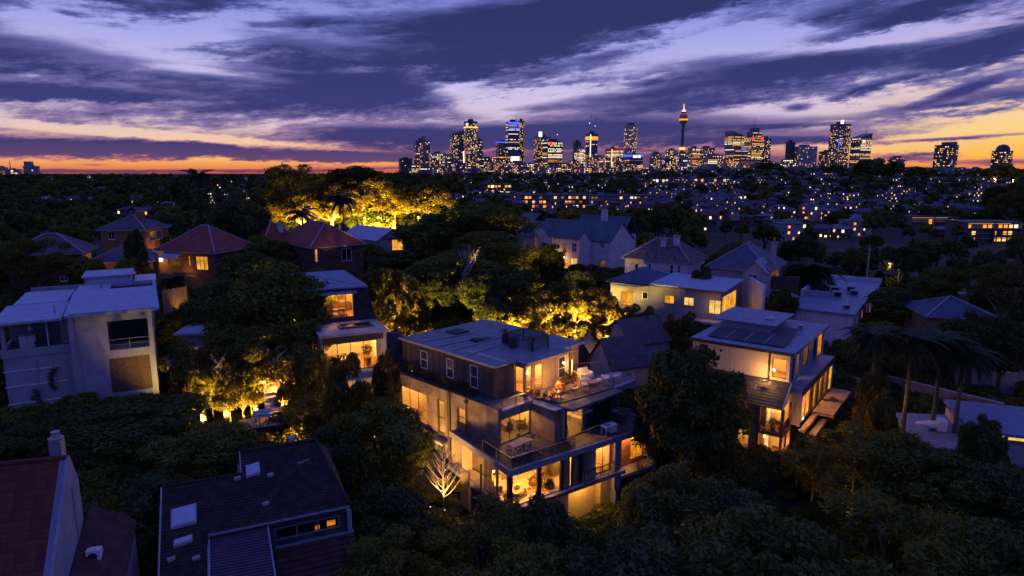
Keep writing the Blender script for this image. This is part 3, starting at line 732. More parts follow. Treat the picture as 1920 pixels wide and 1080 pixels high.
    o = D.objects.new('terrace_bulb', ld); COL.objects.link(o); o.parent = h; o.location = (6.6, -.6, Z2 + 1.3)
    part('pavilion_back_wall', MB().box(2.06, 13.2, 15.6, 15.9, Z2, Z3 - .1), m_clad[1], h); part('pavilion_end_wall', MB().box(13.0, 13.2, 2.31, 15.59, Z2, Z3 - .1), m_clad[1], h)
    rf = part('roof', MB().prism([(1.55, 2.15), (4.2, 2.15), (4.2, .85), (10.5, .85), (10.5, 1.9), (13.6, 1.9), (13.6, 16.2), (1.55, 16.2)], Z3 - .1, Z3 + .06), m_mroof, h)
    part('roof_edge', MB().bar((1.56, 2.14, Z3 + .06), (1.56, 16.2, Z3 + .06), .12), M('pinkish_gutter', (.36, .31, .31), .5, .1), h)
    part('gutter', MB().bar((1.56, 2.1, Z3), (4.18, 2.1, Z3), .13), M('pinkish_gutter', (.36, .31, .31), .5, .1), h)
    part('gutter', MB().bar((4.2, .8, Z3), (10.5, .8, Z3), .13), M('pinkish_gutter', (.36, .31, .31), .5, .1), h)
    part('gutter', MB().bar((10.5, 1.86, Z3), (13.6, 1.86, Z3), .13), M('pinkish_gutter', (.36, .31, .31), .5, .1), h)
    for i, (a, b) in enumerate((((2.2, 13.2), (8.6, 12.2)), ((2.2, 10.8), (8.2, 10.2)), ((2.4, 8.6), (9.4, 9.0)), ((2.4, 6.4), (6.6, 6.9)))):   # pipes over the roof
        part('roof_pipe', MB().tube([(a[0], a[1], Z3 + .12), (b[0], b[1], Z3 + .12)], .06, 6), m_steel, h)
    part('roof_hatch', MB().box(6.4, 8.2, 12.9, 14.6, Z3 + .062, Z3 + .22), m_black, h)
    part('folded_awning', MB().hexa([(5.8, 9.2, Z3 + .062), (8.0, 9.0, Z3 + .062), (8.2, 10.2, Z3 + .062), (6.0, 10.4, Z3 + .062), (5.9, 9.3, Z3 + .3), (7.6, 9.2, Z3 + .14), (7.8, 9.9, Z3 + .14), (6.1, 10.2, Z3 + .3)]), m_black, h)
    part('skirting_strip', MB().box(3.2, 3.7, 2.6, 7.9, Z3 + .062, Z3 + .075), m_steel, h)
    # glass box over the stair on the roof
    t = fthing('glass_roof_enclosure', 'open framed glass stair box standing on the metal roof', 'glass box', fr, 7.4, 3.1, Z3 + .06)
    P = [(0, 0), (2.2, 0), (2.2, 3.3), (0, 3.3)]
    for p in P: part('post', MB().box(p[0] - .05, p[0] + .05, p[1] - .05, p[1] + .05, 0, 1.25), m_black, t)
    for p, q in zip(P, P[1:] + P[:1]):
        part('top_rail', MB().bar((p[0], p[1], 1.29), (q[0], q[1], 1.29), .08), m_black, t)
        part('glass_panel', MB().bar((p[0] + (q[0] - p[0]) * .03, p[1] + (q[1] - p[1]) * .03, .6), (q[0] - (q[0] - p[0]) * .03, q[1] - (q[1] - p[1]) * .03, .6), .012), m_rail, t).scale = (1, 1, 1)
        gx = MB(); d = .006
        if p[1] == q[1]: gx.box(min(p[0], q[0]) + .06, max(p[0], q[0]) - .06, p[1] - d, p[1] + d, .05, 1.24)
        else: gx.box(p[0] - d, p[0] + d, min(p[1], q[1]) + .06, max(p[1], q[1]) - .06, .05, 1.24)
        part('glass_panel', gx, m_rail, t)
    f_pot_plant(fr, 8.4, 4.2, Z3 + .06, .9, .5, 'leafy plant inside the glass box on the roof', seed=4)
    # roof clutter
    for (x, y, hh, lab) in ((7.9, 7.2, 1.0, 'dark cowled flue standing upright on the metal roof'), (7.2, 5.5, .95, 'black barrel planter on the metal roof')):
        t = fthing('roof_flue' if hh == 1.0 else 'barrel_planter', lab, 'flue' if hh == 1.0 else 'planter', fr, x, y, Z3 + .06)
        part('drum', MB().lathe(0, 0, [(.34, 0), (.38, hh * .5), (.34, hh)], 14), M('dark_steel', (.06, .055, .055), .5, .2, 2), t, smooth=False)
        if hh == 1.0: part('cowl', MB().lathe(0, 0, [(.1, hh), (.1, hh + .2), (.3, hh + .24), (.12, hh + .4)], 12), m_black, t)
        else: part('rim', MB().lathe(0, 0, [(.37, hh), (.37, hh + .05), (.2, hh + .05)], 14), m_black, t)
    t = fthing('flower_stand', 'wire stand with pink flowers on the metal roof', 'plant stand', fr, 8.8, 8.6, Z3 + .06)
    for a in range(3): part('leg', MB().bar((.35 * math.cos(a * 2.1), .35 * math.sin(a * 2.1), 0), (0, 0, 1.0), .025), M('pink_iron', (.45, .16, .2), .6), t)
    part('foliage', leaf_ball(MB(), (0, 0, .95), .36, 60, .1, 9, .6), M('pink_petals', (.6, .16, .24), .8, .4, 9), t)
    # --- planting along the parapet
    for i in range(9):
        y = 15.6 - i * 1.35; r = .55 + .25 * ((i * 7) % 3) / 2
        b = solo('parapet_shrub', leaf_ball(MB(), fr.W(.95 + .2 * (i % 2), y, Z2 + .45), r, 420, .09, 20 + i, .8), leaf_g if i % 3 else leaf_mat('rust_leaf', (.10, .045, .012), (.26, .11, .02)),
                 ('rusty leaved shrub' if i % 3 == 0 else 'low green shrub') + ' before the timber clad top floor, %s from the far end' % ORD[i], 'shrub', 'parapet shrubs', base=fr.W(.95, y, Z2))
    uplight(*fr.W(1.3, 13.6)[:2], 60, (-.2, -.2, 1), z=Z2, label='spotlight among parapet shrubs, far one', group='parapet lights', color=WARM)
    uplight(*fr.W(1.4, 8.4)[:2], 60, (-.3, -.3, 1), z=Z2, label='spotlight among parapet shrubs, near one', group='parapet lights', color=WARM)
    for i, (x, y, pw) in enumerate(((-3.4, 10.6, 900), (-3.4, 6.2, 1100), (-4.0, 3.2, 1200))): q = fr.W(x, y); uplight(q[0], q[1], pw, (.6, .6, .75), (1, .46, .11), size=120, label='wall spotlight at the grey side wall, %s from the far end' % ORD[i], group='side wall spotlights')
    # --- terrace slab and the glazed living floor below (turned ten degrees)
    g = Fr(at_z(957, 883, 7.5), 35, 0.0)
    s = g.thing('glazed_wing', 'glazed lower wing with broad terrace slab and lit living room', 'house wing')
    part('terrace_slab', MB().box(0, 16.4, 0, 9.5, 6.98, Z1), m_fascia, s)
    part('terrace_paving', MB().box(.15, 16.2, .2, 9.3, Z1 + .003, Z1 + .03), M('dark_pavers', (.10, .085, .07), .7, .45, 1.6, bands=('X', .6), band_dark=.5), s)
    part('floor_slab', MB().box(-.2, 12.2, -.25, 9.5, 3.95, 4.3), m_fascia, s)
    part('sill_rail', MB().box(.0, 8.8, -.32, -.255, 4.1, 4.3), m_timber, s)
    for x in (.1, 2.9, 5.25, 7.35, 11.55): part('column', MB().box(x - .13 if x < 11 else x - .4, x + .13 if x < 11 else x + .35, .05, .33, 4.302 if x < 11 else 2.5, 6.978), m_fascia if x > 11 else m_frame, s)
    LG = [(.24, 2.76), (3.04, 5.1), (5.4, 6.3), (6.36, 7.2)]
    for a, b in LG: window(s, 'x', .12, (a, b, 4.31, 6.97), 1, 1, m_frame, m_glass, fw=.06, inset=.0, name='glazed_panel')
    for a, b in ((.5, 1.9), (2.0, 3.9)): window(s, 'y', .05, (a, b, 4.31, 6.97), 1, 1, m_frame, m_glass, fw=.06, inset=.0, name='glazed_panel')
    room(s, .06, 9.0, .2, 7.5, 4.3, 6.97, ('x0', 'y0'), floorm=M('pale_stone_floor', (.62, .50, .32), .5, .12, 1.2))
    part('curtain', MB().box(5.35, 6.3, .35, .42, 4.36, 6.9), m_cream, s); part('curtain', MB().box(6.45, 7.3, .35, .42, 4.36, 6.9), m_cream, s)
    part('room_wall', MB().box(7.4, 7.5, .34, 6.0, 4.36, 6.9), m_cream, s)
    lamp(s, 1.8, 2.2, 6.9, 85); lamp(s, 4.3, 2.6, 6.9, 85); lamp(s, 3.0, 5.4, 6.9, 60); lamp(s, 6.4, 2.2, 6.9, 60)
    # recessed balcony with lit door
    part('balcony_back_wall', MB().box(7.51, 9.2, 2.4, 2.6, 4.302, 6.97), m_timber, s)
    window(s, 'x', .55, (9.3, 11.1, 4.31, 6.97), 2, 1, m_frame, m_glass, fw=.08, inset=0, name='balcony_door')
    room(s, 9.25, 11.15, .62, 4.5, 4.3, 6.97, ('y0',)); lamp(s, 10.2, 2.4, 6.9, 60)
    railing(s, [(7.5, -.1), (11.1, -.1)], 4.302, 1.0, 1.8, glass=False, m=m_black, balusters=.16)
    # brick recess on the far side and its lit window
    bw = MB(); wall(bw, 'x', 1.4, 11.95, 16.2, 3.3, 6.97, .2, [(14.4, 16.1, 3.9, 6.8)]); part('brick_recess_wall', bw, brick_mat('red_brick', (.30, .12, .075), (.18, .13, .10), 1.3), s)
    window(s, 'x', 1.4, (14.4, 16.1, 3.9, 6.8), 2, 1, m_timber, m_lit2, fw=.09, inset=.05)
    part('end_column', MB().box(16.1, 16.5, .05, 1.38, 2.5, 6.97), m_fascia, s); part('recess_floor', MB().box(11.9, 16.2, .1, 1.39, 3.3, 3.55), m_conc, s)
    ld = D.lights.new('recess_bulb', 'POINT'); ld.energy = 18 * LAMP_K; ld.color = WARM; ld.shadow_soft_size = .1
    o = D.objects.new('recess_bulb', ld); COL.objects.link(o); o.parent = s; o.location = (13.8, .7, 6.5)
    railing(s, [(14.2, .2), (16.1, .2)], 3.56, 1.0, 1.0, glass=False, m=m_black, balusters=.2)
    # undercroft with yellow lit wall
    part('undercroft_wall', MB().box(6.4, 10.3, 1.6, 1.8, -1.0, 3.94), M('ochre_render', (.58, .42, .17), .9, .12, 1), s)
    part('undercroft_return', MB().box(10.31, 11.6, .9, 1.79, -1.0, 3.6), M('ochre_stone', (.46, .33, .14), .9, .25, 4), s)
    part('undercroft_pier', MB().box(11.61, 12.0, .3, 1.79, -1.0, 3.94), m_fascia, s); part('foundation', MB().box(.3, 6.39, .6, 9.4, -1.0, 3.94), m_render, s)
    ld = D.lights.new('undercroft_bulb', 'POINT'); ld.energy = 17 * LAMP_K; ld.color = (1, .5, .1); ld.shadow_soft_size = .1
    o = D.objects.new('undercroft_bulb', ld); COL.objects.link(o); o.parent = s; o.location = (8.4, .4, 3.4)
    railing(s, [(.15, 4.2), (.15, .12), (6.6, .12)], Z1 + .03, .95, 1.9)
    railing(s, [(6.6, 1.0), (11.6, 1.4)], Z1 + .03, .8, 2.2, glass=False)
    # stair and screen at the left end
    part('screen_panel', MB().box(-1.9, -1.8, 3.0, 4.4, 3.4, 6.6), M('frosted_screen', (.32, .25, .14), .6, .2, 2), s)
    part('steel_post', MB().box(-.75, -.6, 3.1, 3.25, 1.0, 6.97), m_black, s)
    part('stair_rail', MB().tube([(-2.6, 1.8, 3.0), (-1.6, 2.2, 4.3), (-.7, 2.6, 4.7), (-.1, 2.3, 4.5)], .035, 6), m_steel, s)
    part('stair_rail', MB().tube([(-1.6, 3.0, 4.5), (.0, .6, 4.2)], .03, 6), m_steel, s)
    return fr, g
MH, MW = main_house()
def main_furniture():
    fr, g = MH, MW; Z1, Z2 = 7.53, 10.6
    # lower living room
    t = f_table(g, 1.7, 1.7, 4.36, 1.5, 1.3, 20, 'pale square coffee table in the corner of the glazed living room', M('pale_table', (.66, .52, .33), .5, .1), h=.45, name='coffee_table')
    t = fthing('fruit_bowl', 'dark bowl on the pale coffee table in the living room', 'bowl', g, 1.8, 1.7, 4.36 + .452); part('bowl', MB().lathe(0, 0, [(.08, 0), (.28, .14), (.25, .14), (.06, .04)], 12), m_fabricd, t)
    f_sofa(g, 1.0, 3.4, 4.36, 1.9, 60, 'cream two seat sofa behind the coffee table', M('cream_upholstery', (.66, .55, .38), .95, .12, 4))
    f_sofa(g, 3.9, 1.9, 4.36, .95, -60, 'brown patterned armchair behind the second glass panel', M('patterned_upholstery', (.30, .16, .07), .9, .8, 3.2), 'armchair', 'armchair', 1)
    f_sofa(g, 4.6, 1.0, 4.36, .8, 150, 'low dark stool chair beside the patterned armchair', m_fabricd, 'armchair', 'armchair', 1)
    t = fthing('rug', 'zebra striped rug under the patterned armchair', 'rug', g, 4.0, 1.4, 4.36); part('pile', MB().rbox(0, 0, .002, .02, 1.9, 1.6, 15), M('zebra_rug', (.42, .28, .13), .95, .9, 3.0), t)
    f_pot_plant(g, 4.95, 2.6, 4.36, 2.2, .5, 'tall dark potted plant in the living room corner', seed=8, n=240, leaf=leaf_mat('indoor_leaf', (.03, .03, .012), (.08, .07, .02)))
    t = fthing('wall_picture', 'small dark framed picture on the living room back wall', 'picture', g, 2.2, 7.40, 5.5); part('frame', MB().box(-.5, .5, 0, .04, 0, .8), m_frame, t); part('canvas', MB().box(-.44, .44, -.006, -.002, .06, .74), m_fabricd, t)
    t = fthing('bookcase', 'tall brown bookcase against the living room wall', 'bookcase', g, 4.3, 7.2, 4.36)
    part('carcass', MB().box(-.6, .6, .1, .25, 0, 2.1), m_timber, t)
    for i in range(5): part('shelf', MB().box(-.6, .6, -.15, .098, i * .5, i * .5 + .04), m_timber, t)
    f_lamp(g, 7.0, 1.6, 4.36, 1.5, 'floor lamp glowing behind the pale curtains', 12)
    # terrace table and chairs
    f_table(g, 2.65, 2.55, Z1, 2.1, .95, 12, 'weathered timber dining table on the terrace', M('weathered_timber', (.30, .24, .18), .8, .3, 5), name='outdoor_table')
    wt = M('weathered_timber', (.30, .24, .18), .8, .3, 5)
    for i, (x, y, d, lab) in enumerate(((1.2, 1.7, 115, 'slatted outdoor chair at the balustrade end of the terrace table'), (1.75, 1.45, 185, 'slatted outdoor chair on the near side of the terrace table'), (2.9, 1.7, 190, 'slatted outdoor chair tucked at the middle of the terrace table'), (4.1, 2.9, -75, 'slatted outdoor chair at the pier end of the terrace table'), (3.4, 3.5, 10, 'slatted outdoor chair on the door side of the terrace table'))):
        f_chair(g, x, y, Z1, d, lab, 'terrace dining chairs', wt, 'outdoor_chair')
    t = fthing('barbecue', 'pale barbecue trolley on the terrace by the dark windows', 'barbecue', g, 11.2, .95, Z1)
    for sx in (-1, 1):
        for sy in (-1, 1): part('leg', MB().box(sx * .6 - .03, sx * .6 + .03, sy * .28 - .03, sy * .28 + .03, 0, .7), m_white, t)
    part('cabinet', MB().box(.0, .66, -.32, .32, .1, .698), m_white, t); part('worktop', MB().box(-.72, .72, -.36, .36, .7, .78), m_white, t); part('hood', MB().lathe(-.2, 0, [(.26, .782), (.24, .95), (.1, 1.05)], 12), m_steel, t)
    f_table(g, 14.6, 2.6, Z1, 2.0, .9, 30, 'dark outdoor table beyond the barbecue', m_fabricd, name='outdoor_table')
    for i in range(2): f_lounger(g, 15.0 - i * 1.2, 4.6, Z1, -20, ('blue mattress lounger behind the dark table', 'blue mattress lounger nearest the wall by the dark table')[i], 'terrace loungers')
    # upper room A and B
    f_sofa(fr, 3.0, 2.0, 7.5, .8, 170, 'round wicker armchair inside the sliding door', m_fabricd, 'armchair', 'armchair', 1); f_sofa(fr, 4.2, 1.4, 7.5, .8, 230, 'wicker armchair next to the pier inside the sliding door', m_fabricd, 'armchair', 'armchair', 1)
    t = fthing('wall_screen', 'dark television screen on the wall inside the sliding door', 'television', fr, 1.0, 1.2, 7.5); part('screen', MB().box(-.55, .55, 0, .05, .5, 1.9), m_fabricd, t); part('stand', MB().box(-.3, .3, -.1, .15, 0, .5), m_timber, t)
    f_table(fr, 6.2, -1.4, 7.45, 1.3, .8, 40, 'pale timber desk behind the picture window', M('pale_table', (.66, .52, .33), .5, .1))
    f_chair(fr, 5.9, -2.2, 7.45, 160, 'brown desk chair close to the picture window'); f_chair(fr, 6.9, -.4, 7.45, 10, 'brown chair behind the pale desk')
    f_pot_plant(fr, 7.0, .7, 7.45, 1.7, .55, 'bushy brown indoor plant behind the pale desk', seed=12, n=220, leaf=leaf_mat('indoor_leaf', (.03, .03, .012), (.08, .07, .02)))
    f_chair(fr, 5.6, 2.2, Z2, 40, 'chair beside the corner window of the top floor')
    # side windows
    f_sofa(fr, 2.6, 10.4, 6.35, 1.6, 90, 'pale sofa behind the three paned side window', M('cream_upholstery', (.66, .55, .38), .95, .12, 4)); f_lamp(fr, 3.2, 12.4, 6.35, 1.7, 'floor lamp behind the three paned side window', 10)
    # roof terrace
    f_sofa(fr, 12.0, .5, Z2, 1.5, -15, 'pale cushioned wicker sofa on the roof terrace', m_fabric)
    t = f_table(fr, 10.6, -.7, Z2, .9, .9, 20, 'round glass topped table before the pale sofa', m_steel, name='terrace_table', h=.5)
    f_chair(fr, 11.6, -1.6, Z2, 200, 'white folding chair facing the pale sofa', None, m_white, 'folding_chair'); f_chair(fr, 9.6, -1.4, Z2, 140, 'white folding chair at the balustrade of the roof terrace', None, m_white, 'folding_chair')
    for i, (x, y) in enumerate(((13.3, -1.3), (14.3, -1.9))): f_lounger(fr, x, y, Z2 - .55, -40, ('pale blue sun lounger next to the roof terrace sofa', 'pale blue sun lounger at the outer edge of the roof terrace')[i], 'roof terrace loungers')
    f_table(fr, 7.0, -.6, Z2, 1.0, .7, 10, 'low timber table with red flowers on the deck', m_timber, name='low_table', h=.4)
    f_pot_plant(fr, 7.0, -.6, Z2 + .4, .55, .42, 'bowl of bright red flowers on the low deck table', seed=5, leaf=M('red_petals', (.75, .10, .04), .8, .3, 9), n=120)
    f_chair(fr, 6.1, -1.2, Z2, 80, 'timber deck chair beside the red flowers'); f_chair(fr, 8.0, -1.4, Z2, 250, 'timber deck chair on the balustrade side of the red flowers')
    f_pot_plant(fr, 9.4, .6, Z2, 1.2, .5, 'green potted shrub against the top floor wall', seed=15, n=200); f_pot_plant(fr, 10.4, .5, Z2, 1.0, .4, 'rusty potted shrub under the terrace wall light', seed=16, n=160, leaf=leaf_mat('rust_leaf', (.10, .045, .012), (.26, .11, .02)))
    for i in range(4): f_pot_plant(fr, 5.0 + i * .1, .9 + i * -.7, Z2 - .05, .5, .3, 'small trailing pot plant at the deck edge, %s from the wall' % ORD[i], seed=30 + i, n=70, group='deck edge pots')
main_furniture()
# ------------------------------------------------------------------ near houses round the big one
m_wwall = M('white_render', (.33, .33, .38), .85, .16, .8, streak=.35)
m_wroof = M('white_roof_sheet', (.36, .39, .50), .6, .2, 1.6, bump=.2)
m_tan = M('cream_render', (.56, .45, .33), .9, .12, .8, streak=.18)
m_broof = M('blue_grey_sheet', (.18, .21, .32), .5, .25, 1.2, bands=('X', .4), band_dark=.2)
m_solar = M('solar_cells', (.012, .016, .04), .4, .3, 2, spec=.15)
m_sand = M('sandstone', (.34, .23, .12), .95, .6, 3.2, bump=.8)
m_slate = M('dark_slate', (.045, .04, .05), .7, .5, 2.4, bands=('Z', .16), band_dark=.5)

def extra_light(parent, x, y, z, power, color=WARM, r=.1, name='outdoor_bulb'):
    ld = D.lights.new(name, 'POINT'); ld.energy = power * LAMP_K; ld.color = color; ld.shadow_soft_size = r
    o = D.objects.new(name, ld); COL.objects.link(o); o.parent = parent; o.location = (x, y, z - zoff(parent))
def solar_house():
    fr = Fr(at_z(1483, 662, 14.6), 52.5, 4.0)
    h = fr.thing('solar_roof_house', 'cream house with solar panels on its flat blue roof', 'house')
    ZR, ZM, ZF = 14.6, 11.6, 8.2
    O1 = (7.35, 7.95, 13.25, 14.1); O2 = (.25, 1.5, 12.15, 13.95)
    w = MB(); wall(w, 'y', .0, 0, 8.85, ZF - 4, ZR - .2, .25, [O1, O2]); part('end_wall', w, m_tan, h)
    window(h, 'y', 0, O1, 1, 1, m_frame, m_dark, fw=.07); window(h, 'y', 0, O2, 1, 1, m_timber, m_glass, fw=.07, split=[.35, 1])
    part('round_window', MB().tube([(-.02, 6.1, 13.8), (.05, 6.1, 13.8)], .21, 14), m_white, h); part('round_pane', MB().tube([(-.03, 6.1, 13.8), (-.021, 6.1, 13.8)], .16, 14), m_skypane, h)
    part('downpipe', MB().tube([(-.1, 1.72, ZR - .25), (-.1, 1.72, ZM - .1)], .09, 8), m_black, h); part('joint_strip', MB().box(-.012, -.002, 5.0, 5.05, 11.9, ZR - .25), m_white, h)
    SW = [(.9, 1.7, 11.7, 13.8), (2.3, 3.6, 11.7, 13.9), (5.0, 6.8, 12.0, 13.9), (8.6, 10.0, 11.7, 14.0), (10.6, 12.6, 11.7, 14.1)]
    w = MB(); wall(w, 'x', 0.003, .26, 13.3, ZM - .1, ZR - .2, .25, SW); part('upper_wall', w, m_wwall, h)
    for i, o in enumerate(SW): window(h, 'x', .003, o, 2 if i else 1, 1, m_frame, [m_dark, m_lit2, m_dim][i % 3] if i not in (1,) else m_glass, fw=.08, inset=.06)
    room(h, .26, 4.0, .26, 3.6, 11.6, 14.3, ('x0', 'y0')); lamp(h, 1.6, 1.7, 14.25, 42)
    part('back_wall', MB().box(.26, 13.3, 8.6, 8.85, ZF - 4, ZR - .2), m_tan, h); part('far_wall', MB().box(13.05, 13.3, .26, 8.59, ZF - 4, ZR - .2), m_tan, h)
    part('roof', MB().prism([(-.3, -.3), (13.6, -.3), (13.6, 9.1), (-.3, 9.1)], ZR - .2, ZR), m_broof, h)
    part('roof_edge', MB().box(-.36, -.31, -.3, 9.1, ZR - .22, ZR + .06), m_black, h); part('roof_edge', MB().box(-.3, 13.6, -.36, -.31, ZR - .22, ZR + .06), m_fascia, h)
    for j in range(4):                                             # front row of solar panels, tilted
        y0 = 7.9 - j * 1.75; k = .35
        part('solar_panel', MB().hexa([(1.2, y0 - 1.68, ZR + .06), (4.2, y0 - 1.68, ZR + .30), (4.2, y0, ZR + .30), (1.2, y0, ZR + .06), (1.2, y0 - 1.68, ZR + .11), (4.2, y0 - 1.68, ZR + .35), (4.2, y0, ZR + .35), (1.2, y0, ZR + .11)]), m_solar, h)
        part('panel_rail', MB().bar((1.2, y0 + .03, ZR + .1), (4.2, y0 + .03, ZR + .34), .05), m_steel, h)
    part('solar_panel', MB().hexa([(4.6, 1.2, ZR + .1), (7.6, 1.2, ZR + .45), (7.6, 2.6, ZR + .45), (4.6, 2.6, ZR + .1), (4.6, 1.2, ZR + .15), (7.6, 1.2, ZR + .5), (7.6, 2.6, ZR + .5), (4.6, 2.6, ZR + .15)]), m_solar, h)
    part('clerestory_box', MB().box(6.2, 11.6, 3.6, 8.3, ZR + .002, ZR + .75), m_wwall, h)
    part('clerestory_roof', MB().box(5.6, 12.6, 2.9, 9.2, ZR + .76, ZR + .9), m_broof, h)
    for y in (4.6, 6.4): part('roof_seam', MB().box(5.6, 12.6, y, y + .07, ZR + .902, ZR + .93), m_steel, h)
    part('skylight_dome', MB().lathe(8.4, 4.2, [(.5, ZR + .902), (.5, ZR + 1.02), (.3, ZR + 1.12), (.05, ZR + 1.15)], 12), m_steel, h)
    part('roof_vent', MB().box(9.3, 9.7, 1.3, 1.7, ZR + .002, ZR + .5), m_steel, h)
    # lower terrace storey: deep flat roof over tall glazing
    part('terrace_roof', MB().prism([(-.3, -1.25), (12.6, -1.25), (12.6, -.005), (-.3, -.005)], ZM - .42, ZM), m_broof, h)
    part('terrace_fascia', MB().box(-.34, 12.6, -1.31, -1.255, ZM - .62, ZM + .03), M('dark_steel', (.06, .055, .055), .5, .2, 2), h)
    for x in (-.15, 4.2, 6.4, 8.6, 10.6): part('steel_column', MB().box(x - .16, x + .16, -1.22, -.95, ZF, ZM - .43), m_tan if x < 0 else m_frame, h)
    for a, b in ((.05, 4.0), (4.4, 6.2), (6.6, 8.4), (8.8, 10.4)): window(h, 'x', -1.1, (a, b, ZF + .02, ZM - .44), 2 if a < 1 else 1, 1, m_frame, m_glass, fw=.07, inset=0, name='glazed_door')
    room(h, -.15, 10.6, -.95, 5.0, ZF, ZM - .45, ('y0',), wallm=M('honey_plaster', (.62, .46, .25), .9, .2, 2)); lamp(h, 1.5, .4, ZM - .5, 70); lamp(h, 5.0, .4, ZM - .5, 90); lamp(h, 8.5, .4, ZM - .5, 90)
    part('lit_panel', MB().box(10.8, 11.9, -1.2, -1.1, ZF + .3, ZM - .44), m_lit, h)
    part('terrace_end_wall', MB().box(12.0, 12.6, -1.2, -.01, ZF, ZM - .44), m_tan, h)
    d = MB(); part('deck', MB().box(4.5, 12.8, -3.0, -1.23, ZF - .3, ZF), m_deck, h)
    for i in range(2): part('step', MB().box(-.2, 4.45 + i * .6, -1.7 - i * .75, -1.25 - i * .62, ZF - .5 - i * .55, ZF - .2 - i * .5), m_deck, h)
    extra_light(h, 2.0, -1.9, ZF + .7, 5); extra_light(h, -.6, .8, 9.6, 5)
    # warm floodlight over the cream end wall
    t = fthing('wall_floodlight', 'small floodlight on the cottage ridge washing the cream wall', 'floodlight', fr, -1.3, 1.7, 12.0)
    part('housing', MB().box(-.08, .08, -.1, .1, 0, .12), m_black, t)
    ld = D.lights.new('flood_beam', 'POINT'); ld.energy = 19 * LAMP_K; ld.color = (1, .5, .13); ld.shadow_soft_size = .1
    o = D.objects.new('flood_beam', ld); COL.objects.link(o); o.parent = t; o.location = (0, 0, .35)
    return fr
SH = solar_house()
def stone_cottage():
    fr = Fr(SH.W(0, 0)[:2], 52.5, 3.0)
    h = fr.thing('stone_cottage', 'sandstone cottage with dark slate roof and two tier corner veranda', 'cottage')
    ze = 10.5; XE, XR, zr = -2.45, -.32, 12.0
    rf = MB(); a = [(XE - .3, -.3, ze - .15), (XR, -.3, zr), (XR, 8.6, zr), (XE - .3, 8.6, ze - .15)][::-1]
    a = [a[3], a[2], a[1], a[0]]
    rf.hexa([(XE - .3, -.3, ze - .25), (XR, -.3, zr - .1), (XR, 8.6, zr - .1), (XE - .3, 8.6, ze - .25), (XE - .3, -.3, ze - .12), (XR, -.3, zr + .03), (XR, 8.6, zr + .03), (XE - .3, 8.6, ze - .12)]); part('roof', rf, m_slate, h)
    n = 9
    for i in range(n):
        k = (i + .5) / n; part('slate_course', MB().bar((XE - .3 + (XR - XE + .3) * k, -.28, ze - .11 + (zr - ze + .15) * k), (XE - .3 + (XR - XE + .3) * k, 8.58, ze - .11 + (zr - ze + .15) * k), .035), m_slate, h)
    for i, (k, y, l) in enumerate(((.75, 1.4, .9), (.45, 2.4, 1.2), (.2, 3.0, .8), (.8, 6.9, .7), (.55, 5.2, .5))): part('patch_slate', MB().bar((XE + (XR - XE) * k, y, ze + .03 + (zr - ze) * k), (XE + .35 + (XR - XE) * k, y, ze + .27 + (zr - ze) * k), .06), M('pale_slate', (.16, .16, .22), .6, .3), h)
    part('barge_board', MB().bar((XE - .3, -.34, ze - .16), (XR, -.34, zr), .12), m_fascia, h)
    part('gutter', MB().bar((XE - .36, -.3, ze - .2), (XE - .36, 8.6, ze - .2), .12), m_timber, h)
    GW = (2.35, 3.4, 6.0, 7.7)
    w = MB(); wall(w, 'y', XE + .12, 1.75, 8.3, 3.0, ze - .28, .35, [GW]); part('stone_wall', w, m_sand, h)
    window(h, 'y', XE + .12, GW, 1, 2, m_white, m_glass, fw=.09, inset=-.03, sill=True)
    room(h, XE + .48, -.1, 1.8, 4.4, 5.2, 7.9, ('x0',)); lamp(h, -1.0, 2.8, 7.85, 16)
    part('gable_wall', MB().prism([(XE + .9, 1.3), (-.02, 1.3), (-.02, 1.74), (XE + .9, 1.74)], 3.0, [10.6, 11.8, 11.8, 10.6]), m_sand, h)
    part('rear_gable', MB().hexa([(XE + .5, -.05, 8.0), (-.05, -.05, 8.0), (-.05, .2, 8.0), (XE + .5, .2, 8.0), (XE + .5, -.05, 10.45), (-.05, -.05, 11.75), (-.05, .2, 11.75), (XE + .5, .2, 10.45)]) if False else MB().hexa([(XE + 1.2, -.05, 10.0), (-.4, -.05, 10.0), (-.4, .2, 10.0), (XE + 1.2, .2, 10.0), (XE + 1.2, -.05, 10.75), (-.4, -.05, 11.6), (-.4, .2, 11.6), (XE + 1.2, .2, 10.75)]), m_sand, h)
    # veranda, two floors at the corner
    z0, z1 = 5.3, 8.05
    part('veranda_floor', MB().box(XE - .45, -.1, -1.0, 1.7, z0 - .2, z0), m_deck, h); part('balcony_floor', MB().box(XE - .25, -.1, -.5, 1.7, z1 - .28, z1), m_timber, h)
    for (x, y) in ((XE - .1, 1.6), (XE - .1, -.35), (-.35, -.4)): part('veranda_post', MB().box(x - .11, x + .11, y - .11, y + .11, z0 if y < 1 else 3.0, ze - .25), m_timber, h)
    railing(h, [(XE - .1, 1.45), (XE - .1, -.3)], z1, .85, 1.8, glass=False, m=m_black, balusters=.14); railing(h, [(XE + .05, -.36), (-.45, -.36)], z1, .85, 2.0, glass=False, m=m_black, balusters=.14)
    window(h, 'x', 1.29, (XE + 1.0, -.3, z1 + .05, 9.9), 3, 1, m_white, m_lit3, fw=.08, inset=-.06, name='balcony_door'); window(h, 'x', 1.29, (XE + .95, -.3, z0 + .05, 7.5), 3, 1, m_white, m_lit3, fw=.09, inset=-.06, name='french_door')
    part('veranda_lamp', MB().box(XE + .3, XE + .42, 1.1, 1.2, 7.2, 7.45), emit('lamp_glow', (1, .78, .42), 2.8), h)
    extra_light(h, XE + .6, .3, 7.4, 9); extra_light(h, XE + .8, .4, 10.0, 5); extra_light(h, -.9, -.7, 6.4, 9)
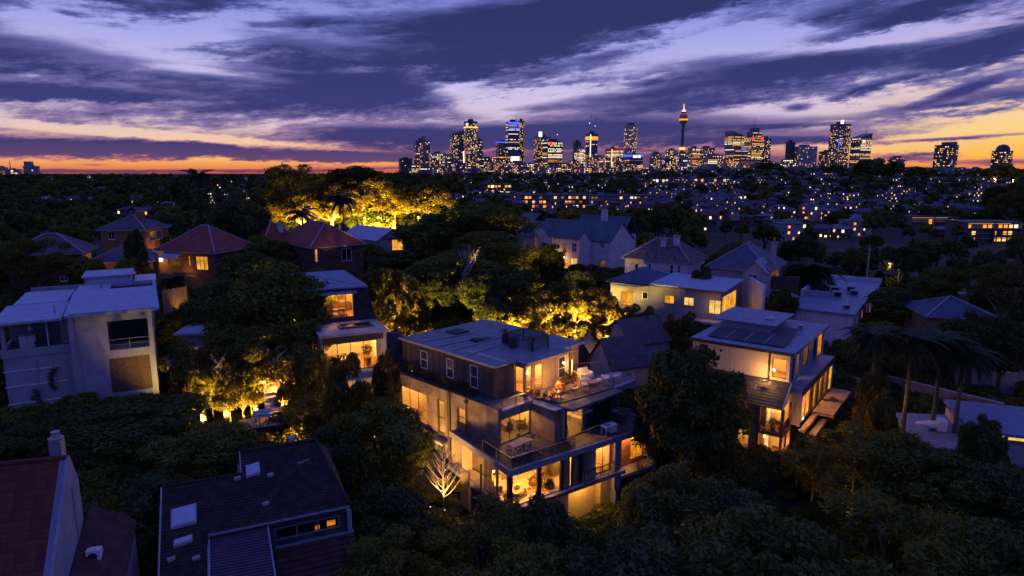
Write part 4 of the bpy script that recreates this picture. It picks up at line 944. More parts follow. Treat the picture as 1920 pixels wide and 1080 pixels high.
    for i in range(3): part('step', MB().box(XE - .2 - .0, .0 - .1, -1.45 - i * .42, -1.03 - i * .42, z0 - .5 - i * .18, z0 - .08 - i * .18), m_deck, h)
    t = fthing('garden_bench', 'timber bench with slatted back on the cottage veranda', 'bench', fr, -.8, -.0, z0, 90)
    part('seat', MB().box(-.7, .7, -.22, .22, .4, .46), m_timber, t); part('backrest', MB().box(-.7, .7, .2, .25, .7, .95), m_timber, t)
    for sx in (-1, 1): part('leg', MB().box(sx * .65 - .03, sx * .65 + .03, -.2, .25, 0, .4), m_timber, t); part('back_post', MB().box(sx * .65 - .03, sx * .65 + .03, .2, .25, .47, .7), m_timber, t)
    f_pot_plant(fr, XE + .3, .5, z1, 1.1, .4, 'leafy balcony plant on the upper veranda of the cottage', seed=41, n=150); f_pot_plant(fr, XE + .5, -.1, z1, .9, .35, 'small balcony plant at the corner post of the cottage', seed=42, n=120)
stone_cottage()
def white_house():
    fr = Fr(at_z(123, 592, 18.5), 29, 9.5)
    h = fr.thing('white_cubic_house', 'white rendered three storey house with flat sheet roofs and open balconies', 'house')
    y0 = .4
    A, B, C = (2.75, 5.75, 15.05, 17.6), (2.6, 5.65, 11.25, 14.35), (2.6, 5.65, 8.0, 10.85)
    w = MB(); wall(w, 'x', y0, .0, 6.1, 7.5, 18.3, .3, [A, B, C]); part('front_wall', w, m_wwall, h)
    part('side_wall', MB().box(5.8, 6.1, y0 + .31, 18.5, 7.5, 18.3), m_wwall, h); part('back_wall', MB().box(-4.8, 6.1, 18.51, 18.8, 7.5, 18.3), m_wwall, h); part('party_wall', MB().box(0.0, .25, y0 + .31, 18.5, 7.5, 18.3), m_wwall, h)
    # upper loggia
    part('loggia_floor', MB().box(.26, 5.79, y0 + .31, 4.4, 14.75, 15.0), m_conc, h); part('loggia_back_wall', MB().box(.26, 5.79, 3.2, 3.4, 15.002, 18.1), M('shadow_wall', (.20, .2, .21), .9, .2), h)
    window(h, 'x', 3.19, (2.9, 5.6, 15.1, 17.5), 2, 1, m_frame, m_dark, inset=-.05); railing(h, [(2.75, y0 + .1), (5.75, y0 + .1)], 15.0, .95, 1.5, glass=False, m=m_steel)
    part('mid_rail', MB().bar((2.75, y0 + .1, 15.5), (5.75, y0 + .1, 15.5), .04), m_steel, h)
    # timber blind in nine panels
    part('blind_backing', MB().box(2.6, 5.65, y0 + .2, y0 + .26, 11.25, 14.35), m_timber, h)
    for i in range(3):
        for j in range(16):
            part('blind_slat', MB().box(2.62 + i * 1.015, 3.60 + i * 1.015, y0 + .09, y0 + .17, 11.27 + j * .192, 11.44 + j * .192), M('blind_timber', (.14, .085, .055), .7, .35, 4), h)
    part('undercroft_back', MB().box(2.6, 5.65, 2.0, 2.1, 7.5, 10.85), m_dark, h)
    # left balcony wing
    yl = 1.6
    part('wing_wall', MB().box(-4.75, -.003, yl, yl + .3, 7.5, 14.9), m_wwall, h)
    for i, z in enumerate((9.4, 11.1, 12.6, 13.9)): part('string_course', MB().box(-4.85, -.6 - .5 * (i % 2), yl - .07, yl - .002, z, z + .08), m_white, h)
    part('balcony_floor', MB().box(-4.75, -.003, yl + .001, 5.5, 14.905, 15.1), m_conc, h); part('balcony_parapet', MB().box(-4.85, -.01, yl - .1, yl + .12, 15.102, 15.75), m_wwall, h); part('balcony_side_parapet', MB().box(-4.85, -4.65, yl + .121, 5.5, 15.102, 15.75), m_wwall, h)
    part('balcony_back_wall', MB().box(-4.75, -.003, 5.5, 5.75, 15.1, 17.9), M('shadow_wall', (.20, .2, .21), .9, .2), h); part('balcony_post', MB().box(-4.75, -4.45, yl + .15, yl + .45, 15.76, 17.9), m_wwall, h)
    part('steel_post', MB().box(-1.75, -1.65, 2.4, 2.5, 15.102, 17.9), m_white, h)
    sh = part('louvre_door', MB().box(-1.1, -.2, 5.40, 5.49, 15.12, 17.3), m_white, h)
    for i in range(9): part('louvre', MB().box(-1.05, -.25, 5.36, 5.398, 15.3 + i * .21, 15.42 + i * .21), m_conc, sh)
    part('hanging_lamp', MB().lathe(-2.9, 3.0, [(.03, 17.85), (.03, 17.4), (.18, 17.2), (.2, 17.05), (.1, 17.0)], 10), m_white, h)
    t = fthing('balcony_cabinet', 'pale cabinet on the open balcony of the white house', 'cabinet', fr, -3.4, 4.6, 15.1); part('carcass', MB().box(-.6, .6, -.3, .3, 0, 1.2), m_wwall, t); part('door', MB().box(-.56, -.02, -.33, -.302, .06, 1.14), m_white, t); part('door', MB().box(.02, .56, -.33, -.302, .06, 1.14), m_white, t)
    f_table(fr, -2.2, 3.4, 15.1, 1.2, .7, 0, 'dark balcony table beside the pale cabinet', m_fabricd)
    # roofs
    part('front_roof', MB().hexa([(-.15, -.15, 18.3), (6.75, -.15, 18.3), (6.6, 9.0, 18.9), (-.15, 9.0, 18.9), (-.15, -.15, 18.5), (6.75, -.15, 18.5), (6.6, 9.0, 19.1), (-.15, 9.0, 19.1)]), m_wroof, h)
    part('front_gutter', MB().box(.3, 6.3, -.12, .08, 18.503, 18.60), m_wwall, h)
    part('rear_roof', MB().box(-.15, 2.6, 9.01, 14.0, 18.7, 18.88), m_wroof, h)
    part('light_well_edge', MB().box(2.61, 6.5, 13.6, 14.0, 18.6, 19.0), m_wroof, h); part('light_well_floor', MB().box(2.61, 6.5, 9.05, 13.59, 18.0, 18.1), m_dark, h)
    part('light_well_side', MB().box(6.3, 6.5, 9.05, 13.59, 18.12, 19.0), m_wroof, h)
    part('raised_roof_box', MB().box(.3, 4.4, 14.1, 18.6, 18.3, 19.6), m_wroof, h); part('raised_roof_lid', MB().box(.1, 4.6, 13.9, 18.8, 19.602, 19.72), m_wroof, h); part('back_terrace_roof', MB().box(4.61, 6.6, 14.1, 18.8, 18.3, 18.95), M('pale_zinc', (.6, .55, .52), .5, .2), h)
    part('wing_roof', MB().hexa([(-5.2, 1.2, 17.9), (-.45, 1.2, 17.9), (-.45, 7.5, 18.25), (-5.0, 7.5, 18.25), (-5.2, 1.2, 18.1), (-.45, 1.2, 18.1), (-.45, 7.5, 18.45), (-5.0, 7.5, 18.45)]), m_wroof, h); part('wing_rear_roof', MB().box(-4.6, -.6, 7.51, 14.5, 18.2, 18.5), m_wroof, h)
    part('vent_pipe', MB().tube([(1.9, 11.5, 18.88), (1.9, 11.5, 19.6)], .14, 8), m_steel, h); part('vent_pipe', MB().tube([(-1.1, 3.2, 18.2), (-1.1, 3.2, 18.9)], .05, 6), m_steel, h)
    for px, py in ((161, 622), (161, 673), (161, 713), (133, 677)):
        x, z = fr.FX(px, py, y0); part('wall_vent', MB().box(x - .12, x + .12, y0 - .05, y0 - .004, z - .09, z + .09), m_conc, h)
    part('downpipe', MB().tube([(.55, y0 - .06, 18.2), (.55, y0 - .06, 8.0)], .05, 8), m_wwall, h); part('downpipe', MB().tube([(-2.6, yl - .06, 14.8), (-2.6, yl - .06, 8.0)], .05, 8), m_wwall, h)
    cv = MB(); gv = random.Random(8)
    for i in range(16):
        px, py = 62 + gv.random() * 45, 690 + i * 6; x, z = fr.FX(px if i > 6 else 92 + gv.random() * 12, py, yl); leaf_ball(cv, fr.W(x, yl - .15, z), .28, 60, .08, 70 + i, 1.0)
    solo('wall_creeper', cv, leaf_g, 'green creeper climbing the wing wall of the white house', 'creeper', base=fr.W(-3, yl - .2, 10.0))
    # porch light at the foot
    t = fthing('path_bollard_light', 'bright low path light at the foot of the white house', 'garden light', fr, -5.6, -.8, 9.6); part('post', MB().tube([(0, 0, 0), (0, 0, .5)], .05, 6), m_black, t); part('lens', MB().lathe(0, 0, [(.1, .5), (.12, .66), (.05, .72)], 8), emit('lamp_bright', (1, .75, .35), 8.0), t)
    ld = D.lights.new('bollard_bulb', 'POINT'); ld.energy = 16; ld.color = WARM; ld.shadow_soft_size = .1; o = D.objects.new('bollard_bulb', ld); COL.objects.link(o); o.parent = t; o.location = (0, -.1, .95)
white_house()
def mansard_house():
    fr = Fr(at_z(601, 630, 15.0), 25, 5.0)
    h = fr.thing('mansard_house', 'dark sloped wall house with lit upper room and glazed box below', 'house')
    G = (.15, 5.3, 11.3, 14.1)
    w = MB(); wall(w, 'x', 0, 0, 6.2, 10.2, 14.75, .3, [G]); part('box_front', w, m_conc, h)
    part('box_header', MB().box(.1, 5.9, -.03, -.002, 14.12, 14.72), M('dark_steel', (.06, .055, .055), .5, .2, 2), h)
    window(h, 'x', 0, G, 4, 1, m_frame, m_glass, fw=.08, inset=.05)
    part('box_left_wall', MB().box(.0, .28, .31, 6.4, 5, 14.75), m_tan, h); part('box_right_wall', MB().box(5.92, 6.2, .31, 7.0, 5, 14.75), m_conc, h)
    SK = (3.7, 5.1, 1.9, 3.3)
    rf = MB()
    for b in ((-.15, 2.2, -.15, 6.9), (2.2, 5.3, -.15, 1.9), (2.2, 5.3, 3.3, 6.9), (5.3, 6.35, -.15, 6.9)): rf.box(*b, 14.76, 15.0)
    part('box_roof', rf, M('pale_membrane', (.34, .33, .36), .7, .25, 1.3), h)
    k = MB()
    for b in ((2.1, 5.4, 1.8, 1.95), (2.1, 5.4, 3.25, 3.4), (2.1, 2.25, 1.951, 3.249), (5.25, 5.4, 1.951, 3.249), (3.55, 3.7, 1.951, 3.249)): k.box(*b, 15.0, 15.18)
    part('skylight_kerb', k, m_timber, h); part('skylight_pane', MB().box(2.26, 3.54, 1.96, 3.24, 15.1, 15.12), m_skypane, h); part('skylight_pane', MB().box(3.71, 5.24, 1.96, 3.24, 15.1, 15.12), m_glass, h)
    room(h, .29, 5.9, .31, 6.0, 11.2, 14.74, ('y0',)); lamp(h, 1.6, 1.8, 14.0, 42); lamp(h, 4.4, 3.6, 14.0, 55)
    # the ceiling is open under the skylight
    # upper sloped storey
    x0, x1, ya = -.6, 5.5, 5.2
    U = (1.15, 4.2, 15.4, 17.9)
    part('mansard_wall', (lambda m: (wall(m, 'x', ya, x0 - .2, x1 + .3, 15.003, 18.4, .25, [U]), m)[1])(MB()), m_slate, h)
    part('mansard_slope', MB().hexa([(x1 + .3, ya - .05, 15.0), (x1 + .9, ya - .3, 15.0), (x1 + .6, ya + 9, 15.0), (x1 + .1, ya + 9, 15.0), (x1 - .1, ya + .05, 18.4), (x1 + .1, ya, 18.4), (x1 + .05, ya + 9, 18.4), (x1 - .2, ya + 9, 18.4)]), m_slate, h)
    part('mansard_slope', MB().hexa([(x0 - .7, ya, 15.0), (x0 - .21, ya, 15.0), (x0 - .21, ya + 9, 15.0), (x0 - .7, ya + 9, 15.0), (x0 - .3, ya, 18.4), (x0 - .21, ya, 18.4), (x0 - .21, ya + 9, 18.4), (x0 - .3, ya + 9, 18.4)]), m_slate, h)
    part('upper_roof', MB().hexa([(x0 - .4, ya - .2, 18.41), (x1 + .2, ya - .2, 18.41), (x1 - .3, ya + 10, 18.6), (x0 - .4, ya + 10, 18.6), (x0 - .4, ya - .2, 18.56), (x1 + .2, ya - .2, 18.56), (x1 - .3, ya + 10, 18.85), (x0 - .4, ya + 10, 18.85)]), m_broof, h)
    for a, b in (((x0, ya, 18.6), (2.3, ya + 5, 18.73)), ((x1, ya, 18.6), (2.3, ya + 5, 18.73)), ((2.3, ya + 5, 18.74), (2.3, ya + 9.8, 18.87))): part('roof_seam', MB().bar(a, b, .07), m_steel, h)
    part('window_hood', MB().hexa([(.9, ya - .75, 17.95), (4.5, ya - .75, 17.95), (4.5, ya - .01, 18.1), (.9, ya - .01, 18.1), (.9, ya - .75, 18.0), (4.5, ya - .75, 18.0), (4.5, ya - .01, 18.2), (.9, ya - .01, 18.2)]), m_broof, h)
    window(h, 'x', ya, U, 4, 1, m_timber, m_glass, fw=.08, inset=.05, name='bifold_window')
    room(h, .6, 4.9, ya + .26, ya + 4.6, 15.2, 18.2, ('y0',)); lamp(h, 2.6, ya + 1.8, 18.1, 85)
    # lower balcony and door
    part('balcony_slab', MB().prism([(.0, -.9), (3.2, -.9), (5.9, -.005), (.0, -.005)], 10.25, 10.5), m_conc, h)
    D1 = (1.1, 2.2, 6.8, 9.6)
    w = MB(); wall(w, 'x', .35, .29, 5.9, 5, 10.19, .3, [D1]); part('ground_wall', w, m_tan, h); window(h, 'x', .35, D1, 1, 1, m_white, m_dark, fw=.14, inset=-.04, name='front_door')
    extra_light(h, 1.6, -1.2, 9.2, 5); extra_light(h, -1.5, 2.0, 8.0, 4)
    part('side_brick_wall', MB().box(6.21, 8.6, 3.0, 3.4, 8, 13.8), brick_mat('grey_brick', (.13, .12, .14), (.07, .07, .08), 1.2), h)
    part('garden_wall', MB().box(5.95, 6.2, -4, -.1, 5, 8.6), m_render, h)
    f_table(fr, 2.6, ya + 1.7, 15.25, 1.9, .95, 0, 'timber dining table in the upper lit room', m_timber)
    for i, (x, y, d, lb) in enumerate(((2.0, ya + .95, 180, 'dining chair by the upper window, nearer the big tree'), (3.1, ya + .95, 180, 'dining chair by the upper window, nearer the sloped wall'), (2.0, ya + 2.5, 0, 'dining chair beyond the upper table, nearer the big tree'), (3.2, ya + 2.5, 0, 'dining chair beyond the upper table, nearer the sloped wall'))): f_chair(fr, x, y, 15.25, d, lb, 'upper room dining chairs')
    t = fthing('sideboard', 'brown sideboard at the back of the upper lit room', 'sideboard', fr, 3.6, ya + 4.2, 15.25); part('carcass', MB().box(-.9, .9, -.2, .25, .1, .95), m_timber, t); part('leg', MB().box(-.85, -.79, -.15, .2, 0, .099), m_timber, t); part('leg', MB().box(.79, .85, -.15, .2, 0, .099), m_timber, t); part('drawer_front', MB().box(-.86, .86, -.23, -.202, .5, .9), m_timber, t)
    f_table(fr, 2.4, 2.0, 11.25, 1.6, .9, 10, 'pale dining table behind the glazed box window', M('pale_table', (.66, .52, .33), .5, .1))
    f_chair(fr, 1.5, 1.8, 11.25, 90, 'dark chair at the pale table in the glazed box', None, m_fabricd); f_chair(fr, 2.6, 2.9, 11.25, 0, 'dark chair behind the pale table in the glazed box', None, m_fabricd)
    f_pot_plant(fr, 4.6, 1.3, 11.25, 2.3, .6, 'tall indoor tree behind the glazed box window', seed=52, n=260)
mansard_house()
def dark_roof_house():
    fr = Fr(at_z(652, 948, 11.8), 24, 4.0)
    h = fr.thing('dark_tiled_house', 'house under a big dark tiled roof with skylights in the corner nearest the camera', 'house')
    mt = M('dark_roof_tile', (.040, .032, .030), .75, .55, 2.2, bump=.5, spec=.25)
    ze, zr, yr = 11.8, 14.2, 4.2; s = (zr - ze) / yr
    P = lambda x, y: (x, y, ze + s * y)
    XL = -9.2
    # main slope as a sheet, running down past the eave on the far side
    def sheet(name, pts, mat, th=.12):
        return part(name, MB().hexa([(p[0], p[1], p[2] - th) for p in pts] + list(pts)), mat, h)
    sheet('roof_slope', [P(-5.34, 0), P(0.1, 0), P(-1.1, yr), P(-5.34, yr)], mt)
    sheet('roof_slope', [P(-7.05, 0), P(-5.345, 0), P(-5.345, 2.92), P(-7.05, 2.92)], mt)
    sheet('roof_slope', [P(XL, -7.5), P(-7.06, -7.5), P(-7.06, 2.92), P(XL, 2.92)], mt)
    part('hip_slope', MB().prism([(.12, 0), (.12, 8.4), (-1.1, yr)], [ze - .12, ze - .12, zr - .12], [ze, ze, zr]), mt, h)
    sheet('rear_slope', [(-5.34, yr + .01, zr), (-1.1, yr + .01, zr), (.1, 8.4, ze), (-5.34, 8.4, ze)], mt)
    zl = ze + s * 2.92; sheet('rear_slope', [(XL, 2.93, zl), (-5.345, 2.93, zl), (-5.345, 7.2, ze - 1), (XL, 7.2, ze - 1)], mt)
    part('step_wall', MB().prism([(-5.5, 2.95), (-5.35, 2.95), (-5.35, 8.3), (-5.5, 8.3)], ze - 2, [zl, zl, ze - .15, ze - .15]), m_render, h)
    part('rear_wall', MB().box(XL + .2, -.1, 6.6, 6.9, 4, ze - 1.1), m_render, h)
    # shingle courses, real overlapping strips (too many to pick apart)
    c = MB(); n = 26
    for i in range(n):
        y = yr * i / n; xr = .1 - 1.2 * y / yr
        c.bar((-7.04 if y < 2.9 else -5.33, y, ze + s * y + .012), (xr - .02, y, ze + s * y + .012), .045)
    for i in range(64):
        y = -7.5 + 10.3 * i / 64; c.bar((XL + .02, y, ze + s * y + .012), (-7.08, y, ze + s * y + .012), .045)
    part('shingle_courses', c, mt, h, kind='stuff')
    part('hip_capping', MB().tube([(.1, 0, ze + .06), (-1.08, yr, zr + .06)], .1, 6), mt, h); part('ridge_capping', MB().tube([(-1.08, yr, zr + .05), (-5.3, yr, zr + .05)], .1, 6), mt, h); part('ridge_capping', MB().tube([P(-5.35, 2.92), P(XL, 2.92)], .09, 6), mt, h)
    part('verge', MB().bar(P(XL - .03, -7.5), P(XL - .03, 2.9), .08), M('pinkish_gutter', (.36, .31, .31), .5, .1), h); part('verge', MB().bar(P(-5.3, 2.95), P(-5.3, 4.25), .06), m_steel, h)
    part('gutter', MB().bar((-7.05, -.06, ze - .05), (.1, -.06, ze - .05), .1), m_fascia, h)
    def sky(x0, x1, y0, y1, nm):
        k = part(nm, MB().hexa([P(x0, y0), P(x1, y0 + .1), P(x1, y1 + .1), P(x0, y1)] + [(p[0], p[1], p[2] + .14) for p in (P(x0, y0), P(x1, y0 + .1), P(x1, y1 + .1), P(x0, y1))]), M('pinkish_gutter', (.36, .31, .31), .5, .1), h)
        e = .06; part('pane', MB().hexa([(p[0], p[1], p[2] + .142) for p in (P(x0 + e, y0 + e), P(x1 - e, y0 + .1 + e), P(x1 - e, y1 + .1 - e), P(x0 + e, y1 - e))] + [(p[0], p[1], p[2] + .16) for p in (P(x0 + e, y0 + e), P(x1 - e, y0 + .1 + e), P(x1 - e, y1 + .1 - e), P(x0 + e, y1 - e))]), M('skylight_film', (.42, .44, .6), .3, .15, 2), k)
    sky(-8.75, -7.55, .55, 1.5, 'skylight'); sky(-8.6, -7.75, -.35, -.05, 'skylight'); sky(-5.05, -4.3, 2.55, 3.2, 'skylight')
    for i, (x, y) in enumerate(((-5.5, 2.6), (-3.8, 2.45), (-8.7, -.9), (-7.6, -1.1), (-8.4, -1.9), (-4.2, .9))): part('roof_vent', MB().rbox(x, y, ze + s * y + .01, ze + s * y + .16, .34, .2, 20), M('pinkish_gutter', (.36, .31, .31), .5, .1), h)
    part('flashing', MB().bar(P(-2.3, 2.9), P(-1.6, 3.0), .14), m_steel, h); part('chimney_stub', MB().box(-2.6, -2.2, 4.3, 4.6, zr - .2, zr + .35), m_conc, h)
    WN = (-3.9, -.42, 10.4, 11.15)
    w = MB(); wall(w, 'x', .35, -4.2, -.05, 8.0, ze - .13, .25, [WN]); part('front_wall', w, M('dark_green_wall', (.05, .06, .06), .8, .3, 2), h); part('end_wall', MB().box(-.3, -.05, .61, 8.0, 4.0, ze - .13), M('dark_green_wall', (.05, .06, .06), .8, .3, 2), h)
    part('corner_post', MB().box(-.02, .22, .2, .6, 9.6, 11.3), M('mauve_render', (.3, .27, .36), .8, .2), h)
    window(h, 'x', .35, WN, 3, 1, M('mauve_frame', (.2, .18, .26), .6, .1), m_glass, fw=.09, inset=.02)
    part('window_backing', MB().box(-4.0, -.32, 1.4, 1.45, 9.9, 11.6), m_dark, h)
    part('lit_lamp_shape', MB().box(-1.1, -.65, .5, .52, 10.55, 10.85), m_lit2, h); part('lit_lamp_shape', MB().box(-1.75, -1.5, .5, .52, 10.5, 10.72), m_lit2, h)
    # red tiled lean-to below the window
    mr = M('dull_red_tile', (.085, .036, .034), .8, .4, 2.0, bump=.4)
    r2 = MB(); r2.hexa([(-3.9, -2.6, 8.6), (.3, -2.6, 8.6), (.3, .34, 9.9), (-3.9, .34, 9.9), (-3.9, -2.6, 8.72), (.3, -2.6, 8.72), (.3, .34, 10.02), (-3.9, .34, 10.02)]); part('lean_to_roof', r2, mr, h)
    c2 = MB()
    for i in range(9): y = -2.55 + i * .32; c2.bar((-3.88, y, 8.75 + (y + 2.6) * .442), (.28, y, 8.75 + (y + 2.6) * .442), .06)
    part('lean_to_courses', c2, mr, h, kind='stuff'); part('flashing_strip', MB().bar((-3.9, .28, 10.05), (.3, .28, 10.05), .12), m_fascia, h)
    part('lower_wall', MB().box(-4.2, .2, -2.3, .3, 4.0, 8.55), m_render, h)
    # corrugated annex roof
    mc = M('corrugated_dark', (.075, .065, .095), .5, .2, 1.5, spec=.4)
    q = [(-6.9, -6.0, 10.1), (-4.1, -6.4, 10.1), (-4.25, .1, 11.55), (-6.95, .3, 11.55)]
    sheet('annex_roof', q, mc)
    cc = MB()
    for i in range(34):
        k = i / 34; a = [q[0][j] + (q[3][j] - q[0][j]) * k for j in range(3)]; b = [q[1][j] + (q[2][j] - q[1][j]) * k for j in range(3)]; cc.bar((a[0], a[1], a[2] + .02), (b[0], b[1], b[2] + .02), .07)
    part('corrugations', cc, mc, h, kind='stuff'); part('annex_gutter', MB().bar((-7.0, -6.0, 10.15), (-7.03, .3, 11.62), .12), m_fascia, h); part('annex_gutter', MB().bar((-4.02, -6.4, 10.12), (-4.2, .1, 11.6), .09), m_fascia, h); part('annex_gutter', MB().bar((-7.0, .36, 11.62), (-4.2, .2, 11.62), .1), m_fascia, h)
    part('annex_wall', MB().box(-6.8, -4.3, -6.0, -.2, 4, 10.0), m_render, h)
dark_roof_house()
def terracotta_house():
    fr = Fr(at_z(130, 858, 17.0), 15, 6.0)
    h = fr.thing('terracotta_roof_house', 'house with big terracotta tile roof and white gable in the bottom corner', 'house')
    mt = [M('terracotta_tile_%s' % k, c, .75, .35, 3.5, bump=.3) for k, c in (('a', (.14, .038, .024)), ('b', (.115, .032, .022)), ('c', (.16, .046, .028)))]
    s = 4.0 / 2.95; NY, NX = 14, 15
    base = MB().hexa([(-6.2, -3.9, 17 - 3.9 * s - .12), (-.12, -3.9, 17 - 3.9 * s - .12), (-.12, 0, 16.88), (-6.2, 0, 16.88), (-6.2, -3.9, 17 - 3.9 * s - .03), (-.12, -3.9, 17 - 3.9 * s - .03), (-.12, 0, 16.97), (-6.2, 0, 16.97)])
    part('roof_slope', base, mt[1], h)
    tl = MB(); w = .40; l = 3.6 / NY; # one tile: shallow curved pan
    dy, dz = l * 1.12, l * 1.12 * s
    for k in range(4):
        a0, a1 = k / 4, (k + 1) / 4; h0, h1 = .035 * math.sin(math.pi * a0), .035 * math.sin(math.pi * a1)
        tl.quad((a0 * w, -dy, -dz + h0 + .035), (a1 * w, -dy, -dz + h1 + .035), (a1 * w, 0, h1), (a0 * w, 0, h0)); tl.quad((a0 * w, -dy, -dz + h0), (a1 * w, -dy, -dz + h1), (a1 * w, -dy, -dz + h1 + .035), (a0 * w, -dy, -dz + h0 + .035))
    mesh = [tl.mesh('roof_tile', m, 0) for m in mt]; rg = random.Random(4)
    for i in range(NY):
        for j in range(NX):
            o = link('roof_tile', mesh[rg.choice((0, 0, 1, 2))], h); y = -i * l; o.location = (-.38 - (j + 1) * w, y, 17 + y * s + .01 - 6.0 + rg.uniform(0, .008))
    part('ridge_capping', MB().tube([(-6.2, 0, 17.03), (-.1, 0, 17.03)], .12, 8), mt[0], h)
    part('verge_flashing', MB().hexa([(-.37, -3.9, 17 - 3.9 * s), (-.13, -3.9, 17 - 3.9 * s), (-.13, 0, 17.0), (-.37, 0, 17.0), (-.37, -3.9, 17 - 3.9 * s + .06), (-.13, -3.9, 17 - 3.9 * s + .06), (-.13, 0, 17.06), (-.37, 0, 17.06)]), m_fascia, h)
    gw = MB(); gw.prism([(0, 0)], 0, 0) if False else None
    k = [(-3.9, 17 - 3.9 * s + .12), (0, 17.12), (.62, 15.6), (.62, 6.0), (-3.9, 6.0)]
    n0 = len(gw.v); gw.v += [(-.12, y, z) for y, z in k] + [(0.02, y, z) for y, z in k]
    gw.f += [tuple(range(4, -1, -1))[::-1], tuple(range(9, 4, -1))] + [(i, 5 + i, 5 + (i + 1) % 5, (i + 1) % 5) for i in range(5)]; gw.m += [0] * 7
    part('gable_wall', gw, m_wwall, h); part('gable_recess', MB().box(.021, .06, -.25, .05, 12.4, 15.6), M('mauve_render', (.3, .27, .36), .8, .2), h)
    part('rear_slope', MB().hexa([(-6.2, 0.0, 16.85), (-.13, 0.0, 16.85), (-.13, .6, 15.4), (-6.2, .6, 15.4), (-6.2, 0, 16.97), (-.13, 0, 16.97), (-.13, .6, 15.52), (-6.2, .6, 15.52)]), mt[1], h)
    part('body_wall', MB().box(-6.1, -.13, -3.6, .55, 6.0, 11.6), m_wwall, h)
    ch = part('chimney', MB().box(-1.05, -.55, .65, 1.15, 10, 17.55), m_fascia, h); part('chimney_pot', MB().lathe(-.8, .9, [(.3, 17.55), (.34, 17.7), (.2, 17.72), (.16, 17.9), (.2, 18.0)], 10), m_conc, ch)
    # side wing with low dark red roof
    ms = M('dull_red_tile', (.085, .036, .034), .8, .4, 2.0, bump=.4)
    part('wing_roof', MB().hexa([(.1, -2.6, 11.3), (2.2, -3.6, 9.6), (2.0, 1.5, 12.6), (.15, 1.2, 13.9), (.1, -2.6, 11.42), (2.2, -3.6, 9.72), (2.0, 1.5, 12.72), (.15, 1.2, 14.02)]), ms, h)
    part('wing_wall', MB().hexa([(.1, -3.6, 6.0), (2.1, -3.6, 6.0), (1.9, 1.4, 6.0), (.1, 1.1, 6.0), (.1, -3.5, 10.5), (2.1, -3.5, 9.5), (1.9, 1.4, 12.4), (.1, 1.1, 13.6)]), M('mauve_render', (.3, .27, .36), .8, .2), h)
    t = fthing('rooftop_air_unit', 'small pale air conditioner on the low red roof', 'air conditioner', fr, .75, -.6, 12.0, 0); part('casing', MB().box(-.3, .3, -.2, .2, 0, .6), m_white, t); part('fan_grille', MB().tube([(-.02, -.202, .3), (-.02, -.22, .3)], .2, 12), m_black, t)
terracotta_house()
# ------------------------------------------------------------------ houses of the middle distance
m_redtile = M('red_hip_tile', (.26, .062, .045), .8, .35, 1.4, bands=('Z', .22), band_dark=.5, bump=.3)
m_purptile = M('purple_tile', (.10, .075, .105), .7, .3, 1.4, bands=('Z', .2), band_dark=.55, bump=.3)
m_tealroof = M('teal_sheet_roof', (.06, .10, .12), .55, .3, .8, bands=('X', .5), band_dark=.25)
m_oldslate = M('mottled_old_slate', (.12, .095, .10), .75, .7, 1.8, bands=('Z', .2), band_dark=.4)
m_blueroof = M('blue_slate_roof', (.07, .085, .14), .6, .3, 1.2, bands=('Z', .2), band_dark=.35)
m_brickd = brick_mat('dark_brown_brick', (.13, .075, .055), (.07, .055, .05), 1.0)
m_bricko = brick_mat('orange_brick', (.30, .15, .08), (.16, .11, .08), 1.0)
m_stone = M('pale_stone_wall', (.60, .56, .58), .9, .2, .7, streak=.4)
m_pink = M('pink_render', (.46, .36, .35), .9, .15, .8, streak=.25)
m_greyw = M('grey_weatherboard', (.26, .26, .29), .85, .15, .8, bands=('Z', .18), band_dark=.25)
m_capp = M('pale_capping', (.30, .28, .34), .7, .2)

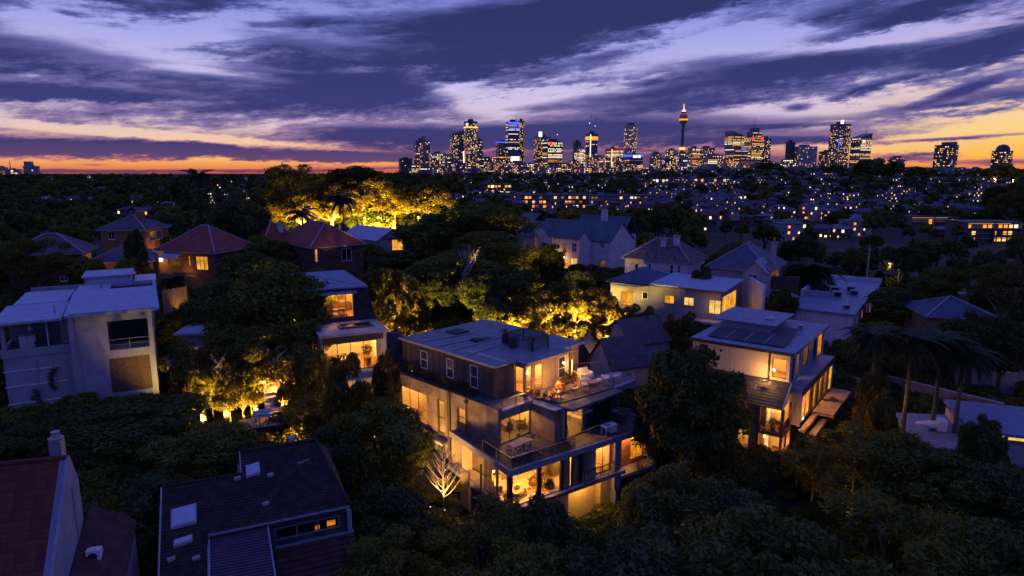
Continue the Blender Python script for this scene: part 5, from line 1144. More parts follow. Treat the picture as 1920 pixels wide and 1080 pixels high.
HOUSES = [(MH, 14, 17), (MW, 17, 9), (SH, 14, 9), (Fr(SH.W(-3, -1)[:2], 52.5), 3, 10), (Fr(at_z(123, 592, 18.5), 29), 7, 19), (Fr(Fr(at_z(123, 592, 18.5), 29).W(-5, 0)[:2], 29), 5, 18), (Fr(at_z(601, 630, 15.0), 25), 7, 15), (Fr(Fr(at_z(652, 948, 11.8), 24).W(-9, -7)[:2], 24), 10, 16), (Fr(Fr(at_z(130, 858, 17.0), 15).W(-7, -4)[:2], 15), 10, 8)]
def mid(name, label, L, R, z, depth, base, wallm, roofm, roof='hip', rh=2.6, oh=.45, front=(), side=(), chim=(), cat='house', capm=None, ax='x', thk=.25):
    """a house set out from its front eaves line L-R (seen at height z); front/side: window rectangles with glazing and panes"""
    a, b = at_z(L[0], L[1], z), at_z(R[0], R[1], z)
    deg = math.degrees(math.atan2(b[1] - a[1], b[0] - a[0])); X = math.dist(a[:2], b[:2])
    fr = Fr(a, deg, base); h = fr.thing(name, label, cat)
    fo = [fr.RX(r[0]) for r in front]; so = [fr.RY(r[0], X) for r in side]
    so = [o if (0.2 < o[0] < o[1] < depth - .2 and base < o[2] < o[3] < z) else (depth * .2, depth * .7, z - 2.2, z - .5) for o in so]
    HOUSES.append((fr, X, depth))
    w = MB(); wall(w, 'x', 0, 0, X, base - 1.5, z, thk, fo); part('front_wall', w, wallm, h)
    w = MB(); wall(w, 'y', X, thk + .003, depth, base - 1.5, z, thk, so, inward=-1); part('side_wall', w, wallm, h)
    part('side_wall', MB().box(0, thk, thk + .003, depth, base - 1.5, z), wallm, h); part('back_wall', MB().box(thk + .003, X - thk - .003, depth - thk, depth, base - 1.5, z), wallm, h)
    for (r, pm, nc, nr), o in zip(front, fo):
        window(h, 'x', 0, o, nc, nr, m_white if pm in (m_dark, m_skypane) else m_timber, pm, fw=.09, inset=.05, sill=True)
    for (r, pm, nc, nr), o in zip(side, so): window(h, 'y', X, o, nc, nr, m_white, pm, fw=.09, inset=.05, inward=-1)
    if front or side: part('floor', MB().box(thk + .01, X - thk - .01, thk + .01, depth - thk - .01, base + .5, base + .6), m_oak, h)
    if roof == 'hip':
        m = MB(); hip(m, 0, X, 0, depth, z, rh, oh, 0, .16, 1); rf = part('roof', m, [roofm, m_capp], h); hip_caps(h, 0, X, 0, depth, z, rh, oh, capm or m_capp, .16)
    elif roof == 'gable':
        m = MB(); gable(m, 0, X, 0, depth, z, rh, oh, ax); rf = part('roof', m, roofm, h); g = MB()
        for e in (0, 1):
            g = MB(); gable_wall(g, 'y' if ax == 'x' else 'x', (X if ax == 'x' else depth) * e, 0, depth if ax == 'x' else X, z + .002, rh - .1, thk, 1 - 2 * e)
            part('gable_end', g, wallm, h)
    else:
        rf = part('roof', MB().box(-oh, X + oh, -oh, depth + oh, z, z + .22), roofm, h)
    for (cx, cy, cw, ch) in chim:
        c = part('chimney', MB().box(cx - cw / 2, cx + cw / 2, cy - cw / 2, cy + cw / 2, z, z + ch), wallm if wallm is not m_brickd else m_stone, rf)
        part('chimney_cap', MB().box(cx - cw / 2 - .1, cx + cw / 2 + .1, cy - cw / 2 - .1, cy + cw / 2 + .1, z + ch, z + ch + .2), m_conc, rf); part('chimney_pot', MB().lathe(cx, cy, [(.18, z + ch + .2), (.13, z + ch + .7)], 8), m_terra, rf)
    return fr, h, X

fr, h, X = mid('red_roof_house', 'brick house with big red hipped roof in front of the floodlit trees', (520, 449.7), (584, 464), 18.5, 8.8, 13, m_brickd, m_redtile, rh=3.4, front=[((546, 464, 556, 490), m_skypane, 1, 1)], side=[((590, 467, 597, 491), m_lit2, 1, 2), ((640, 466, 660, 488), m_dark, 2, 1)])
mid('red_roof_annex', 'smaller red hipped roof tucked behind the big red roof', (497, 452), (556, 447), 18.8, 8, 13, m_brickd, m_redtile, rh=3.0, chim=[(3.6, 1.2, .7, 2.6)])
fr, h, X = mid('purple_roof_house', 'dark brick house with purple tiled roof at the left edge', (10, 479), (152, 474), 18.2, 8, 12, m_brickd, m_purptile, rh=2.7, side=[((164, 470, 187, 485), m_dim, 2, 1)], front=[((112, 518, 128, 527), m_skypane, 2, 1)])
extra_light(h, X + 1.6, 3.0, 16.0, 8); 
fr, h, X = mid('carport_house', 'low brick wing with purple roof and dark carport behind the white house', (168, 492), (286, 489), 16.4, 7, 12, m_bricko, m_purptile, rh=2.0, front=[((256, 511, 273, 531), m_lit, 1, 1), ((178, 507, 243, 533), m_dark, 1, 1)])  # wide front pane is the carport opening, its shade put in as dark colour
extra_light(h, X - 2.0, -1.5, 14.6, 7); extra_light(h, 1.0, -1.5, 15.0, 5)
fr, h, X = mid('brick_two_storey_house', 'two storey brick house with white chimney behind the purple roofs', (187, 431), (271, 431), 20.0, 8, 12, m_bricko, m_purptile, rh=2.4, chim=[(5.4, 4, .9, 3.0)], front=[((201, 434, 216, 449), m_dark, 2, 1), ((252, 434, 266, 452), m_dark, 2, 1)], side=[((286, 428, 302, 446), m_skypane, 2, 1)])
extra_light(h, X + 2.0, 1.5, 16.0, 14); extra_light(h, X + .5, -2, 15.0, 8)
fr, h, X = mid('red_roof_bungalow', 'red tiled house with awning and lit curtained window beside the cypress', (295, 470), (402, 474), 18.4, 9, 12, m_brickd, m_redtile, rh=3.6, front=[((366, 480, 391, 507), m_lit, 3, 1), ((314, 481, 340, 498), m_dim, 2, 1), ((352, 479, 358, 500), m_lit2, 1, 3)])
part('awning', MB().hexa([(1.4, -1.5, 17.5), (4.6, -1.5, 17.5), (4.6, -.02, 18.2), (1.4, -.02, 18.2), (1.4, -1.5, 17.56), (4.6, -1.5, 17.56), (4.6, -.02, 18.26), (1.4, -.02, 18.26)]), M('lilac_canvas', (.42, .36, .42), .9, .1), h)
part('porch_lamp', MB().box(.5, .8, -.3, -.05, 16.8, 17.5), emit('lamp_bright', (1, .75, .35), 8.0), h); extra_light(h, .8, -1.2, 16.6, 12); extra_light(h, 5.4, -1.2, 15.6, 6)
fr, h, X = mid('white_gable_cottage', 'long pale blue roofed cottage under the floodlit trees', (644, 441), (707, 450), 17.2, 7, 12, m_wwall, m_wroof, 'gable', 1.9, front=[((652, 447, 660, 458), m_dim, 1, 1)])
fr, h, X = mid('lit_window_cottage', 'pale rendered cottage with one big glowing window and flat roof', (708, 449), (778, 446), 17.2, 7, 12, m_wwall, m_tealroof, 'flat', front=[((733, 449, 757, 469), m_lit, 2, 1)])
# stone gabled house
fr, h, X = mid('gabled_stone_house', 'tall pale stone house with teal gabled roofs and chimney', (1003, 441.2), (1144, 453), 16.7, 8.5, 8.5, m_stone, m_tealroof, 'gable', 3.4, .25, front=[((1055, 456, 1062, 473), m_dim, 1, 2), ((1073, 455, 1081, 473), m_skypane, 2, 2), ((1126, 456, 1133, 466), m_dark, 2, 2), ((1125, 487, 1134, 505), m_dim, 1, 2), ((1056, 485, 1064, 508), m_lit, 1, 1), ((1069, 483, 1082, 508), m_lit3, 2, 1)])
w = MB(); wall(w, 'x', -.9, -1.2, 5.6, 7, 16.7, .25); part('front_gable_wall', w, m_stone, h); w = MB(); gable_wall(w, 'x', -.9, -1.2, 5.0, 16.702, 2.9, .25); part('front_gable_end', w, m_stone, h); m = MB(); gable(m, -1.2, 5.0, -.9, 6.5, 16.7, 3.0, .25, 'y'); part('cross_roof', m, m_tealroof, h); part('gable_side_wall', MB().box(4.75, 5.0, -.64, -.005, 7, 16.7), m_stone, h)
b0, b1 = fr.FX(1090, 480)[0], fr.FX(1109, 480)[0]
part('bay_wall', MB().box(b0, b1, -.9, -.005, 7, 16.9), m_stone, h); m = MB(); gable(m, b0, b1, -.9, 1.2, 16.9, 1.4, .12, 'y'); part('bay_roof', m, m_tealroof, h); w = MB(); gable_wall(w, 'x', -.9, b0, b1, 16.903, 1.3, .2); part('bay_gable', w, m_stone, h)
part('chimney', MB().box(14.0, 15.2, 4.6, 5.4, 18, 22.6), m_stone, h); part('chimney_pot', MB().lathe(14.6, 5.0, [(.2, 22.6), (.15, 23.3)], 8), m_terra, h)
m = MB(); gable(m, 4.0, 16.5, 8.9, 15, 17.2, 3.6, .3, 'x'); part('rear_roof', m, m_tealroof, h); part('rear_wall', MB().box(4.2, 16.3, 9.1, 14.8, 8, 17.1), m_stone, h)
for x, z in ((6.4, 12.4), (8.0, 12.6)): part('porch_lamp', MB().box(x, x + .25, -.35, -.1, z, z + .4), emit('lamp_bright', (1, .75, .35), 8.0), h)
extra_light(h, 6.8, -1.2, 12.4, 12); extra_light(h, 8.4, -1.0, 11.6, 8)
fr, h, X = mid('blue_roof_house', 'house with violet sheet roof and yellow lit attic gable behind the stone house', (941, 437), (1003, 442), 16.8, 9, 10, m_tan, m_blueroof, rh=3.0, chim=[(5.2, 1.5, 1.0, 3.0)])
m = MB(); gable(m, .8, 5.2, 5, 9, 19.2, 1.8, .2, 'x'); part('attic_roof', m, m_tealroof, h); part('attic_wall', MB().box(.9, 5.1, 5.2, 8.8, 18, 19.3), M('ochre_render', (.58, .42, .17), .9, .12, 1), h); extra_light(h, 1.0, 3.6, 19.6, 5)
fr, h, X = mid('old_slate_cottage', 'cottage with mottled old slate roof and two chimneys', (1172, 482.5), (1290, 492), 16.3, 7.9, 10, m_stone, m_oldslate, rh=3.2, chim=[(5.6, 2.6, .8, 3.1), (7.6, 3.0, .8, 3.6)], front=[((1190, 494, 1196, 512), m_dark, 1, 1), ((1215, 494, 1220, 506), m_dark, 1, 1), ((1256, 496, 1262, 515), m_dark, 1, 2), ((1270, 498, 1276, 512), m_skypane, 1, 2)])
fr, h, X = mid('blue_hip_house', 'house with deep blue hipped roof and pink rendered front gable', (1328, 500), (1440, 509), 16.0, 11, 9, m_pink, m_blueroof, rh=3.4, side=[((1448, 500, 1462, 520), m_dim, 3, 1)], chim=[(8.2, 5, .7, 3.6)])
g0, g1 = fr.FX(1392, 520, -1.2)[0], fr.FX(1436, 520, -1.2)[0]
o = fr.RX((1402, 513, 1420, 531), -1.2); w = MB(); wall(w, 'x', -1.2, g0, g1, 8, 16.0, .25, [o]); part('bay_wall', w, m_pink, h); window(h, 'x', -1.2, o, 2, 2, m_white, m_skypane, fw=.09, inset=-.03); part('bay_side_wall', MB().box(g1 - .25, g1, -.945, -.005, 8, 16), m_pink, h)
m = MB(); gable(m, g0, g1, -1.2, 3.5, 16.0, 1.5, .3, 'y'); part('bay_roof', m, m_capp, h); w = MB(); gable_wall(w, 'x', -1.2, g0, g1, 16.002, 1.4, .2); part('bay_gable', w, m_pink, h)
extra_light(h, g1 + .5, -4, 10.6, 4)
# long grey house with four lit windows
fr, h, X = mid('long_grey_house', 'long grey house with pale lilac sheet roof and glowing windows', (1145, 528.1), (1352, 549), 14.4, 8.5, 8, m_greyw, m_blueroof, 'flat', front=[((1164, 544, 1186, 574), m_lit, 2, 1), ((1204, 547, 1214, 561), m_dark, 1, 1), ((1245, 552, 1264, 571), m_lit, 2, 1), ((1282, 556, 1301, 575), m_lit3, 2, 1), ((1329, 561, 1351, 591), m_lit3, 2, 1), ((1210, 590, 1228, 603), m_dim, 2, 1)], side=[((1355, 557, 1379, 585), m_lit, 3, 1)])
m = MB(); hip(m, -.2, 6.0, .2, 8.6, 14.63, 1.6, .3, 0, .02, 0); part('hip_roof', m, m_blueroof, h)
q0 = fr.FX(1220, 540)[0]; part('lilac_roof', MB().hexa([(q0, -.7, 14.63), (X + .7, -.7, 14.63), (X + .7, 8.9, 14.95), (q0, 8.9, 14.95), (q0, -.7, 14.78), (X + .7, -.7, 14.78), (X + .7, 8.9, 15.1), (q0, 8.9, 15.1)]), m_wroof, h)
part('window_awning', MB().box(fr.FX(1150, 540)[0], fr.FX(1200, 540)[0], -1.3, -.51, 14.2, 14.26), m_wroof, h)
railing(h, [(X - 4.2, -1.6), (X + 2.2, -1.6)], 10.6, .95, 1.6, glass=False, m=m_steel); part('terrace_slab', MB().box(X - 4.4, X + 2.4, -1.8, -.01, 10.3, 10.6), m_conc, h)
extra_light(h, X - .8, -1.4, 12.6, 4)
# flat roofed block with a row of windows
fr, h, X = mid('flat_roof_block', 'long pale commercial block with cluttered flat blue roof', (1475, 578), (1599, 592), 12.0, 30, 6, m_stone, m_broof, 'flat', oh=.25, cat='building')
for i in range(12):
    y = 1.2 + i * 2.3; part('facade_pier', MB().box(X + .001, X + .16, y - .5, y - .2, 6, 11.9), m_stone, h)
    w_ = (y, y + 1.3, 8.9, 11.3); g = MB(); window(h, 'y', X + .02, w_, 2, 2, m_frame, [m_dark, m_dim, m_dark, m_lit2][i % 4], fw=.07, inset=-.06, inward=-1)
part('parapet', MB().box(-.25, .1, 10.0, 30.2, 12.225, 13.1), m_stone, h); part('parapet', MB().box(.11, X + .25, 29.9, 30.25, 12.225, 12.8), m_stone, h); part('upper_step', MB().box(.11, X * .45, 10.0, 10.3, 12.225, 13.1), m_wwall, h); part('gable_skylight', (lambda m: (gable(m, 1.0, 3.2, 17, 22, 12.23, .8, .0, 'y', .08), m)[1])(MB()), m_wroof, h)
for i, (x, y, s_) in enumerate(((3.6, 15.0, 1.0), (5.4, 17.5, .9), (6.2, 14.5, .8), (4.4, 11.5, .9), (6.8, 3.0, .6))):
    t = fthing('roof_air_unit', ('boxy air unit at the upper step of the flat roof', 'boxy air unit in the middle of the flat roof', 'low flat air unit beside the middle one', 'air unit with dark grille near the roof front', 'small vent box at the front edge of the flat roof')[i], 'air conditioner', fr, x, y, 12.22, 5 * i); part('casing', MB().box(-s_ * .7, s_ * .7, -s_ * .5, s_ * .5, 0, s_), m_wroof, t); part('grille', MB().box(-s_ * .5, s_ * .5, -s_ * .5 - .02, -s_ * .5 - .002, s_ * .15, s_ * .85), m_black, t)
fr, h, X = mid('brick_courtyard_block', 'low brick block with dark sunken courtyard next to the flat roof', (1437, 559), (1499, 560), 13.4, 5.5, 8, m_bricko, m_dkroof, 'flat', oh=.1, front=[((1445, 579, 1464, 596), m_skypane, 2, 1)], cat='building')
part('courtyard_wall', MB().box(-.2, X + 3, 9, 9.3, 8, 15.0), m_brickd, h); part('courtyard_side', MB().box(-.5, -.2, -.2, 9.3, 8, 15.2), m_stone, h); window(h, 'x', 9, (1.2, 2.9, 13.2, 14.4), 2, 1, m_white, m_skypane, inset=-.06)
mid('pink_brick_bungalow', 'small brick house with dark blue roof among the trees', (1742, 592), (1868, 597), 13.2, 7, 8, m_bricko, m_blueroof, rh=1.8, chim=[(5.5, 4.5, .9, 2.0)])
# sheds behind the big house
mid('garden_shed', 'low shed with violet corrugated roof behind the roof terrace', (1075, 664), (1108, 667), 9.4, 6.5, 6, m_brickd, M('violet_corrugated', (.17, .14, .19), .6, .3, 1, bands=('X', .3), band_dark=.3), 'gable', 1.6, .2, ax='y', cat='shed')
mid('blue_roof_shed', 'pale weatherboard shed with blue roof above the round tree', (1128, 674), (1172, 676), 9.6, 5, 6, m_wwall, m_broof, 'gable', 1.7, .2, front=[((1135, 678, 1146, 686), m_dark, 1, 1)], cat='shed')
mid('tiled_roof_shed', 'steep dark tiled roof half hidden behind the round tree', (1148, 690), (1216, 680), 9.4, 4.5, 6, m_tan, m_purptile, 'gable', 2.6, .3, cat='shed')
mid('gable_shed', 'pale gabled shed with purple tile roof before the lit hedge', (1186, 646), (1256, 636), 10.6, 6, 6, m_wwall, m_purptile, 'gable', 2.2, .3, cat='shed')
mid('blue_sheet_shed', 'small blue sheet roof between the white house and the big tree', (338, 628), (392, 626), 14.6, 7, 10, m_wwall, m_wroof, 'flat', cat='shed')
mid('umbrella_roof_shed', 'small pale pyramid roof among the trees by the dead gum', (778, 527), (806, 527), 13.5, 3, 10, m_timber, m_wroof, rh=1.0, cat='shed')
# right edge: blue sheet roofs and the yard wall
fr, h, X = mid('blue_sheet_house', 'blue sheet roofed house at the right edge behind the palms', (1800, 668), (1990, 690), 10.2, 8, 5, m_wwall, m_broof, 'flat', front=[((1868, 678, 1905, 700), m_skypane, 2, 1)])
fr, h, X = mid('skylight_strip_house', 'pale rendered house with lit strip window and vent funnel at the right edge', (1828, 808), (1990, 826), 8.6, 7, 3, m_wwall, m_broof, 'flat', .3, front=[((1850, 796 + 16, 1886, 800 + 29), m_lit, 1, 1), ((1889, 818, 1930, 832), m_lit3, 1, 1)])
part('lower_roof', MB().hexa([(-4.6, -1.6, 7.0), (-.1, -1.6, 7.4), (-.1, 6.2, 7.6), (-4.6, 6.2, 7.2), (-4.6, -1.6, 7.15), (-.1, -1.6, 7.55), (-.1, 6.2, 7.75), (-4.6, 6.2, 7.35)]), m_broof, h); part('parapet_wall', MB().box(-.5, -.11, -1.6, 6.2, 7.6, 8.5), m_wwall, h); part('lower_wall', MB().box(-4.4, -.3, -1.3, 6.0, 2, 6.98), m_wwall, h)
t = fthing('vent_funnel', 'white tapering vent duct lying on the blue roof at right', 'vent duct', fr, -2.6, 2.2, 7.6, 0); part('duct', MB().tube([(-1.2, 0, .35), (.4, 0, .4)], [.16, .42], 10), m_white, t); part('outlet_box', MB().box(.41, 1.1, -.5, .5, 0, .95), m_white, t); part('cradle', MB().box(-.9, .3, -.1, .1, 0, .2), m_white, t)
def yard():
    a, b = at_z(1663, 706, 7.6), at_z(1880, 758, 7.6); fr = Fr(a, math.degrees(math.atan2(b[1] - a[1], b[0] - a[0])), 4.0); L = math.dist(a[:2], b[:2])
    t = fr.thing('yard_wall', 'long rendered yard wall running under the palms', 'wall'); part('wall_panel', MB().box(0, L, 0, .25, 3.0, 7.6), m_render, t); part('coping', MB().box(-.05, L + .05, -.06, .31, 7.6, 7.7), m_conc, t); part('corrugated_panel', MB().box(.4, 3.6, -.06, -.01, 3.0, 6.9), M('pinkish_corrugated', (.26, .2, .2), .6, .3, 1, bands=('Z', .18), band_dark=.35), t)
    a, b = at_z(1572, 700, 7.8), at_z(1612, 712, 7.8); fr = Fr(a, math.degrees(math.atan2(b[1] - a[1], b[0] - a[0])), 4.0)
    t = fr.thing('ochre_garden_wall', 'short ochre lit garden wall beside the timber deck', 'wall'); part('wall_panel', MB().box(-2, 3.6, 0, .25, 3.5, 7.8), m_tan, t); part('coping', MB().box(-2.05, 3.65, -.05, .3, 7.8, 7.88), m_conc, t)
yard()
def timber_fence():
    a, b = at_z(303, 545, 16.4), at_z(350, 538, 16.4); fr = Fr(a, math.degrees(math.atan2(b[1] - a[1], b[0] - a[0])), 12.0); L = math.dist(a[:2], b[:2])
    t = fr.thing('paling_fence', 'lit timber paling fence below the drooping palm', 'fence'); n = 18
    for i in range(n): part('paling', MB().box(L * i / n + .01, L * (i + 1) / n - .015, 0, .03, 13.0, 16.4 + .05 * (i % 3)), M('paling_timber', (.34, .19, .10), .8, .35, 3), t)
    part('rail', MB().box(0, L, .031, .08, 15.6, 15.72), m_timber, t); part('rail', MB().box(0, L, .031, .08, 13.6, 13.72), m_timber, t)
    uplight(*fr.W(L * .35, -1.6)[:2], 180, (-.1, .8, .8), z=13.2, label='spotlight washing the timber paling fence', group=None)
    a, b = at_z(18, 806, 11.2), at_z(178, 782, 11.2); fr = Fr(a, math.degrees(math.atan2(b[1] - a[1], b[0] - a[0])), 9.0); L = math.dist(a[:2], b[:2])
    t = fr.thing('picket_fence', 'dark picket fence in front of the white house', 'fence'); n = 26
    for i in range(n): part('picket', MB().box(L * i / n, L * (i + .62) / n, 0, .03, 9.0, 11.2), M('dark_picket', (.05, .045, .045), .8, .3, 3), t)
    part('rail', MB().box(0, L, .031, .07, 10.8, 10.9), m_black, t); part('rail', MB().box(0, L, .031, .07, 9.4, 9.5), m_black, t)
timber_fence()
def garden_deck():
    fr = Fr(at_z(445, 806, 10.2), 22, 7.0)
    t = fr.thing('garden_deck', 'small timber viewing deck at the foot of the lit steps', 'deck')
    for i in range(14): part('deck_board', MB().box(i * .24, i * .24 + .22, 0, 2.3, 10.1, 10.16), m_deck, t)
    for x in (.1, 3.2): part('post', MB().box(x - .06, x + .06, .05, .17, 6.5, 11.2), m_black, t)
    part('beam', MB().box(0, 3.35, .02, .2, 9.8, 10.09), m_black, t)
    railing(t, [(.1, .08), (3.2, .08)], 10.16, .95, 1.6, glass=False, m=m_black)
    for i in range(4): part('ladder_rung', MB().box(2.3, 2.95, -.14, -.08, 8.2 + i * .45, 8.26 + i * .45), m_timber, t)
    for x in (2.3, 2.95): part('ladder_rail', MB().bar((x, -.1, 7.6), (x, -.1, 11.0), .06), m_timber, t)
    s = fr.sub(2.2, 2.35, 8.0).thing('garden_steps', 'brightly lit stone steps climbing through the garden', 'steps')
    for i in range(7): part('step', MB().box(-.1, 1.4, i * .62, i * .62 + .6, 8.0, 10.25 + i * .27), M('pale_step_stone', (.5, .4, .28), .85, .2, 3), s)
    g = fr.sub(2.2, 2.35, 10.2)
    for i, (x, y, z) in enumerate(((1.32, .5, 10.7), (1.32, 2.6, 11.5), (-.1, 3.6, 11.9))):
        q = fthing('step_light', ('bright step light at the foot of the garden steps', 'bright step light halfway up the garden steps', 'bright step light at the top of the garden steps')[i], 'garden light', g, x, y, z); part('post', MB().tube([(0, 0, -.6), (0, 0, .05)], .03, 6), m_black, q); part('lens', MB().lathe(0, 0, [(.06, .05), (.08, .14), (.03, .18)], 8), emit('lamp_bright', (1, .75, .35), 8.0), q)
        ld = D.lights.new('step_bulb', 'POINT'); ld.energy = 480; ld.color = WARM; ld.shadow_soft_size = .08; o = D.objects.new('step_bulb', ld); COL.objects.link(o); o.parent = q; o.location = (0, 0, .32)
    b = fthing('garden_bench', 'blue cushioned bench on the small garden deck', 'bench', fr, 1.9, 1.4, 10.16, 5); part('seat', MB().box(-.65, .65, -.25, .25, .38, .5), M('pale_blue_canvas', (.5, .52, .62), .9, .1, 6), b); part('backrest', MB().box(-.65, .65, .24, .32, .5, .85), M('pale_blue_canvas', (.5, .52, .62), .9, .1, 6), b)
    for sx in (-1, 1): part('leg', MB().box(sx * .55 - .03, sx * .55 + .03, -.2, .2, 0, .38), m_timber, b)
garden_deck()
def street_pole(px, py, d, lamp_, label, arm=-1):
    p = at_y(px, py, d); zb = terr(p[0], d); t = thing('street_light' if lamp_ else 'utility_pole', label, 'street light' if lamp_ else 'pole', (p[0], d, zb))
    part('pole', MB().tube([(0, 0, zb - .5), (0, 0, p[2])], [.16, .11], 8), m_conc, t)
    if lamp_:
        part('arm', MB().tube([(0, 0, p[2] - 1.6), (arm * 1.0, 0, p[2] - 1.2), (arm * 1.7, 0, p[2] - 1.2)], .05, 6), m_steel, t); part('lantern', MB().lathe(arm * 1.8, 0, [(.12, p[2] - 1.2), (.28, p[2] - 1.3), (.2, p[2] - 1.5), (.05, p[2] - 1.55)], 8), emit('street_lamp_glow', (1, .66, .32), 9.0), t)
        ld = D.lights.new('street_bulb', 'POINT'); ld.energy = 330; ld.color = (1, .6, .28); ld.shadow_soft_size = .2; o = D.objects.new('street_bulb', ld); COL.objects.link(o); o.parent = t; o.location = (arm * 1.8, 0, p[2] - 1.9 - zb)
    else: part('crossarm', MB().box(-.9, .9, -.06, .06, p[2] - .7, p[2] - .55), m_timber, t)
street_pole(1689, 481, 118, True, 'tall street light with warm lamp behind the flat roof block'); street_pole(1631, 461, 112, False, 'bare pale pole rising behind the flat roof block'); street_pole(1783, 545, 88, False, 'short pale pole beside the small brick house')
# ------------------------------------------------------------------ trees: prototypes once, then one object set per tree
NP = np.random.default_rng(11)
bark = M('grey_bark', (.11, .085, .065), .95, .4, 4, bump=.5); bark_pale = M('pale_gum_bark', (.42, .38, .34), .85, .35, 2.5); bark_dark = M('dark_bark', (.05, .04, .032), .95, .4, 4)
lf_a = leaf_mat('deep_green_leaf', (0.028, 0.042, 0.010), (0.115, 0.135, 0.028)); lf_b = leaf_mat('olive_leaf', (0.052, 0.064, 0.009), (0.189, 0.192, 0.028)); lf_c = leaf_mat('golden_green_leaf', (.055, .052, .010), (.165, .135, .024), .35); lf_x = leaf_mat('bright_green_leaf', (0.060, 0.087, 0.007), (0.219, 0.237, 0.021), .35); lf_d = leaf_mat('blue_green_leaf', (0.026, 0.040, 0.013), (0.10, 0.125, 0.036))
def leaf_mesh(name, pos, nrm, size, aspect, mat, wood=None, woodmat=None):
    n = len(pos); a = NP.normal(size=(n, 3)); nrm = nrm + NP.normal(size=(n, 3)) * .8
    nrm /= np.linalg.norm(nrm, axis=1, keepdims=True) + 1e-9
    a -= (a * nrm).sum(1, keepdims=True) * nrm; a /= np.linalg.norm(a, axis=1, keepdims=True) + 1e-9
    b = np.cross(nrm, a); s = size * np.clip(NP.lognormal(-.05, .42, (n, 1)), .35, 2.2)
    v = np.stack([pos - a * s, pos - b * s * aspect + nrm * s * .12, pos + a * s, pos + b * s * aspect + nrm * s * .12], 1).reshape(-1, 3)
    me = D.meshes.new(name); nv = len(v); wv = wood.v if wood else []; wf = wood.f if wood else []
    if wood:
        me.from_pydata(v.tolist() + list(wv), [], [tuple(range(4 * i, 4 * i + 4)) for i in range(n)] + [tuple(k + nv for k in f) for f in wf])
        me.materials.append(mat); me.materials.append(woodmat); me.polygons.foreach_set('material_index', [0] * n + [1] * len(wf))
    else:
        me.vertices.add(nv); me.vertices.foreach_set('co', v.ravel().astype(np.float32)); me.loops.add(nv); me.loops.foreach_set('vertex_index', np.arange(nv, dtype=np.int32))
        me.polygons.add(n); me.polygons.foreach_set('loop_start', np.arange(0, nv, 4, dtype=np.int32)); me.materials.append(mat)
    me.update(calc_edges=True)
    return me
def crown_points(blobs, n, up=.25, deep=.62):
    B = np.array(blobs); w = B[:, 3] ** 2; k = NP.choice(len(B), n, p=w / w.sum())
    d = NP.normal(size=(n, 3)); d[:, 2] += up; d /= np.linalg.norm(d, axis=1, keepdims=True)
    r = B[k, 3] * NP.uniform(.62, 1.06, n) * np.where(NP.random(n) < .10, NP.uniform(1.05, 1.4, n), 1.0); p = B[k, :3] + d * r[:, None] * np.array([1, 1, .82])
    inside = np.zeros(n, bool)
    for q in B: inside |= (np.linalg.norm((p - q[:3]) / np.array([1, 1, .82]), axis=1) < q[3] * deep)
    return p[~inside], d[~inside]
def blob_set(n, c, rad, r0, r1, dome=True):
    out = []
    while len(out) < n:
        d = NP.normal(size=3); d /= np.linalg.norm(d); t = NP.uniform(.45, 1.0) ** .6
        if dome and d[2] < -.55: continue
        out.append((c[0] + d[0] * rad[0] * t, c[1] + d[1] * rad[1] * t, c[2] + d[2] * rad[2] * t, NP.uniform(r0, r1)))
    return out
def limbs(blobs, zt, r, n=9, seed=1):
    g = random.Random(seed); m = MB(); m.tube([(0, 0, -.6), (.05, .02, zt * .5), (0, .05, zt)], [r * 1.25, r, r * .8], 8)
    for b in g.sample(list(blobs), min(n, len(blobs))):
        z0 = zt * g.uniform(.75, 1.0); mid_ = (b[0] * .45 + g.uniform(-.2, .2), b[1] * .45 + g.uniform(-.2, .2), z0 + (b[2] - z0) * .55)
        m.tube([(0, .03, z0), mid_, (b[0], b[1], b[2])], [r * .55, r * .34, r * .08], 5, cap=False)
        for _ in range(2):
            e = (b[0] + g.uniform(-.9, .9), b[1] + g.uniform(-.9, .9), b[2] + g.uniform(-.3, .8)); m.tube([mid_, e], [r * .2, r * .04], 4, cap=False)
    return m
PROTO = {}
def proto(key, H, R, blobs, n, size, aspect, leaf, barkm, zt, tr, up=.25, deep=.62, nl=9, seed=1):
    p, d = crown_points(blobs, n, up, deep)
    ext = np.percentile(np.hypot(p[:, 0], p[:, 1]), 97); top = p[:, 2].max()
    PROTO[key] = dict(crown=leaf_mesh(key + '_crown', p, d, size, aspect, leaf), trunk=limbs(blobs, zt, tr, nl, seed).mesh(key + '_trunk', barkm, 0, True), R=ext, H=top)
proto('dense_a', 10, 4, blob_set(70, (0, 0, 6.0), (3.5, 3.3, 3.2), .4, 1.3), 30000, .135, .45, lf_a, bark_dark, 4.2, .3, seed=1)
proto('dense_b', 10, 4, blob_set(90, (0, 0, 5.8), (3.4, 3.4, 3.4), .35, 1.05), 30000, .13, .42, lf_d, bark_dark, 3.6, .28, seed=2)
proto('dense_c', 10, 4, blob_set(60, (0, 0, 5.6), (3.2, 3.6, 3.3), .35, 1.35), 28000, .14, .38, lf_b, bark, 3.4, .28, seed=3)
proto('dome', 10, 4, blob_set(130, (0, 0, 4.6), (3.2, 3.2, 4.4), .4, .85), 34000, .13, .42, lf_a, bark_dark, 2.5, .3, deep=.5, seed=4)
proto('loose', 12, 5, blob_set(34, (0, 0, 7.6), (4.2, 4.2, 3.2), .6, 1.2), 13000, .15, .35, lf_c, bark_pale, 5.2, .26, nl=18, seed=5)
proto('gum', 12, 5, blob_set(42, (0, 0, 7.4), (4.0, 4.0, 3.8), .6, 1.25), 19000, .15, .33, lf_b, bark, 5.0, .28, nl=14, seed=6)
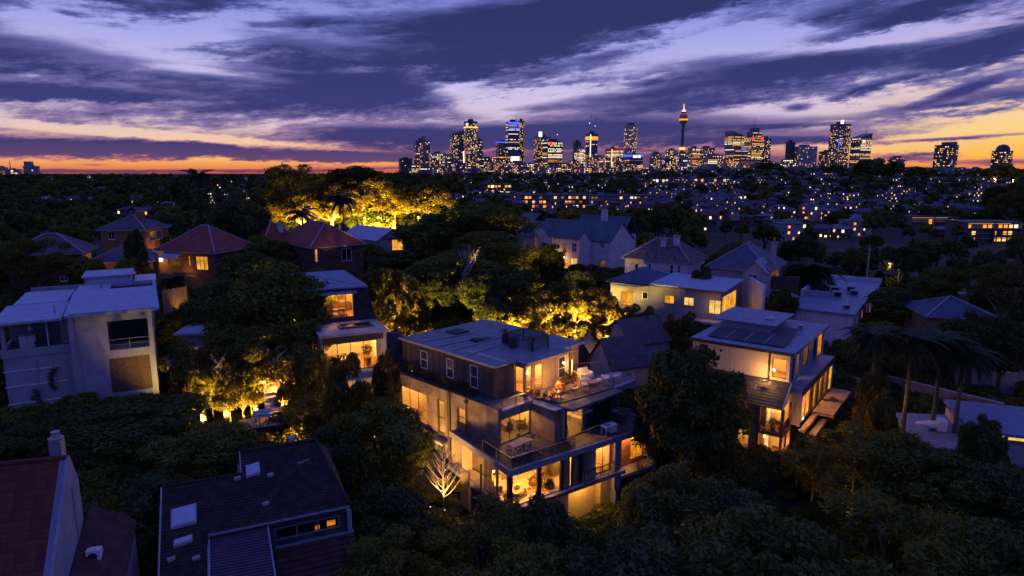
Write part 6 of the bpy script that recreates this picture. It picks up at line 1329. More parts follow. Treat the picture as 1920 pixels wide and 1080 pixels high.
proto('grove', 12, 5, blob_set(44, (0, 0, 7.0), (4.2, 4.2, 4.0), .6, 1.3), 26000, .15, .38, lf_c, bark_pale, 4.6, .26, nl=18, seed=15)
proto('small', 5, 2, blob_set(26, (0, 0, 2.9), (1.6, 1.6, 1.7), .35, .7), 9000, .11, .42, lf_c, bark, 1.6, .1, seed=7)
proto('far_a', 9, 4, blob_set(20, (0, 0, 5.2), (3.0, 3.0, 2.7), 1.0, 1.6), 1900, .42, .6, lf_a, bark_dark, 3.2, .3, nl=4, seed=8)
proto('far_b', 9, 4, blob_set(16, (0, 0, 5.6), (3.2, 3.0, 2.4), .9, 1.7), 1900, .40, .6, lf_b, bark_dark, 3.8, .3, nl=5, seed=9)
proto('far_c', 9, 3, blob_set(16, (0, 0, 4.8), (2.0, 2.0, 3.6), .9, 1.5), 1700, .42, .6, lf_d, bark_dark, 2.5, .25, nl=3, seed=10)
proto('conifer', 12, 2.2, [((NP.uniform(-.4, .4)) * (1 - k / 26) * 2, NP.uniform(-.4, .4) * (1 - k / 26) * 2, 1.2 + k * .42, 1.7 * (1 - k / 27) + .18) for k in range(26)], 9000, .16, .3, lf_d, bark_dark, 9, .22, nl=2, seed=11)
# small leafy bush without a stem of its own showing
pb, db = crown_points(blob_set(22, (0, 0, .95), (.75, .75, .75), .3, .55), 5200, .3, .55); BUSH = [leaf_mesh('bush_leaves_%d' % i, pb, db, .085, .42, m) for i, m in enumerate((lf_c, lf_a, lf_b))]
def tree_at(key, x, y, z, sr, sh, label, group=None, rot=None, name='tree', cat='tree'):
    P = PROTO[key]; t = thing(name, label, cat, (x, y, z), math.degrees(rot) if rot is not None else random.uniform(0, 360), group); ZB[t.name] = 0
    t.scale = (sr, sr, sh)
    link('trunk', P['trunk'], t); link('crown', P['crown'], t)
    return t
def plant(key, px, py, d, wpx, label, group=None, name='tree', sink=0.0, cat='tree'):
    """tree whose top stands at that point of the view, d metres out, rooted in the terrain"""
    p = at_y(px, py, d); g = terr(p[0], d); P = PROTO[key]; dist = d / CP
    r = wpx / 2 / F_PX * dist; h = p[2] - g + sink
    return tree_at(key, p[0], d, g - sink, r / P['R'], max(h, 1.5) / P['H'], label, group, None, name, cat)
def bush(x, y, z, r, h, label, group=None, kind=0, name='shrub'):
    o = link(name, BUSH[kind]); o.location = (x, y, z - .1 * h); o.scale = (r / 1.15, r / 1.15, h / 1.75); o.rotation_euler = (0, 0, random.uniform(0, 6.28))
    return tag(o, label, 'shrub', group)
# ---- palms: every frond its own part
def frond_mesh(name, L, droop, n, w, mat):
    m = MB(); pts = []
    for i in range(9): t = i / 8; pts.append((L * t * math.cos(.5 - t * .2), 0, L * (.42 * t - droop * t * t)))
    m.tube(pts, [.035 * (1 - i / 9) + .006 for i in range(9)], 4)
    for i in range(n):
        t = .12 + .86 * i / n; k = t * 8; j = min(int(k), 7); f = k - j; p = Vector(pts[j]).lerp(Vector(pts[j + 1]), f); l = w * math.sin(math.pi * min(1, t * .9 + .12)) + .1
        for s in (-1, 1): q = p + Vector((l * .45, s * l * .8, -l * .45)); e = Vector((.05, 0, 0)); m.quad(tuple(p - e), tuple(p + e), tuple(q + e * .3), tuple(q - e * .3))
    return m.mesh(name, mat)
m_frond = M('palm_frond', (.045, .055, .02), .7, .4, 3); FRONDS = [frond_mesh('frond_long', 3.0, .62, 34, .62, m_frond), frond_mesh('frond_droop', 2.6, .95, 30, .55, m_frond)]
def palm(x, y, z, H, s, label, nf=18, group=None, tr=.17, name='palm_tree', kind=0):
    t = thing(name, label, 'palm', (x, y, z), random.uniform(0, 90), group); ZB[t.name] = 0
    part('trunk', MB().tube([(0, 0, -.5), (.08, .03, H * .4), (.02, 0, H)], [tr * 1.4, tr, tr * .85], 8), bark, t)
    for i in range(nf):
        o = link('frond', FRONDS[(i + kind) % 2] if kind < 2 else FRONDS[1], t); o.location = (0, 0, H - .05); tilt = .55 - 1.25 * (i / nf); o.rotation_euler = (0, -tilt + random.uniform(-.1, .1), i * 2.399); o.scale = (s, s, s)
    return t
def palm_px(px, py, d, H_up, s, label, **k):
    p = at_y(px, py, d); g = terr(p[0], d); return palm(p[0], d, g, p[2] - g - H_up, s, label, **k)
def bare_tree(name, label, base, H, spread, r, mat, seed, levels=4, upright=.75):
    g = random.Random(seed); m = MB(); lim = []
    def grow(p, d, L, rad, lv):
        pts = [p]; q = Vector(p); dd = Vector(d)
        for i in range(3): dd = (dd + Vector((g.uniform(-.18, .18), g.uniform(-.18, .18), .06))).normalized(); q = q + dd * L / 3; pts.append(tuple(q))
        m.tube(pts, [rad, rad * .85, rad * .7, rad * .5], 6 if lv > 2 else 4, cap=False)
        if lv > 0:
            for k in range(3 if lv > 1 else 4):
                f = g.uniform(.35, 1.0); b = Vector(p).lerp(q, f); a = g.uniform(0, 6.28); sp = g.uniform(.35, .75) * spread
                nd = (dd * upright + Vector((math.cos(a) * sp, math.sin(a) * sp, g.uniform(.05, .4)))).normalized(); grow(tuple(b), nd, L * g.uniform(.5, .72), rad * .5, lv - 1)
    t = thing(name, label, 'tree', base, 0); ZB[t.name] = 0
    m.tube([(0, 0, -.5), (.03, .02, H * .22)], [r * 1.2, r], 8); grow((.03, .02, H * .22), (.05, 0, 1), H * .42, r * .9, levels)
    part('trunk', m, mat, t, smooth=True)
    return t
# ------------------------------------------------------------------ named trees close by
FG = 'dark trees along the bottom of the view'
T_ = [ # proto, x, y top, distance, width, label
 ('dense_c', 705, 750, 47, 200, 'leafy dark tree against the grey side wall, edged with warm light'),
 ('dense_a', 620, 800, 44, 150, 'dark tree between the tiled roof corner and the grey house'),
 ('dense_b', 728, 915, 38, 200, 'dark blue green crown in front of the bare lit tree'),
 ('gum', 905, 945, 37, 250, 'dark crown just below the glazed living room corner'),
 ('dense_b', 1015, 935, 37, 190, 'dark crown reaching up to the living room windows'),
 ('dense_a', 1105, 990, 34, 150, 'dark crown below the yellow undercroft'),
 ('dense_a', 1275, 878, 40, 215, 'tall soft crown beside the yellow undercroft pier'),
 ('dense_b', 1375, 915, 39, 220, 'dark crown under the cottage veranda steps'),
 ('gum', 1610, 800, 46, 230, 'broad dark crown below the timber deck'),
 ('dense_c', 1710, 815, 45, 220, 'broad dark crown below the long yard wall'),
 ('gum', 1800, 870, 42, 280, 'dark crown under the vent funnel roof'), ('dense_b', 1905, 880, 40, 220, 'dark crown at the right edge under the lit strip window'),
 ('dense_b', 1200, 1000, 31, 320, 'lowest dark crown under the undercroft at the bottom edge'), ('dense_a', 1450, 970, 31, 380, 'wide dark crown at the bottom edge below the cottage'),
 ('gum', 1690, 955, 32, 400, 'wide dark crown at the bottom edge towards the right corner'), ('dense_a', 1885, 985, 31, 300, 'dark crown filling the bottom right corner'),
 ('gum', 735, 1010, 31, 260, 'dark crown at the bottom edge beside the tiled roof'), ('dense_c', 960, 1025, 30, 300, 'dark crown at the bottom edge in the middle'),
 ('dome', 1300, 650, 52.5, 205, 'big round domed tree right of the main house'),
 ('dense_a', 262, 752, 47, 250, 'broad dark tree in front of the white house'), ('dense_c', 375, 800, 43, 220, 'dark tree below the garden deck'), ('dense_b', 285, 900, 36, 170, 'dark crown beside the big dark tiled roof'),
 ('dense_a', 40, 800, 41, 130, 'dark leafy tree behind the terracotta chimney'), ('dense_b', 470, 825, 42, 130, 'dark crown between deck and dark tiled roof'), ('dense_c', 560, 740, 52, 150, 'dark tree right of the lit garden steps'),
 ('dense_c', 512, 488, 64, 215, 'big round leafy tree rising left of the dark mansard house'), ('dense_a', 425, 520, 68, 170, 'dark tree next to the big round leafy tree'), ('dense_a', 345, 575, 66, 110, 'dark tree behind the small blue sheet roof'),
 ('gum', 400, 605, 58, 170, 'spreading garden tree over the three lit trunks'), ('gum', 505, 610, 57, 170, 'spreading garden tree above the lit steps'), ('dense_c', 572, 640, 57, 110, 'leafy tree hugging the mansard house side wall'),
 ('small', 655, 662, 50, 105, 'small tree silhouetted before the glazed box window'), ('small', 722, 655, 54, 60, 'slim dark shrub tree beside the grey brick wall'), ('small', 545, 690, 56, 70, 'small bright lit tree beside the garden steps'),
 ('gum', 880, 380, 118, 250, 'huge dark spreading tree behind the main house'), ('dense_a', 830, 400, 122, 150, 'dark tree left of the huge spreading tree'), ('gum', 925, 430, 104, 170, 'dark tree before the blue roofed house'), ('dense_c', 850, 470, 94, 190, 'dark tree around the pale dead trunk'), ('dense_a', 930, 500, 90, 170, 'low dark tree behind the lit hedge'), ('dense_b', 800, 500, 88, 120, 'dark tree beside the lit hedge by the mansard house'),
 ('dome', 1030, 454, 108, 58, 'clipped dark egg shaped tree before the stone house'), ('dense_b', 1085, 505, 100, 60, 'dark shrub tree at the stone house corner'), ('dense_a', 1320, 495, 92, 46, 'dark conical tree between old slate and blue roofs'), ('dense_a', 1470, 535, 84, 50, 'dark bush between pink gable and brick block'),
 ('dense_b', 445, 372, 112, 120, 'large dark tree beside the red bungalow'), ('dense_c', 490, 440, 104, 110, 'dark rounded tree between the two red roofs'), ('dense_a', 460, 470, 92, 110, 'dark tree in front of the gap between red roofs'), ('gum', 545, 306, 205, 130, 'tall dark tree silhouetted against the orange sky'),
 ('dense_b', 250, 428, 92, 40, 'dark round tree before the brick two storey house'), ('dense_a', 740, 470, 112, 120, 'dark tree beside the glowing cottage window'), ('dense_c', 690, 455, 118, 70, 'dark tree between the red roof and white cottage'),
 ('loose', 1895, 492, 76, 120, 'bright green street lit tree at the right edge'), ('gum', 1800, 500, 82, 150, 'leaning gum above the small brick house'), ('dense_a', 1830, 585, 66, 120, 'dark round tree covering the small brick house'), ('dense_b', 1890, 590, 64, 100, 'dark round tree at right next to the brick house'), ('dense_a', 1700, 540, 84, 140, 'dark tree right of the flat roof block'), ('dense_c', 1650, 600, 70, 120, 'dark tree below the row of block windows'),
 ('dense_b', 1600, 470, 130, 90, 'dark tree behind the flat roof block'), ('dense_a', 1850, 780, 46, 90, 'dark bush under the lower blue roof edge'),
]
for k, px, py, d, w, lab in T_: plant(k, px, py, d, w, lab, FG if py > 840 else None, sink=.0)
# floodlit trees on the rise
for i, (px, py, d, w, lab) in enumerate(((565, 345, 168, 120, 'golden floodlit tree at the left end of the lit grove'), (618, 335, 172, 120, 'golden floodlit tree second in the lit grove'), (682, 308, 180, 150, 'tallest golden floodlit tree of the lit grove'), (735, 318, 176, 120, 'golden floodlit tree with pale trunk beside the tallest one'), (785, 335, 172, 120, 'amber floodlit tree at the right end of the lit grove'))):
    t = plant('grove', px, py, d, w * 1.1, lab, 'floodlit grove'); x, y = t.location[0], t.location[1]
    uplight(x + 3.5, y - 13, 52000, (-.15, .75, .8), (1, .56, .07), size=120, label='ground floodlight right of the ' + ORD[i] + ' golden tree', group='grove floodlights'); uplight(x - 3.5, y - 11.0, 26000, (.3, .6, .8), (1, .56, .07), size=120, label='ground floodlight left of the ' + ORD[i] + ' golden tree', group='grove floodlights')
# lit hedges
HG = 'lit garden hedge'
def hedge(pts, lab, pw, group):
    for i, (px, py, d, w) in enumerate(pts):
        t = plant('small', px, py, d, w, ORD[i] + ' ' + lab, group, 'hedge_shrub', cat='shrub'); x, y, z = t.location
        if i % 4 != 3 and px < 1175 or px > 1450: uplight(x + random.uniform(-.8, .8), y - 3.8, pw * 1.5, (random.uniform(-.2, .2), .45, .85), (1, .60, .09), size=120, label='spotlight in front of the %s shrub of the %s' % (ORD[i], group), group='spotlights of the ' + group)
hedge([(672, 515, 76, 60), (700, 503, 77, 70), (735, 505, 77, 75), (765, 520, 76, 60), (690, 570, 72, 60), (728, 565, 71, 70), (762, 575, 71, 60), (780, 545, 76, 50)], 'lit leafy shrub of the tall hedge by the mansard house', 20000, 'mansard hedge')
hedge([(945, 570, 80, 70), (975, 555, 82, 70), (1010, 545, 83, 80), (1045, 530, 85, 75), (1080, 540, 84, 75), (1115, 540, 84, 80), (1150, 555, 82, 75), (1185, 570, 80, 65), (1215, 575, 79, 55), (1130, 590, 76, 60), (1060, 585, 78, 60), (1000, 590, 77, 60), (1290, 585, 74, 60), (1255, 590, 76, 45)], 'lit leafy shrub in the long hedge behind the main house', 15000, 'long hedge')
hedge([(1500, 815, 49, 60), (1530, 830, 48, 70)], 'small lit bush beside the cottage steps', 260, 'cottage bushes')
# uplit trunks in the left garden
for i, (px, py, d, lab) in enumerate(((372, 690, 53, 'pale forked trunk lit from below at the left of the garden'), (415, 668, 54, 'twisting pale trunk lit from below in the middle of the garden'), (472, 668, 55, 'bright forked trunk lit from below beside the steps'))):
    p = at_y(px, py, d); g = terr(p[0], d); b = bare_tree('lit_garden_tree', lab, (p[0], d, g), (p[2] - g) * 1.35, .8, .17, bark_pale, 60 + i, 3, .7); link('crown', PROTO['small']['crown'], b).location = (0, 0, 2.2); b.children[-1].scale = (1.3, 1.3, .95)
    uplight(p[0] + .3, d - .9, 1500, (-.1, .25, 1), (1, .6, .14), size=80, label='spotlight at the foot of the ' + ('forked trunk', 'twisting trunk', 'bright forked trunk')[i], group='garden trunk spotlights'); uplight(p[0] - 1.4, d - 2.2, 3000, (.1, .5, .9), (1, .62, .10), size=120, label='spotlight before the ' + ('forked trunk', 'twisting trunk', 'bright forked trunk')[i], group='garden trunk spotlights')
for i, (px, py, w) in enumerate(((345, 672, 60), (360, 700, 70), (392, 690, 60), (425, 695, 60), (450, 700, 60), (466, 700, 50), (545, 712, 60), (545, 690, 60))):
    t = plant('small', px, py, 52.5 + (i % 3), w, ORD[i] + ' lit leafy shrub tree from the left in the uplit garden', 'uplit garden shrubs', 'garden_shrub', cat='shrub'); x, y, z = t.location
    uplight(x + .3, y - 2.5, 2700 if i > 1 else 800, (.05, .5, .8), (1, .60, .09), size=120, label='spotlight before the %s shrub tree of the uplit garden' % ORD[i], group='uplit garden spotlights')
for i in range(8):
    px, py = 340 + (i * 53) % 230, 740 + (i * 31) % 60; q = ground_hit(px, py + 30) or (0, 50, 5); bush(q[0], q[1], q[2], random.uniform(.5, .8), random.uniform(.4, .7), 'leafy shrub in the lit garden by the steps, %s in from the path' % ORD[i], 'garden shrubs', i % 3)
# warm glow behind the tree at the grey side wall
q = at_z(690, 880, 3.5); uplight(q[0], q[1] + 3, 1600, (.1, -.3, .9), (1, .62, .14), size=130, label='spotlight behind the leafy dark tree by the side wall', z=terr(q[0], q[1] + 3))
q = at_z(800, 930, 2.0); uplight(q[0] - .8, q[1] + .5, 800, (.5, .5, .6), (1, .48, .1), size=130, label='spotlight washing the grey side wall', z=terr(q[0], q[1]))
# bare lit sapling
q = ground_hit(832, 952); p = at_y(832, 836, q[1])
def sapling(label, base, H, mat, seed=3):
    """upright leafless tree: one straight leader, many upswept side branches, each its own part with twigs"""
    g_ = random.Random(seed); t = thing('bare_sapling', label, 'tree', base, 0); ZB[t.name] = 0
    part('trunk', MB().tube([(0, 0, -.3), (.02, 0, H * .3), (-.02, .02, H * .65), (0, 0, H)], [.075, .06, .04, .01], 8), mat, t, smooth=True)
    n = 34
    for i in range(n):
        z = H * (.16 + .76 * i / n); a = i * 2.4 + g_.uniform(-.3, .3); L = H * .46 * (1 - i / n * .72) * g_.uniform(.75, 1.1); c, sn = math.cos(a), math.sin(a)
        P = [(c * L * k * .72 + g_.uniform(-.07, .07) * k, sn * L * k * .72 + g_.uniform(-.07, .07) * k, z + L * (k * .45 + k * k * .45)) for k in (0, .35, .7, 1.0)]; m = MB().tube(P, [.026, .02, .013, .004], 5, cap=False)
        for j in range(11):
            k = g_.uniform(.25, .95); q0 = Vector((c * L * k * .72, sn * L * k * .72, z + L * (k * .45 + k * k * .45))); b_ = a + g_.choice((-1, 1)) * g_.uniform(.4, 1.0); l = L * g_.uniform(.18, .38); q1 = q0 + Vector((math.cos(b_) * l * .6, math.sin(b_) * l * .6, l * .8)); m.tube([tuple(q0), tuple(q1)], [.010, .003], 4, cap=False)
        part('branch', m, mat, t)
    return t
sapling('leafless white barked tree lit brightly from below', q, (p[2] - q[2]) * 1.02, M('white_bark', (.62, .52, .40), .8, .2, 4))
uplight(q[0] + .2, q[1] - 1.1, 1500, (-.05, .34, 1), (1, .5, .12), size=90, label='bright spotlight at the foot of the leafless tree'); uplight(q[0] - 1.0, q[1] - .9, 800, (.25, .3, 1), (1, .5, .12), size=90, label='second spotlight beside the leafless tree')
p = at_y(862, 440, 92); g = terr(p[0], 92); bare_tree('dead_gum', 'tall pale dead gum with bare branches behind the hedge', (p[0] - .6, 92, g), p[2] - g, .9, .34, bark_pale, 23, 4, .8)
# palms
palm_px(368, 312, 150, 2.0, 1.6, 'tall palm silhouetted against the sunset at left', nf=22); palm_px(641, 352, 150, 2.4, 1.9, 'dark palm standing before the floodlit grove', nf=26, kind=2); palm_px(565, 385, 140, 1.6, 1.5, 'low broad palm left of the dark palm', nf=16)
palm_px(1520, 468, 100, 3.0, 2.1, 'big bushy date palm behind the flat roof block', nf=44, tr=.4, kind=2); palm_px(322, 498, 78, 1.6, 1.2, 'drooping palm beside the timber paling fence', nf=26, kind=2)
for i, (px, py, d, lab) in enumerate(((1645, 610, 55, 'lit palm nearest the solar house with gold fronds'), (1715, 615, 54, 'dark palm second from the solar house'), (1770, 618, 54, 'dark palm in the middle of the yard wall'), (1812, 640, 53, 'dark palm nearest the blue sheet roof'))): palm_px(px, py, d, .9, 1.15, lab, nf=32, kind=2)
for px, py, d in ((1640, 690, 52), (1655, 730, 50)): plant('small', px, py, d, 60, 'lit climbing shrub round the gold palm trunk, ' + ('upper' if py < 700 else 'lower') + ' clump', None, 'climbing_shrub', cat='shrub')
q = at_y(1645, 700, 55); uplight(q[0] - .5, 53.8, 1100, (.05, .3, 1), (1, .56, .12), size=80, label='spotlight at the foot of the gold palm')
q = at_z(1480, 845, 4.0); uplight(q[0] + .5, q[1] - .5, 80, (.0, .3, 1), (1, .64, .16), size=90, label='spotlight by the cottage steps bush', z=terr(q[0], q[1]))
q = at_y(1895, 560, 72); uplight(q[0] - 1, 70, 7000, (.1, .3, 1), (1, .8, .2), size=110, label='street side floodlight under the bright green tree', z=terr(q[0], 70))
for px in (372, 386): plant('conifer', px, 345 if px < 380 else 352, 150, 20, 'tall narrow cypress below the sunset palm, ' + ('left one' if px < 380 else 'right one'), 'cypress pair', 'cypress_tree')

# big crowns along the skyline ridge
for i, (px, py, d, w, lab) in enumerate(((1440, 304, 700, 44, 'dark crown on the skyline below the rounded glass tower'), (1462, 310, 690, 40, 'dark crown on the skyline left of the black monolith'), (1535, 312, 720, 38, 'dark crown on the skyline beside the mid rise block'), (1570, 308, 700, 34, 'dark crown on the skyline at the foot of the tall glass tower'), (1622, 300, 680, 36, 'dark crown on the skyline under the slant roofed tower'), (1648, 296, 690, 42, 'highest dark crown on the skyline right of the slant roofed tower'), (1676, 303, 690, 40, 'dark crown on the skyline left of the low stepped block'), (1716, 312, 720, 44, 'dark crown on the skyline right of the low stepped block'), (1744, 318, 720, 36, 'dark crown on the skyline left of the lone apartment tower'), (1800, 322, 740, 36, 'dark crown on the skyline right of the lone apartment tower'), (1860, 316, 640, 40, 'dark crown on the skyline left of the domed tower foot'), (1886, 306, 620, 56, 'broad dark crown covering the foot of the domed tower'), (520, 318, 260, 70, 'dark crown on the skyline left of the golden grove'), (490, 330, 280, 50, 'low dark crown on the skyline left of the golden grove'), (230, 334, 420, 46, 'flat dark crown on the left skyline'), (85, 335, 420, 40, 'dark crown on the skyline right of the left apartment towers'), (330, 330, 330, 50, 'dark crown on the skyline left of the sunset palm'), (850, 322, 420, 44, 'dark crown below the sloped glass tower'))):
    plant(('far_a', 'far_b')[i % 2], px, py, d, w, lab, None)
for i, (px, py, d, w) in enumerate(((1880, 345, 330, 60), (1905, 340, 330, 60), (1895, 355, 300, 70))): plant('grove', px, py, d, w, ('left', 'tall', 'low')[i] + ' road lit green tree beside the ridge road', 'road lit trees')
# ------------------------------------------------------------------ the city on the horizon
CD = 2500.0
W_WARM = emit('city_window_warm', lin(255, 196, 104), 1.5); W_WHITE = emit('city_window_white', lin(255, 236, 196), 2.0); W_AMB = emit('city_window_amber', lin(255, 158, 62), 1.3); W_DIM = emit('city_window_dim', lin(170, 120, 70), .6)
W_BLUE = emit('city_sign_blue', lin(60, 84, 255), 2.2); W_RED = emit('city_sign_red', lin(255, 50, 40), 2.4); W_BW = emit('city_sign_white', lin(235, 240, 255), 2.6)
CW = [W_WARM, W_WHITE, W_AMB, W_DIM]
def cbody(k): return M('tower_skin_%d' % k, [(.12, .125, .17), (.20, .17, .19), (.30, .26, .28), (.07, .075, .095), (.42, .36, .34), (.07, .10, .19)][k], .45, .15, .02, bands=('Z', 7.5), band_dark=.3, spec=.5)
def pick(r, tone): return r.choices(range(4), {'warm': (6, 2, 2, 2), 'white': (3, 7, 1, 1), 'amber': (4, 1, 6, 2), 'res': (5, 2, 3, 4)}[tone])[0]
def win_grid(m, r, pa, pb, z0, z1, cw, ch, lit, tone, rows=False, out=.6, fill=(.62, .5)):
    """lit window lights on the facade between plan points pa, pb"""
    ux, uy = pb[0] - pa[0], pb[1] - pa[1]; L = math.hypot(ux, uy); ux /= L; uy /= L; nx, ny = uy, -ux
    na, nz = max(1, int(L / cw)), max(1, int((z1 - z0) / ch)); sa, sz = L / na, (z1 - z0) / nz
    for j in range(nz):
        on = r.random() < lit if rows else None; ti = pick(r, tone)
        for i in range(na):
            if rows and (not on or r.random() < .18): continue
            if not rows and r.random() > lit: continue
            a0 = (i + .5 - fill[0] / 2) * sa; a1 = (i + .5 + fill[0] / 2) * sa; zz = z0 + (j + .5) * sz; hz = sz * fill[1] / 2
            q = lambda a, z: (pa[0] + ux * a + nx * out, pa[1] + uy * a + ny * out, z)
            m.quad(q(a0, zz - hz), q(a1, zz - hz), q(a1, zz + hz), q(a0, zz + hz), ti if rows else pick(r, tone))
def tower(px0, px1, ytop, label, d=CD, body=0, lit=.35, tone='warm', rows=False, rot=22, crown=None, top_z=None, base_py=338, cw=4.5, ch=5.0, seed=None, shape='box', group=None, name='office_tower'):
    r = random.Random(seed if seed is not None else int(px0 * 7 + ytop)); pc = (px0 + px1) / 2
    p = at_y(pc, ytop, d); Wd = (px1 - px0) / F_PX * d / CP; zb = terr(p[0], d) - 4; zt = p[2]
    t = thing(name, label, 'tower' if zt - zb > 60 else 'building', (p[0], d, zb), rot, group); ZB[t.name] = 0; H = zt - zb
    a = math.radians(abs(rot)); w = Wd / (math.cos(a) + .75 * math.sin(a)); dp = w * .75; x0, x1, y0, y1 = -w / 2, w / 2, -dp / 2, dp / 2; m = MB()
    if shape == 'box': m.prism([(x0, y0), (x1, y0), (x1, y1), (x0, y1)], 0, H)
    elif shape == 'slant': m.prism([(x0, y0), (x1, y0), (x1, y1), (x0, y1)], 0, [H * .9, H, H, H * .9])
    elif shape == 'slantl': m.prism([(x0, y0), (x1, y0), (x1, y1), (x0, y1)], 0, [H, H * .9, H * .9, H])
    elif shape == 'oct':
        c = w * .24; m.prism([(x0 + c, y0), (x1 - c, y0), (x1, y0 + c), (x1, y1 - c), (x1 - c, y1), (x0 + c, y1), (x0, y1 - c), (x0, y0 + c)], 0, H)
    elif shape == 'step':
        m.prism([(x0, y0), (x1, y0), (x1, y1), (x0, y1)], 0, H * .80); m2 = .78
        part('upper_tier', MB().prism([(x0 * m2, y0 * m2), (x1 * m2, y0 * m2), (x1 * m2, y1 * m2), (x0 * m2, y1 * m2)], H * .801, H * .92), cbody(body), t); part('crown_tier', MB().prism([(x0 * .5, y0 * .5), (x1 * .5, y0 * .5), (x1 * .5, y1 * .5), (x0 * .5, y1 * .5)], H * .921, H), cbody(body), t)
    part('body', m, cbody(body), t)
    hz = H * (.80 if shape == 'step' else .88 if 'slant' in shape else .965)
    wm = MB(); f = .0
    if shape == 'oct':
        c = w * .24
        for pa, pb in (((x0 + c, y0), (x1 - c, y0)), ((x0, y0 + c), (x0 + c, y0)), ((x1 - c, y0), (x1, y0 + c)), ((x1, y0 + c), (x1, y1 - c)), ((x0, y1 - c), (x0, y0 + c))): win_grid(wm, r, pa, pb, H * .1, hz, cw, ch, lit, tone, rows)
    else:
        win_grid(wm, r, (x0 + 1, y0), (x1 - 1, y0), H * .06, hz, cw, ch, lit, tone, rows)
        if rot > 0: win_grid(wm, r, (x0, y1 - 1), (x0, y0 + 1), H * .06, hz, cw, ch, lit * .8, tone, rows)
        else: win_grid(wm, r, (x1, y0 + 1), (x1, y1 - 1), H * .06, hz, cw, ch, lit * .8, tone, rows)
        if shape == 'step': win_grid(wm, r, (x0 * .78, y0 * .78), (x1 * .78, y0 * .78), H * .81, H * .91, cw, ch, lit, tone, rows)
    if wm.f: part('lit_windows', wm, CW, t, kind='stuff')
    if shape in ('box', 'oct'):
        part('roof_plant', MB().box(-w * .22, w * .2, -dp * .2, dp * .22, H, H + min(9, H * .06)), cbody(3), t); part('parapet', MB().box(x0 - .6, x1 + .6, y0 - .6, y1 + .6, H - 3.0, H - .8), cbody(body), t) if shape == 'box' else None
    for c in (crown or ()):
        kind = c[0]
        if kind == 'mast': part('mast', MB().tube([(c[1] * w, 0, H), (c[1] * w, 0, H + c[2])], [1.0, .35], 6), cbody(3), t)
        elif kind == 'sign': part('roof_sign', MB().box(x0 + c[1] * w, x0 + c[2] * w, y0 - 1.6, y0 - .9, H + c[3], H + c[4]), c[5], t)
        elif kind == 'glow': part('glowing_crown', MB().box(x0 - .9, x1 + .9, y0 - .9, y1 + .9, H + c[1], H + c[2]), c[3], t)
        elif kind == 'strip': part('light_strip', MB().box(x0 + c[1] * w, x0 + c[2] * w, y0 - 1.4, y0 - .8, H * c[3], H * c[4]), c[5], t)
        elif kind == 'core': part('service_core', MB().box(x0 + c[1] * w, x0 + c[2] * w, y0 - 1.5, y1, 0, H + c[3]), cbody(2), t)
        elif kind == 'crane':
            part('crane_mast', MB().bar((c[1] * w, 0, H), (c[1] * w, 0, H + c[2]), 2.0), M('pale_crane_steel', (.55, .5, .48), .5), t); part('crane_jib', MB().bar((c[1] * w - c[3] * .25, 0, H + c[2] * .8), (c[1] * w + c[3], 0, H + c[2] * 1.7), 1.4), M('pale_crane_steel', (.55, .5, .48), .5), t)
            part('crane_lamp', MB().lathe(c[1] * w, -2, [(.5, H + c[2] * .9), (1.6, H + c[2] * .95), (.5, H + c[2])], 6), W_BW, t)
        elif kind == 'dome': part('dome', MB().lathe(0, 0, [(w * .42, H), (w * .38, H + c[1] * .5), (w * .25, H + c[1] * .85), (w * .02, H + c[1])], 14), cbody(body), t)
    return t
